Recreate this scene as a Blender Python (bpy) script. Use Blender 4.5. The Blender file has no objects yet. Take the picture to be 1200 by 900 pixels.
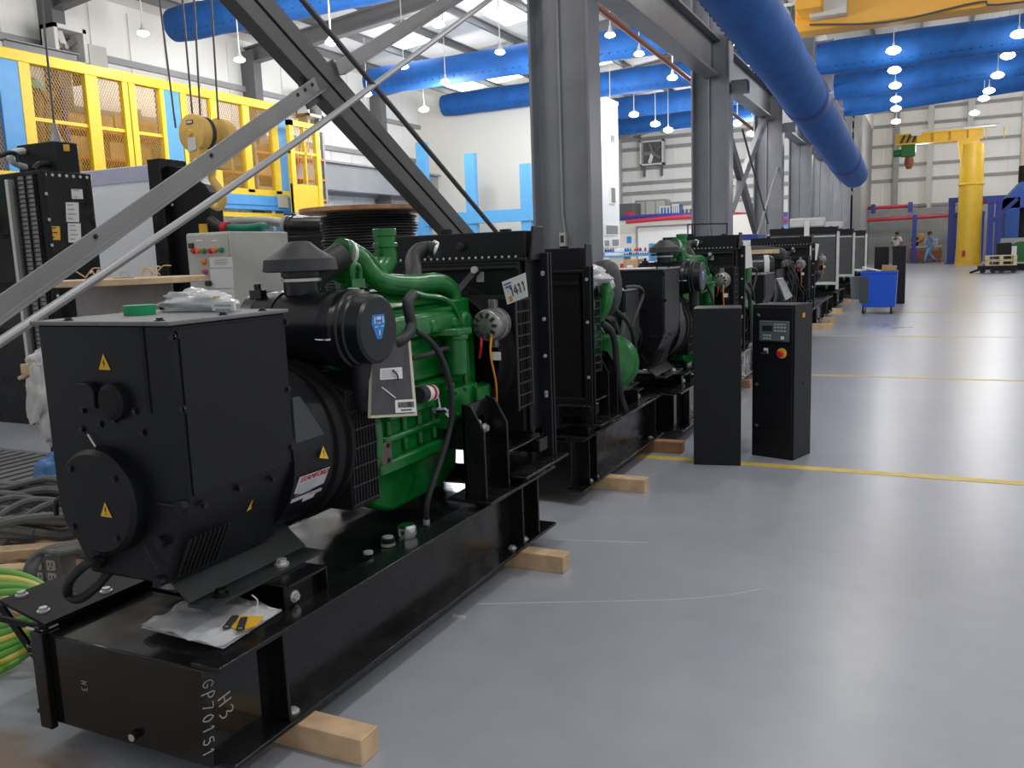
import bpy, bmesh, math, random
from mathutils import Vector, Matrix
R = math.radians
rnd = random.Random(7)
sc = bpy.context.scene
COL = sc.collection
V = Vector

# ------------------------------------------------------------------ camera
F_PX, YAW, PITCH, ROLL, EYE = 1008.8, R(25.763), R(8.591), R(2.051), 1.4
fwd = V((-math.sin(YAW), math.cos(YAW), 0)); rgt = V((math.cos(YAW), math.sin(YAW), 0)); upv = V((0, 0, 1))
f2 = fwd * math.cos(PITCH) - upv * math.sin(PITCH)
d2 = -upv * math.cos(PITCH) - fwd * math.sin(PITCH)
r3 = rgt * math.cos(ROLL) + d2 * math.sin(ROLL)
d3 = d2 * math.cos(ROLL) - rgt * math.sin(ROLL)
cam_d = bpy.data.cameras.new('camera')
cam = bpy.data.objects.new('camera', cam_d); COL.objects.link(cam)
cam.matrix_world = Matrix(((r3.x, -d3.x, -f2.x, 0), (r3.y, -d3.y, -f2.y, 0), (r3.z, -d3.z, -f2.z, EYE), (0, 0, 0, 1)))
cam_d.sensor_width = 36.0; cam_d.lens = 36.0 * F_PX / 1200.0
cam_d.clip_start = 0.05; cam_d.clip_end = 300
sc.camera = cam

def ray(x, y):
    return r3 * ((x - 600) / F_PX) + d3 * ((y - 450) / F_PX) + f2
def onX(x, y, X):          # point of the sight line through a measured photo point, at a known distance X
    d = ray(x, y); return V((0, 0, EYE)) + d * (X / d.x)
def onY(x, y, Y):
    d = ray(x, y); return V((0, 0, EYE)) + d * (Y / d.y)
def onZ(x, y, z):
    d = ray(x, y); return V((0, 0, EYE)) + d * ((z - EYE) / d.z)

# ------------------------------------------------------------------ materials
MAT = {}
def pm(name, col, rough=0.5, metal=0.0, var=0.0, nscale=6.0, bump=0.0, bscale=40.0, spec=0.5, coat=0.0, emit=None, estr=0.0, alpha=1.0, rvar=0.0, trans=0.0):
    m = bpy.data.materials.new(name); m.use_nodes = True
    nt = m.node_tree; b = nt.nodes['Principled BSDF']
    b.inputs['Base Color'].default_value = (*col, 1)
    b.inputs['Roughness'].default_value = rough
    b.inputs['Metallic'].default_value = metal
    b.inputs['Specular IOR Level'].default_value = spec
    if coat: b.inputs['Coat Weight'].default_value = coat; b.inputs['Coat Roughness'].default_value = 0.08
    if emit: b.inputs['Emission Color'].default_value = (*emit, 1); b.inputs['Emission Strength'].default_value = estr
    if alpha < 1: b.inputs['Alpha'].default_value = alpha
    if trans: b.inputs['Transmission Weight'].default_value = trans
    if var or bump or rvar:
        tc = nt.nodes.new('ShaderNodeTexCoord')
        if var or rvar:
            n = nt.nodes.new('ShaderNodeTexNoise'); n.inputs['Scale'].default_value = nscale; n.inputs['Detail'].default_value = 5
            nt.links.new(tc.outputs['Object'], n.inputs['Vector'])
            if var:
                r = nt.nodes.new('ShaderNodeValToRGB')
                r.color_ramp.elements[0].position = 0.3; r.color_ramp.elements[1].position = 0.7
                r.color_ramp.elements[0].color = (*[max(0, c * (1 - var)) for c in col], 1)
                r.color_ramp.elements[1].color = (*[min(1, c * (1 + var)) for c in col], 1)
                nt.links.new(n.outputs['Fac'], r.inputs['Fac']); nt.links.new(r.outputs['Color'], b.inputs['Base Color'])
            if rvar:
                mr = nt.nodes.new('ShaderNodeMapRange')
                mr.inputs['From Min'].default_value = 0.3; mr.inputs['From Max'].default_value = 0.7
                mr.inputs['To Min'].default_value = max(0.02, rough - rvar); mr.inputs['To Max'].default_value = rough + rvar
                nt.links.new(n.outputs['Fac'], mr.inputs['Value']); nt.links.new(mr.outputs['Result'], b.inputs['Roughness'])
        if bump:
            n2 = nt.nodes.new('ShaderNodeTexNoise'); n2.inputs['Scale'].default_value = bscale; n2.inputs['Detail'].default_value = 3
            nt.links.new(tc.outputs['Object'], n2.inputs['Vector'])
            bp = nt.nodes.new('ShaderNodeBump'); bp.inputs['Strength'].default_value = bump; bp.inputs['Distance'].default_value = 0.01
            nt.links.new(n2.outputs['Fac'], bp.inputs['Height']); nt.links.new(bp.outputs['Normal'], b.inputs['Normal'])
    MAT[name] = m
    return m

pm('black_gloss', (0.0075, 0.008, 0.009), 0.24, var=0.25, nscale=9, rvar=0.12, spec=0.42)
pm('black_tank', (0.007, 0.0075, 0.0085), 0.13, var=0.3, nscale=5, rvar=0.08, spec=0.5)
pm('black_satin', (0.0062, 0.0070, 0.0090), 0.45, var=0.15, nscale=6, spec=0.35)
pm('black_matte', (0.0068, 0.0072, 0.0085), 0.6, var=0.2, nscale=10, spec=0.3)
pm('dark_core', (0.006, 0.0065, 0.007), 0.6, var=0.3, nscale=30, spec=0.3)
pm('steel_guard', (0.022, 0.023, 0.025), 0.45, metal=0.2)
pm('lid_grey', (0.17, 0.175, 0.18), 0.5, var=0.12, nscale=25, spec=0.5)
pm('slate_plate', (0.055, 0.062, 0.068), 0.5, var=0.1)
pm('plate_silver', (0.62, 0.62, 0.64), 0.4)
pm('foot_sheen_grey', (0.03, 0.034, 0.036), 0.4, var=0.2)  # black foot plate, its reflected light put into a lighter grey
pm('side_black', (0.0075, 0.008, 0.0095), 0.45, var=0.15, nscale=8, spec=0.9)
pm('rubber', (0.016, 0.017, 0.019), 0.55, var=0.15, nscale=20)
pm('plastic_black', (0.008, 0.009, 0.011), 0.30, var=0.1)
pm('cap_grey', (0.035, 0.036, 0.040), 0.55, var=0.15, nscale=14)
pm('green', (0.003, 0.155, 0.022), 0.28, var=0.22, nscale=14, bump=0.12, bscale=25, coat=0.25)
pm('engine_black', (0.012, 0.013, 0.014), 0.38, var=0.3, nscale=12, bump=0.1)
pm('chrome', (0.75, 0.75, 0.76), 0.16, metal=1.0)
pm('zinc', (0.72, 0.72, 0.70), 0.38, metal=0.6)
pm('alu', (0.36, 0.35, 0.34), 0.38, metal=0.75, var=0.2, nscale=40)
pm('bronze_plate', (0.16, 0.12, 0.09), 0.5, metal=0.3, var=0.2, nscale=30)
pm('white_paper', (0.80, 0.80, 0.79), 0.6)
pm('grey_print', (0.38, 0.38, 0.40), 0.6)
pm('ink', (0.03, 0.03, 0.035), 0.6)
pm('blue_ink', (0.05, 0.08, 0.45), 0.6)
pm('red_print', (0.55, 0.02, 0.04), 0.5)
pm('yellow_sign', (0.85, 0.48, 0.03), 0.5)
pm('stop_yellow', (0.85, 0.5, 0.03), 0.4)
pm('orange_sticker', (0.9, 0.33, 0.03), 0.5)
pm('blue_sticker', (0.02, 0.25, 0.75), 0.4)
pm('wood', (0.64, 0.44, 0.26), 0.65, var=0.25, nscale=9, bump=0.15, bscale=60)
pm('wood_red', (0.44, 0.22, 0.11), 0.6, var=0.3, nscale=9)
pm('wood_pale', (0.62, 0.45, 0.27), 0.65, var=0.2, nscale=10, bump=0.1)
pm('bag_film', (0.75, 0.76, 0.78), 0.18, var=0.15, nscale=12, bump=0.5, bscale=14, alpha=0.75)
pm('bag_white', (0.62, 0.61, 0.58), 0.45, var=0.2, nscale=9, bump=0.8, bscale=12)
pm('bag_blue', (0.09, 0.22, 0.48), 0.35, var=0.25, nscale=9, bump=0.6, bscale=10)
pm('manual_cover', (0.055, 0.055, 0.06), 0.35, var=0.3, nscale=22)
pm('manual_edge', (0.66, 0.6, 0.45), 0.6)
pm('col_paint', (0.215, 0.22, 0.245), 0.42, var=0.1, nscale=3, rvar=0.08)
pm('brace_light', (0.24, 0.24, 0.245), 0.42, var=0.08, nscale=4)
pm('brace_dark', (0.075, 0.075, 0.078), 0.45, var=0.12, nscale=4)
pm('rod_grey', (0.36, 0.36, 0.37), 0.4, metal=0.2)
pm('rod_dark', (0.07, 0.07, 0.075), 0.5)
pm('girder_grey', (0.17, 0.175, 0.185), 0.45, var=0.12, nscale=2)
pm('fabric_blue', (0.006, 0.095, 0.36), 0.75, var=0.18, nscale=3, bump=0.35, bscale=4)
pm('fabric_band', (0.006, 0.045, 0.27), 0.62)
pm('crane_yellow', (0.72, 0.36, 0.035), 0.42, var=0.08, nscale=1.5)
pm('jib_yellow', (0.93, 0.58, 0.05), 0.42, var=0.06, nscale=2)
pm('cage_yellow', (0.86, 0.60, 0.02), 0.45, var=0.06)
pm('hook_yellow', (0.88, 0.56, 0.14), 0.45, var=0.1, nscale=9)
pm('sky_blue_paint', (0.07, 0.32, 0.68), 0.45, var=0.06)
pm('pale_blue_paint', (0.11, 0.38, 0.70), 0.45, var=0.05)
pm('navy_paint', (0.03, 0.05, 0.28), 0.45)
pm('booth_blue', (0.03, 0.10, 0.38), 0.45, var=0.1)
pm('cart_blue', (0.006, 0.085, 0.62), 0.4)
pm('red_pipe', (0.50, 0.03, 0.06), 0.45)
pm('rust_pipe', (0.30, 0.09, 0.04), 0.5)
pm('white_wall', (0.84, 0.84, 0.81), 0.6, var=0.04, nscale=0.7)
pm('office_white', (0.80, 0.775, 0.70), 0.65, var=0.03, nscale=0.4)
pm('office_side', (0.72, 0.73, 0.74), 0.65)
pm('girt_grey', (0.30, 0.308, 0.315), 0.5, var=0.1, nscale=2)
pm('post_grey', (0.12, 0.123, 0.127), 0.5, var=0.1, nscale=2)
pm('post_pale', (0.55, 0.55, 0.54), 0.5)
pm('rafter_grey', (0.15, 0.153, 0.157), 0.5, var=0.1, nscale=1)
pm('ceiling_white', (0.78, 0.78, 0.77), 0.6, var=0.05, nscale=0.5)
pm('purlin_grey', (0.15, 0.153, 0.157), 0.5)
pm('skylight', (0.9, 0.93, 0.95), 0.5, emit=(0.93, 0.97, 1.0), estr=5.0)
pm('lamp_glow', (1, 1, 1), 0.4, emit=(1.0, 0.99, 0.97), estr=9.0)
pm('box_grey', (0.50, 0.50, 0.46), 0.45, var=0.04)
pm('panel_white', (0.84, 0.85, 0.89), 0.22, var=0.03, nscale=2)
pm('panel_lilac', (0.50, 0.50, 0.66), 0.25, var=0.05)
pm('btn_red', (0.65, 0.02, 0.04), 0.35); pm('btn_green', (0.01, 0.28, 0.10), 0.35); pm('btn_orange', (0.80, 0.22, 0.04), 0.35); pm('btn_pink', (0.6, 0.08, 0.16), 0.35)
pm('tape_green', (0.005, 0.33, 0.13), 0.4)
pm('drum_grey', (0.30, 0.28, 0.27), 0.42, metal=0.3, var=0.25, nscale=5)
pm('cable_black', (0.012, 0.012, 0.013), 0.45)
pm('cable_grey', (0.13, 0.13, 0.13), 0.6, var=0.2, nscale=15)
pm('cable_green', (0.16, 0.45, 0.06), 0.42)
pm('cable_yellow', (0.75, 0.66, 0.13), 0.42)
pm('outlet', (0.55, 0.52, 0.48), 0.4)
pm('teal_hose', (0.01, 0.20, 0.14), 0.4)
pm('foil_hose', (0.42, 0.42, 0.43), 0.4, metal=0.5, bump=0.6, bscale=60)
pm('cardboard', (0.45, 0.29, 0.16), 0.7, var=0.1)
pm('rack_orange', (0.75, 0.22, 0.03), 0.5)
pm('carton_tan', (0.62, 0.38, 0.17), 0.7, var=0.3, nscale=1.6)
pm('skin', (0.30, 0.16, 0.10), 0.55); pm('hair', (0.012, 0.010, 0.009), 0.6)
pm('shirt_teal', (0.16, 0.60, 0.55), 0.7, var=0.1); pm('trouser_tan', (0.30, 0.22, 0.15), 0.7)
pm('shirt_white', (0.75, 0.75, 0.74), 0.7, var=0.06); pm('trouser_dark', (0.03, 0.03, 0.04), 0.7)
pm('overall_blue', (0.16, 0.32, 0.60), 0.7, var=0.25, nscale=5); pm('shoe', (0.02, 0.02, 0.02), 0.5)
pm('glass_grey', (0.22, 0.24, 0.26), 0.1, spec=0.7)
pm('pallet_wood', (0.72, 0.58, 0.33), 0.65, var=0.12)
pm('panel_dark', (0.10, 0.125, 0.14), 0.4)
pm('screen_green', (0.012, 0.03, 0.02), 0.2)
pm('key_grey', (0.42, 0.45, 0.46), 0.5)
pm('yellow_line', (0.70, 0.52, 0.10), 0.45, var=0.12, nscale=5)
pm('chalk', (0.42, 0.40, 0.34), 0.8)
pm('core_grey', (0.12, 0.125, 0.13), 0.5, metal=0.3, var=0.1)
pm('frame_white', (0.62, 0.62, 0.61), 0.5, var=0.1)
pm('brown_stain', (0.20, 0.13, 0.09), 0.6, var=0.3, nscale=4)
pm('grating', (0.24, 0.245, 0.25), 0.45, metal=0.3)
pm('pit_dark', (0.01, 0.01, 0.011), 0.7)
pm('mesh_gold', (0.60, 0.33, 0.05), 0.5)

def setup_floor():
    m = bpy.data.materials.new('floor_epoxy'); m.use_nodes = True; nt = m.node_tree; b = nt.nodes['Principled BSDF']
    tc = nt.nodes.new('ShaderNodeTexCoord')
    def noise(s, d=6):
        n = nt.nodes.new('ShaderNodeTexNoise'); n.inputs['Scale'].default_value = s; n.inputs['Detail'].default_value = d
        nt.links.new(tc.outputs['Object'], n.inputs['Vector']); return n
    n1 = noise(0.55); n2 = noise(7.0)
    r = nt.nodes.new('ShaderNodeValToRGB')
    r.color_ramp.elements[0].position = 0.25; r.color_ramp.elements[0].color = (0.33, 0.344, 0.392, 1)
    r.color_ramp.elements[1].position = 0.75; r.color_ramp.elements[1].color = (0.42, 0.436, 0.482, 1)
    nt.links.new(n1.outputs['Fac'], r.inputs['Fac'])
    mx = nt.nodes.new('ShaderNodeMix'); mx.data_type = 'RGBA'; mx.blend_type = 'MULTIPLY'; mx.inputs['Factor'].default_value = 0.25
    r2 = nt.nodes.new('ShaderNodeValToRGB'); r2.color_ramp.elements[0].position = 0.3; r2.color_ramp.elements[1].position = 0.6
    r2.color_ramp.elements[0].color = (0.75, 0.75, 0.76, 1)
    nt.links.new(n2.outputs['Fac'], r2.inputs['Fac'])
    nt.links.new(r.outputs['Color'], mx.inputs['A']); nt.links.new(r2.outputs['Color'], mx.inputs['B'])
    # brown dusty stain beside the nearest generator, edge broken by noise
    mp = nt.nodes.new('ShaderNodeMapping'); mp.inputs['Location'].default_value = (2.62, -1.28, 0); mp.inputs['Scale'].default_value = (1.0, 2.2, 0)
    mp.vector_type = 'POINT'
    nt.links.new(tc.outputs['Object'], mp.inputs['Vector'])
    # Mapping applies scale before location, so shift is pre-scaled
    mp.inputs['Location'].default_value = (2.35 * 1.0, -1.25 * 2.2, 0)
    ln = nt.nodes.new('ShaderNodeVectorMath'); ln.operation = 'LENGTH'; nt.links.new(mp.outputs['Vector'], ln.inputs[0])
    ad = nt.nodes.new('ShaderNodeMath'); ad.operation = 'MULTIPLY_ADD'; nt.links.new(n2.outputs['Fac'], ad.inputs[0]); ad.inputs[1].default_value = 0.5
    nt.links.new(ln.outputs['Value'], ad.inputs[2])
    rr = nt.nodes.new('ShaderNodeMapRange'); rr.inputs['From Min'].default_value = 0.72; rr.inputs['From Max'].default_value = 1.02
    rr.inputs['To Min'].default_value = 0.95; rr.inputs['To Max'].default_value = 0.0; nt.links.new(ad.outputs['Value'], rr.inputs['Value'])
    mx2 = nt.nodes.new('ShaderNodeMix'); mx2.data_type = 'RGBA'; mx2.inputs['B'].default_value = (0.30, 0.20, 0.14, 1)
    nt.links.new(rr.outputs['Result'], mx2.inputs['Factor']); nt.links.new(mx.outputs['Result'], mx2.inputs['A'])
    nt.links.new(mx2.outputs['Result'], b.inputs['Base Color'])
    mr = nt.nodes.new('ShaderNodeMapRange'); mr.inputs['To Min'].default_value = 0.25; mr.inputs['To Max'].default_value = 0.33
    nt.links.new(n1.outputs['Fac'], mr.inputs['Value']); nt.links.new(mr.outputs['Result'], b.inputs['Roughness'])
    bp = nt.nodes.new('ShaderNodeBump'); bp.inputs['Strength'].default_value = 0.05; bp.inputs['Distance'].default_value = 0.002
    n3 = noise(55.0, 1); nt.links.new(n3.outputs['Fac'], bp.inputs['Height']); nt.links.new(bp.outputs['Normal'], b.inputs['Normal'])
    b.inputs['Specular IOR Level'].default_value = 0.6
    MAT['floor'] = m
setup_floor()

# ------------------------------------------------------------------ mesh builder
def frame_of(d, up=V((0, 0, 1))):
    d = d.normalized()
    if abs(d.dot(up)) > 0.98: up = V((0, 1, 0))
    s = d.cross(up).normalized(); u = s.cross(d).normalized()
    return d, s, u

def smooth_path(pts, n=6):
    pts = [V(p) for p in pts]
    if len(pts) < 3: return pts
    P = [pts[0] * 2 - pts[1]] + pts + [pts[-1] * 2 - pts[-2]]
    out = []
    for i in range(1, len(P) - 2):
        for k in range(n):
            t = k / n; a, b, c, d = P[i - 1], P[i], P[i + 1], P[i + 2]
            out.append(0.5 * ((2 * b) + (c - a) * t + (2 * a - 5 * b + 4 * c - d) * t * t + (3 * b - a - 3 * c + d) * t ** 3))
    out.append(pts[-1])
    return out

class MB:
    """collects shapes; build() links them as ONE mesh object"""
    def __init__(s): s.v = []; s.f = []; s.mi = []; s.m = 0
    def mat(s, i): s.m = i; return s
    def add(s, verts, faces):
        b = len(s.v); s.v.extend(V(p) for p in verts)
        for f in faces: s.f.append([b + i for i in f]); s.mi.append(s.m)
        return s
    def box(s, x0, x1, y0, y1, z0, z1):
        if x0 > x1: x0, x1 = x1, x0
        if y0 > y1: y0, y1 = y1, y0
        if z0 > z1: z0, z1 = z1, z0
        return s.add([(x0,y0,z0),(x1,y0,z0),(x1,y1,z0),(x0,y1,z0),(x0,y0,z1),(x1,y0,z1),(x1,y1,z1),(x0,y1,z1)],
                     [(3,2,1,0),(4,5,6,7),(0,1,5,4),(1,2,6,5),(2,3,7,6),(3,0,4,7)])
    def obox(s, c, size, M=None):
        c = V(c); hx, hy, hz = size[0]/2, size[1]/2, size[2]/2
        M = M or Matrix.Identity(3)
        pts = [c + M @ V((a*hx, b*hy, d*hz)) for d in (-1,1) for a, b in ((-1,-1),(1,-1),(1,1),(-1,1))]
        return s.add(pts, [(3,2,1,0),(4,5,6,7),(0,1,5,4),(1,2,6,5),(2,3,7,6),(3,0,4,7)])
    def cyl(s, p0, p1, r0, r1=None, seg=20, caps=True):
        r1 = r0 if r1 is None else r1
        return s.lathe(p0, p1, [(0, r0), (1, r1)], seg, caps)
    def lathe(s, p0, p1, prof, seg=24, caps=True):     # prof: (t along the axis 0..1, radius)
        p0, p1 = V(p0), V(p1); d, a, u = frame_of(p1 - p0); L = (p1 - p0).length
        vs, fs = [], []
        for t, r in prof:
            for k in range(seg):
                w = 2 * math.pi * k / seg
                vs.append(p0 + d * (t * L) + a * (r * math.cos(w)) + u * (r * math.sin(w)))
        for i in range(len(prof) - 1):
            for k in range(seg):
                k2 = (k + 1) % seg
                fs.append((i*seg+k, i*seg+k2, (i+1)*seg+k2, (i+1)*seg+k))
        if caps:
            fs.append(tuple(reversed(range(seg)))); n = (len(prof)-1)*seg; fs.append(tuple(range(n, n+seg)))
        return s.add(vs, fs)
    def tube(s, pts, r, seg=10, smooth=0, caps=True, rs=None):
        pts = smooth_path(pts, smooth) if smooth else [V(p) for p in pts]
        n = len(pts); vs, fs = [], []
        d0, a, u = frame_of(pts[1] - pts[0])
        for i, p in enumerate(pts):
            d = (pts[min(i+1, n-1)] - pts[max(i-1, 0)])
            if d.length < 1e-9: d = d0
            d.normalize()
            a = (a - d * a.dot(d))
            if a.length < 1e-6: _, a, _ = frame_of(d)
            a.normalize(); u = d.cross(a)
            rr = r if rs is None else rs[min(len(rs)-1, int(i * len(rs) / n))]
            for k in range(seg):
                w = 2*math.pi*k/seg
                vs.append(p + a*(rr*math.cos(w)) + u*(rr*math.sin(w)))
        for i in range(n-1):
            for k in range(seg):
                k2 = (k+1) % seg
                fs.append((i*seg+k, i*seg+k2, (i+1)*seg+k2, (i+1)*seg+k))
        if caps:
            fs.append(tuple(reversed(range(seg)))); fs.append(tuple(range((n-1)*seg, n*seg)))
        return s.add(vs, fs)
    def prism(s, poly, axis, a0, a1):      # poly in the plane across axis; 'y': (x,z)  'x': (y,z)  'z': (x,y)
        n = len(poly)
        def mk(p, t): return {'y': (p[0], t, p[1]), 'x': (t, p[0], p[1]), 'z': (p[0], p[1], t)}[axis]
        vs = [mk(p, a0) for p in poly] + [mk(p, a1) for p in poly]
        fs = [tuple(range(n)), tuple(reversed(range(n, 2*n)))] + [(i, i+n, (i+1) % n + n, (i+1) % n) for i in range(n)]
        return s.add(vs, fs)
    def slab(s, pts, t):                   # a flat polygon in space given thickness along its normal
        pts = [V(p) for p in pts]; n = len(pts)
        nr = (pts[1]-pts[0]).cross(pts[2]-pts[0]).normalized() * t
        vs = pts + [p - nr for p in pts]
        fs = [tuple(range(n)), tuple(reversed(range(n, 2*n)))] + [(i, i+n, (i+1) % n + n, (i+1) % n) for i in range(n)]
        return s.add(vs, fs)
    def section(s, p0, p1, poly, up=V((0,0,1))):   # steel section: poly (side, up) swept from p0 to p1
        p0, p1 = V(p0), V(p1); d, a, u = frame_of(p1-p0, V(up)); n = len(poly)
        vs = [p0 + a*x + u*y for x, y in poly] + [p1 + a*x + u*y for x, y in poly]
        fs = [tuple(range(n)), tuple(reversed(range(n, 2*n)))] + [(i, i+n, (i+1) % n + n, (i+1) % n) for i in range(n)]
        return s.add(vs, fs)
    def ball(s, c, r, sx=1, sy=1, sz=1, seg=14, rings=8):
        c = V(c); vs = [c + V((0,0,-r*sz))]; fs = []
        for i in range(1, rings):
            t = math.pi*i/rings - math.pi/2
            for k in range(seg):
                w = 2*math.pi*k/seg
                vs.append(c + V((r*sx*math.cos(t)*math.cos(w), r*sy*math.cos(t)*math.sin(w), r*sz*math.sin(t))))
        vs.append(c + V((0,0,r*sz)))
        for k in range(seg): fs.append((0, 1+(k+1) % seg, 1+k))
        for i in range(rings-2):
            for k in range(seg):
                a = 1+i*seg+k; b = 1+i*seg+(k+1) % seg
                fs.append((a, b, b+seg, a+seg))
        l = len(vs)-1; o = 1+(rings-2)*seg
        for k in range(seg): fs.append((o+k, o+(k+1) % seg, l))
        return s.add(vs, fs)
    def bolt(s, p, d, r=0.012, h=0.012):
        p = V(p); d = V(d).normalized()
        s.cyl(p, p + d*(h*0.35), r*1.45, seg=12); return s.cyl(p, p + d*h, r, seg=6)
    def build(s, name, mats, parent=None, smooth=30, bevel=0.0, seg=2, flip=1):
        if isinstance(mats, str): mats = [mats]
        org = V(ORG.get(parent, (0,0,0))) if parent else V((0,0,0))
        me = bpy.data.meshes.new(name)
        me.from_pydata([tuple(p - org) for p in s.v], [], s.f)
        for m in mats: me.materials.append(MAT[m] if isinstance(m, str) else m)
        me.polygons.foreach_set('material_index', s.mi)
        bm = bmesh.new(); bm.from_mesh(me)
        bmesh.ops.recalc_face_normals(bm, faces=bm.faces); bm.to_mesh(me); bm.free()
        if smooth:
            me.polygons.foreach_set('use_smooth', [True]*len(me.polygons)); me.set_sharp_from_angle(angle=R(smooth))
        me.update()
        o = bpy.data.objects.new(name, me); COL.objects.link(o)
        if parent: o.parent = parent; ORG[o] = org
        if bevel:
            md = o.modifiers.new('bevel', 'BEVEL'); md.width = bevel; md.segments = seg; md.limit_method = 'ANGLE'; md.angle_limit = R(40)
            md.harden_normals = False
        return o

ORG = {}
def tag(o, label=None, cat=None, group=None, kind=None):
    if label: o['label'] = label
    if cat: o['category'] = cat
    if group: o['group'] = group
    if kind: o['kind'] = kind
    return o
def thing(name, loc, label, cat, group=None):
    o = bpy.data.objects.new(name, None); COL.objects.link(o); o.location = loc; o.empty_display_size = 0.1
    ORG[o] = V(loc); return tag(o, label, cat, group)
def structure(o): o['kind'] = 'structure'; return o
def kids(o): return [c for c in bpy.data.objects if c.parent == o]
def copy_tree(o, loc=None, label=None, parent=None, group=None, rotz=None, skip=()):
    c = o.copy(); COL.objects.link(c)
    if parent: c.parent = parent
    if loc is not None: c.location = loc
    if rotz is not None: c.rotation_euler = (0, 0, rotz)
    if label: c['label'] = label
    if group: c['group'] = group
    for k in kids(o):
        if k.name.split('.')[0] in skip: continue
        copy_tree(k, parent=c)
    return c

def text_on(txt, name, mat, parent, o, xd, yd, size, thick=0.0006, align='LEFT', shear=0.0):
    """flat lettering: o = baseline start, xd = writing direction, yd = letter-up direction"""
    cu = bpy.data.curves.new(name, 'FONT'); cu.body = txt; cu.size = size; cu.extrude = thick; cu.align_x = align; cu.shear = shear
    tmp = bpy.data.objects.new(name, cu); COL.objects.link(tmp)
    dg = bpy.context.evaluated_depsgraph_get(); dg.update()
    me = bpy.data.meshes.new_from_object(tmp.evaluated_get(dg)); bpy.data.objects.remove(tmp); bpy.data.curves.remove(cu)
    xd = V(xd).normalized(); yd = V(yd); yd = (yd - xd*yd.dot(xd)).normalized(); zd = xd.cross(yd)
    org = V(ORG.get(parent, (0,0,0))) if parent else V((0,0,0)); o = V(o)
    for v in me.vertices: v.co = o - org + xd*v.co.x + yd*v.co.y + zd*(v.co.z + thick)
    me.materials.clear(); me.materials.append(MAT[mat])
    ob = bpy.data.objects.new(name, me); COL.objects.link(ob)
    if parent: ob.parent = parent; ORG[ob] = org
    return ob

def warn_sign(parent, c, xd, yd, w=0.05, mark='bolt', name='warning_sticker'):
    """yellow triangle sticker, black edge mark"""
    c = V(c); xd = V(xd).normalized(); yd = V(yd).normalized(); n = xd.cross(yd) * 0.0012
    b = MB(); h = w*0.95
    b.slab([c - xd*w/2 - yd*h/2 + n, c + xd*w/2 - yd*h/2 + n, c + yd*h/2 + n], 0.001)
    b.mat(1); n2 = n*1.7
    if mark == 'bolt':
        P = [(0.02,0.28),(-0.12,-0.05),(0.0,-0.02),(-0.06,-0.32),(0.12,0.02),(0.01,0.0)]
    else:
        P = [(-0.05,0.22),(-0.03,-0.12),(0.03,-0.12),(0.05,0.22)]
    b.slab([c + n2 + xd*(w*p[0]) + yd*(w*p[1] - w*0.06) for p in reversed(P)][::-1], 0.0004)
    if mark != 'bolt':
        b.slab([c + n2 + xd*(w*p[0]) + yd*(w*p[1] - w*0.06) for p in [(-0.04,-0.2),(-0.04,-0.28),(0.04,-0.28),(0.04,-0.2)]], 0.0004)
    return b.build(name, ['yellow_sign', 'ink'], parent, smooth=0)

def Isec(h, b, tw, tf):
    return [(-b/2,-h/2),(b/2,-h/2),(b/2,-h/2+tf),(tw/2,-h/2+tf),(tw/2,h/2-tf),(b/2,h/2-tf),(b/2,h/2),(-b/2,h/2),(-b/2,h/2-tf),(-tw/2,h/2-tf),(-tw/2,-h/2+tf),(-b/2,-h/2+tf)]
def Csec(h, b, t):
    return [(-b/2,-h/2),(b/2,-h/2),(b/2,-h/2+t),(-b/2+t,-h/2+t),(-b/2+t,h/2-t),(b/2,h/2-t),(b/2,h/2),(-b/2,h/2)]
def Lsec(a, b, t):
    return [(0,0),(a,0),(a,t),(t,t),(t,b),(0,b)]
# ================================================================== SETTING
b = MB().box(-22, 13, -3, 62, -0.12, 0); structure(b.build('floor', 'floor', smooth=0))
for k, pts in enumerate((((560, 708), (640, 706), (740, 704), (800, 702), (855, 697), (892, 690)), ((530, 722), (545, 724)), ((640, 632), (700, 634), (760, 636)))):
    q = [onZ(x, y, 0.0008) for x, y in pts]
    MB().tube(q, 0.0022 if k != 1 else 0.010, 4, 3).build('scuff_mark', 'post_pale', bpy.data.objects['floor'])
for i, Y in enumerate((5.55, 9.63, 13.8, 18.4, 23.6)):
    w = 0.045 if i == 0 else 0.035
    structure(MB().box(-2.2, 10, Y - w, Y + w, 0.0, 0.002).build('trim_%d' % (i + 1), 'yellow_line', smooth=0))
# long line beside the left pit
WLX = -16.0
def wall(name, boxes, girts, posts, seams, mats=('white_wall', 'girt_grey')):
    b = MB()
    for q in boxes: b.box(*q)
    w = structure(b.build(name, mats[0], smooth=0))
    for q in girts: MB().box(*q).build('girt', 'girt_grey', w, smooth=0)
    for q, m in posts: MB().box(*q).build('post', m, w, smooth=0)
    s = MB()
    for q in seams: s.box(*q)
    s.build('panel_ribs', mats[0], w, smooth=0)
    return w
# left wall: sheeting, girts, frame posts, raised sheeting ribs
posts = []
for Y in (0.5, 6.3, 12.35, 18.0, 23.7):
    posts.append(((WLX, WLX + 0.42, Y - 0.14, Y + 0.14, 0, 6.75), 'post_grey'))
girts = [(WLX, WLX + 0.12, -3, 26.5, z, z + 0.13) for z in (1.0, 2.2, 3.3, 4.6, 5.75)]
seams = [(WLX, WLX + 0.03, y - 0.02, y + 0.02, 0, 6.9) for y in [k * 1.0 - 2.6 for k in range(29)]]
wall('wall_left', [(WLX - 0.2, WLX, -3, 45.2, 0, 7.1)], girts, posts, seams)
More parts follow.
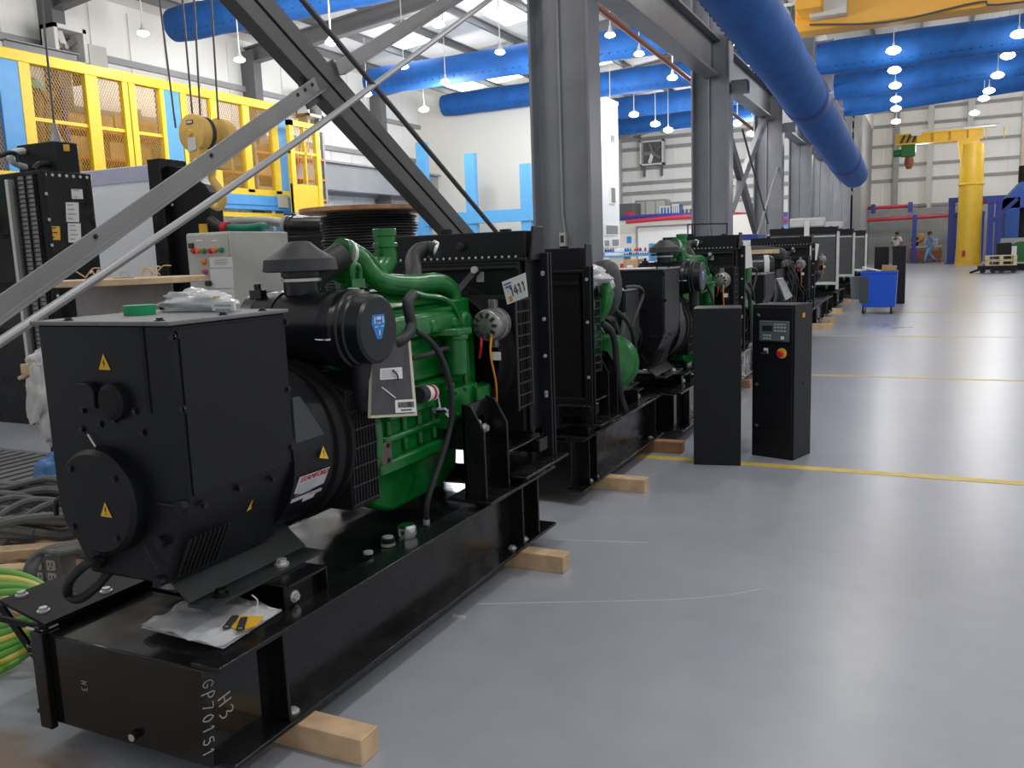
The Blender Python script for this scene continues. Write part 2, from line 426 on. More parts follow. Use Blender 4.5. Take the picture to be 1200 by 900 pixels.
# back wall of the left bay, back wall of the right bay, and the return between them
def back(name, x0, x1, Y, ztop, zs, px, pal):
    girts = [(x0, x1, Y - 0.14, Y, z, z + 0.17) for z in zs]
    posts = [((x - 0.16, x + 0.16, Y - 0.4, Y, 0, ztop), m) for x, m in zip(px, pal)]
    seams = [(x0 + 0.6 + k * 1.15 - 0.02, x0 + 0.6 + k * 1.15 + 0.02, Y - 0.04, Y, 0, ztop) for k in range(int((x1 - x0 - 0.6) / 1.15))]
    return wall(name, [(x0, x1, Y, Y + 0.2, 0, ztop)], girts, posts, seams)
back('wall_back', WLX, -3.3, 45.0, 8.6, (3.6, 4.25, 4.75, 5.5, 6.5, 7.0), (-14.9, -9.3, -7.6, -4.2), ('post_pale', 'post_pale', 'girt_grey', 'girt_grey'))
back('wall_far', -3.3, 13.0, 60.0, 10.4, (2.1, 3.4, 5.0, 5.9, 7.1, 8.3, 9.2), (-1.9, -0.02, 2.1, 5.0, 7.6, 10.2), ('girt_grey', 'post_pale', 'post_pale', 'post_pale', 'girt_grey', 'girt_grey'))
structure(MB().box(-3.5, -3.3, 45.0, 60.2, 0, 10.4).build('wall_return', 'girt_grey', smooth=0))
# lower block wall in front of the far wall
structure(MB().box(-3.3, 13, 59.2, 59.6, 0, 3.3).build('wall_dado', 'girt_grey', smooth=0))

# ceiling: a low bay on the left, a high bay on the right
def zroof(x): return 7.05 + (x - WLX) * 0.105
ceil = MB()
ceil.slab([(WLX - 0.2, -3, zroof(WLX - 0.2)), (-3.3, -3, zroof(-3.3)), (-3.3, 62, zroof(-3.3)), (WLX - 0.2, 62, zroof(WLX - 0.2))], -0.12)
ceil.slab([(-3.3, -3, 10.4), (13, -3, 10.4), (13, 62, 10.4), (-3.3, 62, 10.4)], -0.12)
ceil.box(-3.35, -3.25, -3, 62, 8.2, 10.4)
ceiling = structure(ceil.build('ceiling', 'ceiling_white', smooth=0))
for k in range(9):
    x = WLX + 0.9 + k * 1.4
    MB().section((x, -3, zroof(x) - 0.11), (x, 45, zroof(x) - 0.11), Csec(0.2, 0.08, 0.02)).build('purlin', 'purlin_grey', ceiling, smooth=0)
for k in range(7):
    x = -2.4 + k * 1.9
    MB().section((x, -3, 10.28), (x, 60, 10.28), Csec(0.22, 0.1, 0.02)).build('purlin', 'purlin_grey', ceiling, smooth=0)
for Y in (0.5, 6.3, 12.35, 18.0, 23.7, 29.4, 35.1, 40.8):
    MB().section((WLX + 0.1, Y, zroof(WLX) - 0.42), (-3.45, Y, zroof(-3.45) - 0.42), Isec(0.42, 0.22, 0.03, 0.04)).build('rafter', 'rafter_grey', ceiling, smooth=0)
for Y in (12.0, 24.0, 36.0, 48.0):
    MB().section((-3.3, Y, 9.95), (13, Y, 9.95), Isec(0.5, 0.24, 0.03, 0.04)).build('rafter', 'rafter_grey', ceiling, smooth=0)
def roofhit(px, py):
    d = ray(px, py); t = (zroof(0) - EYE) / (d.z - 0.105 * d.x); return V((0, 0, EYE)) + d * t
for px, py, lx, ly in ((474, 48, 1.6, 1.2), (612, 14, 1.6, 1.3), (572, 94, 2.6, 1.2), (722, 66, 2.2, 1.1), (775, 116, 2.6, 1.1), (262, 4, 1.6, 1.0)):
    p = roofhit(px, py)
    q = [(p.x - lx/2, p.y - ly/2), (p.x + lx/2, p.y - ly/2), (p.x + lx/2, p.y + ly/2), (p.x - lx/2, p.y + ly/2)]
    MB().slab([(x, y, zroof(x) - 0.01) for x, y in q], 0.01).build('skylight', 'skylight', ceiling, smooth=0)
for X, Y, lx, ly in ((3.6, 26.9, 5.0, 0.9), (5.2, 33.0, 6.0, 0.9)):
    MB().box(X - lx/2, X + lx/2, Y - ly/2, Y + ly/2, 10.37, 10.39).build('skylight', 'skylight', ceiling, smooth=0)

# ------------------------------------------------------------------ columns
CX0, CX1 = -3.73, -3.08
def column(Y, plate=True):
    o = MB().section((-3.405, Y, 0), (-3.405, Y, 8.2), [(x, y) for x, y in Isec(0.65, 0.34, 0.016, 0.03)], up=V((1, 0, 0)))
    c = structure(o.build('column', 'col_paint', smooth=0, bevel=0.004))
    tag(c, None, 'column')
    x = (CX0 + CX1) / 2 - 0.05
    MB().tube([(x, Y - 0.03, 0.6), (x, Y - 0.03, 1.5), (x + 0.02, Y - 0.03, 1.62), (x, Y - 0.03, 1.8), (x, Y - 0.03, 7)], 0.014, 8).build('conduit', 'girt_grey', c)
    return c
COLY = (8.55, 15.35, 21.3, 27.0, 32.4, 36.9, 41.0)
cols = [column(Y) for Y in COLY]
c0 = column(-0.6)
xs = (CX0 + CX1) / 2 - 0.04
sw = MB().box(xs - 0.035, xs + 0.035, 8.47, 8.53, 1.46, 1.60).build('switch_box', 'box_grey', cols[0], bevel=0.004)
MB().box(xs - 0.018, xs + 0.018, 8.462, 8.472, 1.50, 1.57).build('switch', 'ink', sw)
# eave beam and runway girder between the columns
g = MB().section((-3.40, -2, 4.56), (-3.40, 44.8, 4.56), Isec(0.62, 0.28, 0.02, 0.035)).build('runway_girder', 'girder_grey', smooth=0)
tag(g, 'long grey steel girder running along the tops of the columns', 'girder', kind='structure')
MB().box(-3.45, -3.35, -2, 44.8, 4.87, 4.95).build('crane_rail', 'girder_grey', g, smooth=0)
for Y in COLY:
    MB().box(-3.06, -2.8, Y - 0.12, Y + 0.12, 3.95, 4.15).build('corbel', 'girder_grey', g, smooth=0)

# bracing in the first bay (between the columns, in their plane)
def brace(name, pa, pb, sec, mat, label, X, ext=(0, 0)):
    a, c = onX(*pa, X), onX(*pb, X); d = (c - a).normalized()
    a -= d * ext[0]; c += d * ext[1]
    o = MB().section(a, c, sec).build(name, mat, smooth=0, bevel=0.003)
    return tag(o, label, 'brace', kind='structure'), a, c
br, a, c = brace('brace_beam', (0, 362), (372, 99), [(-0.010,-0.040),(0.045,-0.040),(0.045,-0.032),(0.0,-0.032),(0.0,0.045),(-0.010,0.045)], 'brace_light', 'light grey angle-iron brace crossing the left of the hall', -3.33, (2.2, 0.0))
d = (c - a).normalized()
for t in (0.06, 0.14, 0.22, 1.05, 1.9): MB().bolt(c - d*t + V((0.0, 0, 0.02)), (1, 0, 0), 0.008, 0.01).build('bolt', 'ink', br)
brace('brace_beam', (396, 81), (538, -6), [(-0.010,-0.040),(0.045,-0.040),(0.045,-0.032),(0.0,-0.032),(0.0,0.045),(-0.010,0.045)], 'brace_light', 'upper length of the light grey brace above the bolted crossing', -3.33, (0.0, 2.2))
groove = [(-0.05,-0.11),(0.05,-0.11),(0.05,-0.01),(0.03,-0.01),(0.03,0.01),(0.05,0.01),(0.05,0.11),(-0.05,0.11)]
b2, a, c = brace('brace_beam', (285, -5), (545, 285), groove, 'brace_dark', 'dark grey double-angle brace falling toward the column foot', -3.40, (1.2, 2.45))
m = onX(384, 97, -3.33)
MB().obox(m + V((-0.055, 0, 0)), (0.015, 0.40, 0.17), Matrix.Rotation(R(28), 3, 'X')).build('gusset_plate', 'brace_dark', b2, smooth=0)
def rod(name, pa, pb, X, r, mat, label, ext):
    a, c = onX(*pa, X), onX(*pb, X); d = (c - a).normalized()
    o = MB().cyl(a - d*ext[0], c + d*ext[1], r, seg=12).build(name, mat); return tag(o, label, 'rod', kind='structure')
q = [onX(x, y, -3.12) for x, y in ((0, 401), (140, 308), (267, 222), (400, 128), (573, 0))]
q = [q[0] + (q[0] - q[1]).normalized()*2.2] + q + [q[-1] + (q[-1] - q[-2]).normalized()*1.5]
tag(MB().tube(q, 0.019, 12, 4).build('brace_rod', 'rod_grey'), 'long pale tie rod sagging below the light grey brace', 'rod', kind='structure')
rod('brace_rod', (352, -3), (585, 276), -3.12, 0.018, 'rod_dark', 'thin dark tie rod above the dark brace', (1.2, 2.2))
for pa, pb, mm, sec in (((856, 168), (886, 272), 'brace_dark', groove), ((896, 140), (856, 246), 'brace_light', groove)):
    a, c = onX(*pa, -3.42), onX(*pb, -3.42)
    o = MB().section(a, c, sec).build('brace_beam', mm, smooth=0); tag(o, 'dark brace between the second and third columns' if mm == 'brace_dark' else 'pale brace between the second and third columns', 'brace', kind='structure')
for pa, pb in (((870, 152), (900, 262)), ((918, 175), (880, 300))):
    a, c = onX(*pa, -3.2), onX(*pb, -3.2)
    o = MB().cyl(a, c, 0.02, seg=8).build('brace_rod', 'rod_grey' if pa[0] > 900 else 'rod_dark'); tag(o, 'thin pale rod beside the third column' if pa[0] > 900 else 'thin dark rod beside the second column', 'rod', kind='structure')
# red-brown pipe above the girder
a, c = onX(690, 0, -4.3), onX(884, 153, -4.3)
a2 = a - (c - a).normalized() * 3
tag(MB().cyl(a2, c, 0.045, seg=12).build('sprinkler_pipe', 'rust_pipe'), 'rust-red pipe running high beside the first column', 'pipe', kind='structure')

# ------------------------------------------------------------------ white office block
OX = -9.75
o = MB().box(WLX, OX, 26.4, 29.3, 0, 6.35); o.box(WLX, OX + 0.03, 26.37, 29.33, 6.3, 6.42)
off = structure(o.build('wall_office', ['office_white'], smooth=0))
MB().box(OX, OX + 0.012, 26.4, 29.3, 0, 6.3).build('side_cladding', 'office_side', off, smooth=0)
for i, (x0, x1, y0, y1) in enumerate(((713, 719, 158, 178), (714, 720, 219, 239), (708, 723, 263, 276), (706, 713, 280, 290), (715, 724, 279, 290))):
    p, q = onX(x0, y1, OX), onX(x1, y0, OX)
    w = MB().box(OX + 0.005, OX + 0.05, p.y, q.y, p.z, q.z).build('window_%d' % (i + 1), 'office_white', smooth=0); structure(w)
    MB().box(OX + 0.03, OX + 0.06, p.y + 0.08, q.y - 0.08, p.z + 0.05, q.z - 0.05).build('pane', 'glass_grey', w, smooth=0)

# pale blue portal frame in front of the office
fr = thing('portal_frame', (onY(550, 250, 24.0).x, 24.0, 0), 'pale blue steel portal frame standing before the white office wall', 'frame')
for x, yt in ((494, 167), (551, 180), (616, 192)):
    p = onY(x, yt, 24.0); MB().box(p.x - 0.17, p.x + 0.17, 23.9, 24.1, 0, p.z).build('post', 'pale_blue_paint', fr, smooth=0)
p, q = onY(500, 246, 24.0), onY(626, 252, 24.0)
MB().box(p.x, q.x + 1.0, 23.85, 24.15, q.z - 0.16, q.z + 0.2).build('beam', 'pale_blue_paint', fr, smooth=0)
q = onY(488, 268, 24.0); MB().box(q.x - 1.9, q.x + 0.2, 23.85, 24.15, q.z - 0.35, q.z + 0.2).build('beam', 'pale_blue_paint', fr, smooth=0)

# crane runway on the left wall and its stub
g = MB().section((-15.2, 2, 3.75), (-15.2, 26.2, 3.75), Isec(0.8, 0.3, 0.03, 0.05)).build('runway_girder', 'girt_grey', smooth=0)
tag(g, 'pale grey runway girder along the left wall', 'girder', kind='structure')

# ------------------------------------------------------------------ blue fabric air ducts
def duct(name, pts, r, label, bands=(), group='blue fabric air ducts'):
    n = 26; P = [V(p) for p in pts]; a, c = P[0], P[-1]; d = (c - a)
    path = [a + d * (k / n) for k in range(n + 1)]
    prof = []
    for k in range(n + 1):
        prof.append((k / n, r * (1 + 0.02 * math.sin(k * 1.7) + 0.012 * math.sin(k * 3.1 + 1))))
    prof = [(0.0, r * 0.55), (0.002, r * 0.93)] + prof[1:-1] + [(0.996, r * 0.95), (1.0, r * 0.5)]
    o = MB().lathe(a, c, prof, 28).build(name, 'fabric_blue', smooth=50)
    tag(o, label, 'air duct', group)
    for t in bands:
        L = d.length; p = a + d * t; e = d.normalized() * 0.28
        MB().lathe(p - e, p + e, [(0, r*1.0), (0.1, r*1.045), (0.9, r*1.045), (1, r*1.0)], 28).build('joint_band', 'fabric_band', o)
    # eyelet row along the lower side
    ey = MB(); s = d.normalized(); side = s.cross(V((0,0,1))).normalized()
    for k in range(int(d.length / 0.22)):
        p = a + s * (0.3 + k * 0.22)
        if (p - a).length > d.length - 0.3: break
        q = (side * 0.75 * (1 if abs(d.y) < abs(d.x) else -1) - V((0,0,0.66))).normalized()
        ey.cyl(p + q * (r * 1.0), p + q * (r * 1.035), 0.018, seg=6)
    tag(ey.build('air_nozzles', 'ink', o), None, None, None, 'stuff')
    return o
n0, n1 = onY(896, 41, 13.5), onY(1001, 205, 28.5)
dd = (n1 - n0)
duct('air_duct', [n0 - dd * 0.42, n1], 0.41, 'long blue fabric duct hanging along the column row', bands=(0.50, 0.86), group='blue fabric air ducts')
def xduct(Y, pL, xr, z, r, label):
    a = onX(*pL, -14.6) if Y < 28 else onY(*pL, Y); Y = a.y; return duct('air_duct', [(a.x, Y, a.z), (xr, Y, a.z + 0.1)], r, label)
xduct(14.9, (204, 30), -3.8, 0, 0.36, 'blue fabric duct nearest the upper left corner of the hall')
xduct(23.2, (432, 97), -3.8, 0, 0.37, 'blue fabric duct crossing behind the tall near column, uppermost')
xduct(27.6, (520, 124), -3.8, 0, 0.36, 'short sagging blue fabric duct above the white office front')
xduct(32.0, (700, 130), -3.8, 0, 0.38, 'blue fabric duct just beyond the white office roof')
xduct(36.0, (724, 149), -3.8, 0, 0.36, 'lowest and farthest blue fabric duct in the left bay')
for (pa, Y, lab, r) in (((957, 70), 25.0, 'blue fabric duct directly under the orange bridge crane', 0.42), ((977, 103), 30.5, 'middle of the three blue ducts beyond the bridge crane', 0.42), ((988, 125), 36.0, 'farthest of the three blue ducts beyond the bridge crane', 0.40)):
    a = onY(*pa, Y); q = onY(1198, pa[1] - 32, Y)
    duct('air_duct', [a, (12.5, Y, a.z + (q.z - a.z) * (12.5 - a.x) / (q.x - a.x))], r, lab)

# conductor rail beside the long duct
cr = thing('conductor_rail', onX(960, 90, -3.02), 'thin grey conductor rail with short brackets beside the long blue duct', 'rail')
a, c = onX(917, 10, -3.02), onX(991, 140, -3.02)
MB().tube([a, c], 0.045, 8).build('rail', 'girder_grey', cr)
for x, y in ((921, 6), (936, 53), (955, 84), (972, 109), (985, 128)):
    p = onX(x, y, -3.02); MB().box(p.x - 0.04, p.x + 0.12 if p.y > 23 else p.x + 0.5, p.y - 0.03, p.y + 0.03, p.z - 0.03, p.z + 0.03).build('bracket', 'zinc', cr, smooth=0)

# ------------------------------------------------------------------ pendant lamps
LAMPS = []
def pendant(p, label, r=0.17, drop=1.2):
    t = thing('pendant_lamp', p, label, 'lamp', 'pendant lamps under the roof')
    prof = [(0, 0.02), (0.4, 0.035), (0.6, r*0.55), (0.8, r*0.9), (1.0, r)]
    MB().lathe(p + V((0,0,0.20)), p, prof, 16, caps=False).build('lamp_shade', 'zinc', t)
    MB().ball(p + V((0,0,0.02)), r*0.96, sz=0.55).build('bulb', 'lamp_glow', t)
    MB().tube([p + V((0,0,0.18)), p + V((0,0,0.18 + drop))], 0.012, 6).build('cable', 'zinc', t)
    LAMPS.append(p); return t
LL = [((168, 40), 'flat bright lamp against the left wall, above the yellow cage'), ((281, 71), 'lamp hanging left of the dark brace, above the cage'), ((283, 15), 'lamp at the top edge beside the nearest blue duct'),
      ((388, 51), 'lamp between the two crossing braces near the top'), ((514, 30), 'lamp hanging just above the pale tie rod, top centre'), ((473, 79), 'small lamp overlapping the pale tie rod'),
      ((522, 97), 'lamp in front of the uppermost crossing blue duct'), ((586, 62), 'lamp level with the top of the crossing duct, left of the tall column'), ((430, 111), 'lamp at the left end of the uppermost crossing duct'),
      ((497, 129), 'lamp over the corner of the white office block'), ((715, 42), 'lamp right of the tall column, on the uppermost duct'), ((749, 64), 'lamp below the rust-red pipe'),
      ((788, 92), 'lamp against the sagging duct beside the second column'), ((715, 122), 'lamp above the side wall of the office'), ((743, 135), 'lamp between the two farthest left-bay ducts'),
      ((768, 146), 'lamp under the lowest duct, left one'), ((783, 153), 'lamp under the lowest duct, right one'), ((854, 137), 'lamp showing between the second column and the brace'),
      ((864, 145), 'lamp right beside the second column, lower one'), ((881, 157), 'lamp behind the brace of the third column')]
for (px, py), lab in LL:
    p = onZ(px, py, 5.2 if (px, py) in ((281, 71), (388, 51), (514, 30), (788, 92)) else 5.55)
    if p.x < WLX + 0.4: p = onX(px, py, WLX + 0.6)
    if p.y > 43: p = onY(px, py, 43.0)
    k = 0.135
    pendant(p, lab, k * max(0.8, min(1.5, p.length / 24)), max(0.6, zroof(p.x) - p.z - 0.6))
RL = [(1047, 60), (1048, 83), (1049, 101), (1050, 117), (1050, 128), (1050, 143), (1194, 41), (1181, 66), (1169, 89), (1159, 107), (1153, 116), (1142, 133)]
nm = ['first', 'second', 'third', 'fourth', 'fifth', 'last']
for i, (px, py) in enumerate(RL):
    p = onZ(px, py, 6.0)
    pendant(p, ('%s lamp counting away in the row over the aisle' if i < 6 else '%s lamp counting away in the row at the right edge') % nm[i % 6], 0.18, 3.2)
for i, (px, py) in enumerate(((857, 50), (882, 78), (925, 129), (933, 137))):
    p = onZ(px, py, 5.8); pendant(p, ['lamp left of the long duct, beside the second column top', 'lamp tucked under the long duct near its first seam', 'lamp above the girder of the far columns, nearer one', 'lamp above the girder of the far columns, farther one'][i], 0.15, 1.5)

# ------------------------------------------------------------------ bridge crane at upper right
p0 = onY(934, 42, 20.0)
cr = thing('bridge_crane', (2.0, 20.0, p0.z), 'orange-yellow overhead bridge crane girder spanning the right bay', 'crane')
MB().box(p0.x, 12.5, 19.7, 20.3, p0.z, p0.z + 1.0).build('girder', 'crane_yellow', cr, smooth=0, bevel=0.02)
MB().box(p0.x + 0.1, p0.x + 0.6, 18.9, 21.2, p0.z + 0.25, p0.z + 0.75).build('end_carriage', 'crane_yellow', cr, smooth=0, bevel=0.02)
q = onY(972, 9, 19.6); MB().box(q.x - 0.35, q.x + 0.35, 19.35, 19.68, q.z - 0.2, q.z + 0.35).build('control_box', 'box_grey', cr, smooth=0, bevel=0.01)
MB().tube([(p0.x + 0.3, 19.6, p0.z + 0.1), (p0.x + 1.8, 19.6, p0.z - 0.06), (p0.x + 3.4, 19.6, p0.z + 0.08), (p0.x + 4.2, 19.6, p0.z - 0.03), (8, 19.6, p0.z + 0.05)], 0.02, 6, 5).build('cable', 'rod_dark', cr)
# ================================================================== GENERATOR SETS
GX, GY = -1.94, 1.53
class G(MB):
    """same as MB, in the frame of the first generator; build() moves it to where the current one stands"""
    X0, Y0, S = GX, GY, 1
    def build(s, name, mats, parent=None, **k):
        s.v = [V((p.x - GX + G.X0, G.Y0 + G.S*(p.y - GY), p.z)) for p in s.v]
        return MB.build(s, name, mats, parent, **k)

def screws(pts, d, r, h, mat, parent, name='screw', lug=False):
    for p in pts:
        b = G()
        if lug: p = V(p); b.cyl(p, p + V(d)*h, r, seg=10)
        else: b.bolt(p, d, r, h)
        b.build(name, mat, parent)

def g_base(t, L=2.19, wing=True):
    y0, y1 = GY, GY + L
    b = G()
    b.prism([(-2.28, y0), (-1.655, y0), (-1.655, y0 + 0.20), (-1.68, y0 + 0.20), (-1.68, y1 - 0.35), (-2.28, y1 - 0.35)], 'z', 0.085, 0.362)   # tank body
    b.box(-2.28, -1.80, y1 - 0.35, y1, 0.20, 0.30)
    tank = b.build('fuel_tank', 'black_tank', t, bevel=0.006)
    b = G()
    b.box(-1.685, -1.67, y0 + 0.20, y1, 0.09, 0.365)              # web
    b.box(-1.70, -1.60, y0, y1, 0.362, 0.376)                   # top flange
    b.box(-1.70, -1.595, y0 + 0.02, y1 + 0.03, 0.080, 0.094)        # bottom flange
    for y in (y0 + 0.25, y0 + 1.86, y1 - 0.16): b.box(-1.685, -1.605, y, y + 0.012, 0.094, 0.362)
    b.box(-2.30, -2.28, y0 - 0.01, y1, 0.080, 0.38); b.box(-2.38, -2.28, y0 + 0.02, y1, 0.080, 0.094)
    b.box(-2.28, -1.68, y1 - 0.015, y1, 0.09, 0.362)
    b.box(-2.305, -2.255, y0 - 0.022, y0 + 0.0, 0.075, 0.37)
    rail = b.build('skid_rail', 'black_gloss', t, bevel=0.003)
    for y in (y0 + 0.30, y0 + 1.80, y1 - 0.26):
        G().bolt((-1.635, y, 0.094), (0, 0, 1), 0.014, 0.012).build('bolt', 'zinc', rail)
    for y, z in ((y1 - 0.30, 0.28),):
        G().bolt((-1.670, y, z), (1, 0, 0), 0.012, 0.012).build('bolt', 'zinc', rail)
    if wing:
        b = G()
        b.prism([(-2.57, y0 + 0.07), (-2.262, y0 + 0.0), (-2.262, y0 + 0.95), (-2.57, y0 + 0.95)], 'z', 0.382, 0.392)
        b.prism([(-2.57, 0.382), (-2.535, 0.382), (-2.285, 0.13), (-2.285, 0.09)], 'y', y0 + 0.055, y0 + 0.065)
        b.prism([(-2.57, 0.382), (-2.262, 0.382), (-2.262, 0.365), (-2.555, 0.365)], 'y', y0 + 0.0, y0 + 0.01)
        w = b.build('side_bracket', 'black_matte', t)
        for x, y in ((-2.535, y0 + 0.12), (-2.35, y0 + 0.06), (-2.30, y0 + 0.24), (-2.29, y0 + 0.42), (-2.50, y0 + 0.55)):
            G().bolt((x, y, 0.392), (0, 0, 1), 0.013, 0.014).build('bolt', 'zinc', w)
        G().box(-2.345, -2.275, y0 - 0.005, y0 + 0.05, 0.366, 0.371).build('shim', 'white_paper', w, smooth=0)
    # drain plug on the front of the tank
    b = G(); b.cyl((-1.93, y0, 0.125), (-1.93, y0 - 0.016, 0.122), 0.013, seg=12); b.mat(1); b.cyl((-1.93, y0 - 0.016, 0.122), (-1.93, y0 - 0.019, 0.122), 0.011, seg=12)
    b.build('drain_plug', ['black_gloss', 'zinc'], tank)
    # weld seam along the front edge
    return tank

def g_tank_fittings(t):
    def onz(x, y): return onZ(x, y, 0.365)
    p = onz(478, 631); b = G(); b.lathe(p, p + V((0,0,0.055)), [(0,0.036),(0.1,0.036),(0.12,0.030),(0.3,0.030),(0.32,0.037),(0.85,0.036),(1,0.028)], 20); b.build('filler_cap', 'chrome', t)
    p = onz(455, 639); b = G(); b.cyl(p, p + V((0,0,0.012)), 0.026, seg=18); b.mat(1); b.cyl(p + V((0,0,0.012)), p + V((0,0,0.03)), 0.026, seg=18); b.mat(0); b.cyl(p + V((0,0,0.03)), p + V((0,0,0.034)), 0.02, seg=18); b.build('level_gauge', ['zinc', 'plastic_black'], t)
    p = onz(432, 655); b = G(); b.cyl(p, p + V((0,0,0.02)), 0.016, seg=12); b.mat(1); b.cyl(p + V((0,0,0.02)), p + V((0,0,0.028)), 0.017, seg=12); b.build('breather', ['plastic_black', 'zinc'], t)
    p = onz(500, 615); b = G(); b.cyl(p, p + V((0,0,0.025)), 0.014, seg=6); b.cyl(p + V((0,0,0.025)), p + V((0,0,0.05)), 0.010, seg=12); b.build('hose_fitting', 'zinc', t)

def g_alternator(t, ztop=1.256, w=0.26, ylen=0.44, deco=True):
    xc = -2.01; y0 = 1.62; y1 = y0 + ylen
    xl, xr = xc - w, xc + w
    alt = G().prism([(xl, ztop - 0.005), (xr, ztop - 0.005), (xr, 0.775), (xr - 0.045, 0.68), (xr - 0.11, 0.53), (xl + 0.11, 0.53), (xl + 0.04, 0.66), (xl, 0.775)], 'y', y0, y1).build('alternator_housing', 'black_satin', t, bevel=0.008)
    # side access panel, front seam strip
    G().box(xr, xr + 0.004, y0 + 0.02, y1 - 0.01, 0.79, ztop - 0.02).build('side_panel', 'black_satin', alt, smooth=0)
    lid = G().box(xl - 0.012, xr + 0.008, y0 - 0.015, y1 + 0.01, ztop - 0.008, ztop + 0.004).build('terminal_box_lid', 'lid_grey', t, bevel=0.003)
    screws([(xl + 0.12, y0 + 0.01, ztop + 0.004), (xr - 0.05, y0 + 0.01, ztop + 0.004), (xr - 0.015, y0 + 0.2, ztop + 0.004), (xr - 0.015, y1 - 0.08, ztop + 0.004)], (0, 0, 1), 0.009, 0.008, 'plastic_black', lid)
    # stator drum, cooling ring and fan guard toward the engine
    zc = 0.79
    d = G().cyl((xc, y1 - 0.02, zc), (xc, 2.30, zc), 0.272, seg=40); 
    d.build('stator_drum', 'black_satin', t)
    G().slab([(xr - 0.004, y1, 0.985), (xr - 0.004, y1 + 0.035, 0.985), (xr - 0.004, y1 + 0.20, 0.765), (xr - 0.004, y1, 0.735)], 0.010).build('drum_cover', 'slate_plate', t, smooth=0)
    r = G()
    r.lathe((xc, 2.245, zc), (xc, 2.335, zc), [(0, 0.27), (0.05, 0.284), (0.45, 0.284), (0.5, 0.274), (0.75, 0.274), (0.8, 0.29), (1, 0.29)], 48)
    r.build('cooling_ring', 'black_matte', t)
    gd = G(); gd.prism([(xl, 0.545), (xr, 0.545), (xr, 0.962), (xr - 0.10, 1.01), (xl + 0.10, 1.01), (xl, 0.962)], 'y', 2.335, 2.50)
    guard = gd.build('fan_guard', 'black_matte', t, bevel=0.004)
    gr = G()
    for k in range(9): gr.box(xr + 0.001, xr + 0.005, 2.345 + k*0.0178, 2.348 + k*0.0178, 0.555, 0.955)
    for k in range(7): gr.box(xr + 0.001, xr + 0.006, 2.337, 2.498, 0.56 + k*0.065, 0.566 + k*0.065)
    gr.build('guard_mesh', 'steel_guard', guard, smooth=0)
    # mounting foot: sloped angle plate with bolts, and the cross channel it stands on
    f = G(); f.slab([(xr - 0.16, 1.66, 0.535), (xr - 0.16, 2.16, 0.535), (xr - 0.075, 2.16, 0.465), (xr - 0.075, 1.66, 0.465)], 0.008)
    f.box(xr - 0.08, xr + 0.0, 1.66, 2.16, 0.456, 0.466)
    foot = f.build('mounting_foot', 'foot_sheen_grey', t, smooth=0)
    for y in (1.74, 2.0): G().bolt((xr - 0.035, y, 0.466), (0, 0, 1), 0.016, 0.02).build('bolt', 'zinc' if y > 1.9 else 'black_gloss', foot)
    c = G(); c.section((xl + 0.02, 1.98, 0.41), (xr + 0.085, 1.98, 0.41), [(-0.09,-0.045),(0.09,-0.045),(0.09,-0.038),(-0.083,-0.038),(-0.083,0.036),(0.09,0.036),(0.09,0.045),(-0.09,0.045)])
    c.box(xr + 0.05, xr + 0.055, 1.90, 2.06, 0.366, 0.452)
    ch = c.build('mounting_channel', 'black_gloss', t, smooth=0, bevel=0.003)
    G().bolt((xr + 0.056, 1.94, 0.40), (1, 0, 0), 0.013, 0.014).build('bolt', 'zinc', ch)
    # bearing end cover
    cov = G().lathe((-2.045, y0, 0.762), (-2.045, y0 - 0.055, 0.762), [(0, 0.152), (0.75, 0.150), (1, 0.138)], 40).build('end_cover', 'black_satin', t)
    screws([(-2.045 + 0.12*math.cos(R(a)), y0 - 0.055, 0.762 + 0.12*math.sin(R(a))) for a in (40, 130, 220, 310)], (0, -1, 0), 0.008, 0.006, 'plastic_black', cov)
    if not deco: return alt
    def f(x, y, d=0.0): return onY(x, y, y0 - d)
    # front plates, gland shadow box, seam strip
    p, q = f(164, 381), f(171, 484); G().box(p.x, p.x + 0.012, y0 - 0.003, y0, q.z, p.z).build('seam_strip', 'dark_core', alt, smooth=0)
    p, q = f(99, 447), f(122, 477); G().prism([(p.x, q.z), (q.x, q.z), (q.x, p.z - 0.02), (q.x - 0.02, p.z), (p.x, p.z)], 'y', y0 - 0.03, y0).build('cable_gland', 'black_satin', alt, bevel=0.003)
    p = f(137, 470); G().lathe(p, p + V((0, -0.03, 0)), [(0, 0.052), (0.7, 0.05), (1, 0.035)], 24).build('cable_gland', 'black_matte', alt)
    screws([f(x, y) for x, y in ((98, 481), (159, 482), (168, 507), (97, 503), (118, 497), (135, 492), (203, 395), (214, 480))], (0, -1, 0), 0.008, 0.008, 'black_gloss', alt)
    for k, (pa, pb) in enumerate((((103, 509), (118, 533)), ((184, 590), (212, 594)), ((169, 640), (185, 668)), ((78, 587), (112, 655)))): 
        b = G(); b.tube([f(*pa, 0.01), f(*pb, 0.012)], 0.0032 if k == 0 else 0.0022, 6); b.build('stay_rod', 'zinc' if k == 0 else 'steel_guard', alt)
    screws([f(x, y) for x, y in ((192, 634), (190, 680), (120, 658), (81, 577), (216, 592))], (0, -1, 0), 0.016, 0.02, 'black_satin', alt, 'flange_lug', True)
    # right side bolts and louvres
    screws([onX(x, y, xr + 0.003) for x, y in ((208, 392), (215, 480), (335, 377), (337, 456), (341, 524), (319, 562), (280, 573), (239, 592))], (1, 0, 0), 0.008, 0.008, 'black_gloss', alt)
    lo = G()
    for k in range(9):
        y = y0 + 0.03 + k*0.018; lo.slab([(xr - 0.035, y, 0.66), (xr - 0.035, y + 0.006, 0.66), (xr - 0.10, y + 0.006, 0.54), (xr - 0.10, y, 0.54)], -0.006)
    lo.build('louvre_slots', 'steel_guard', alt, smooth=0)
    return alt

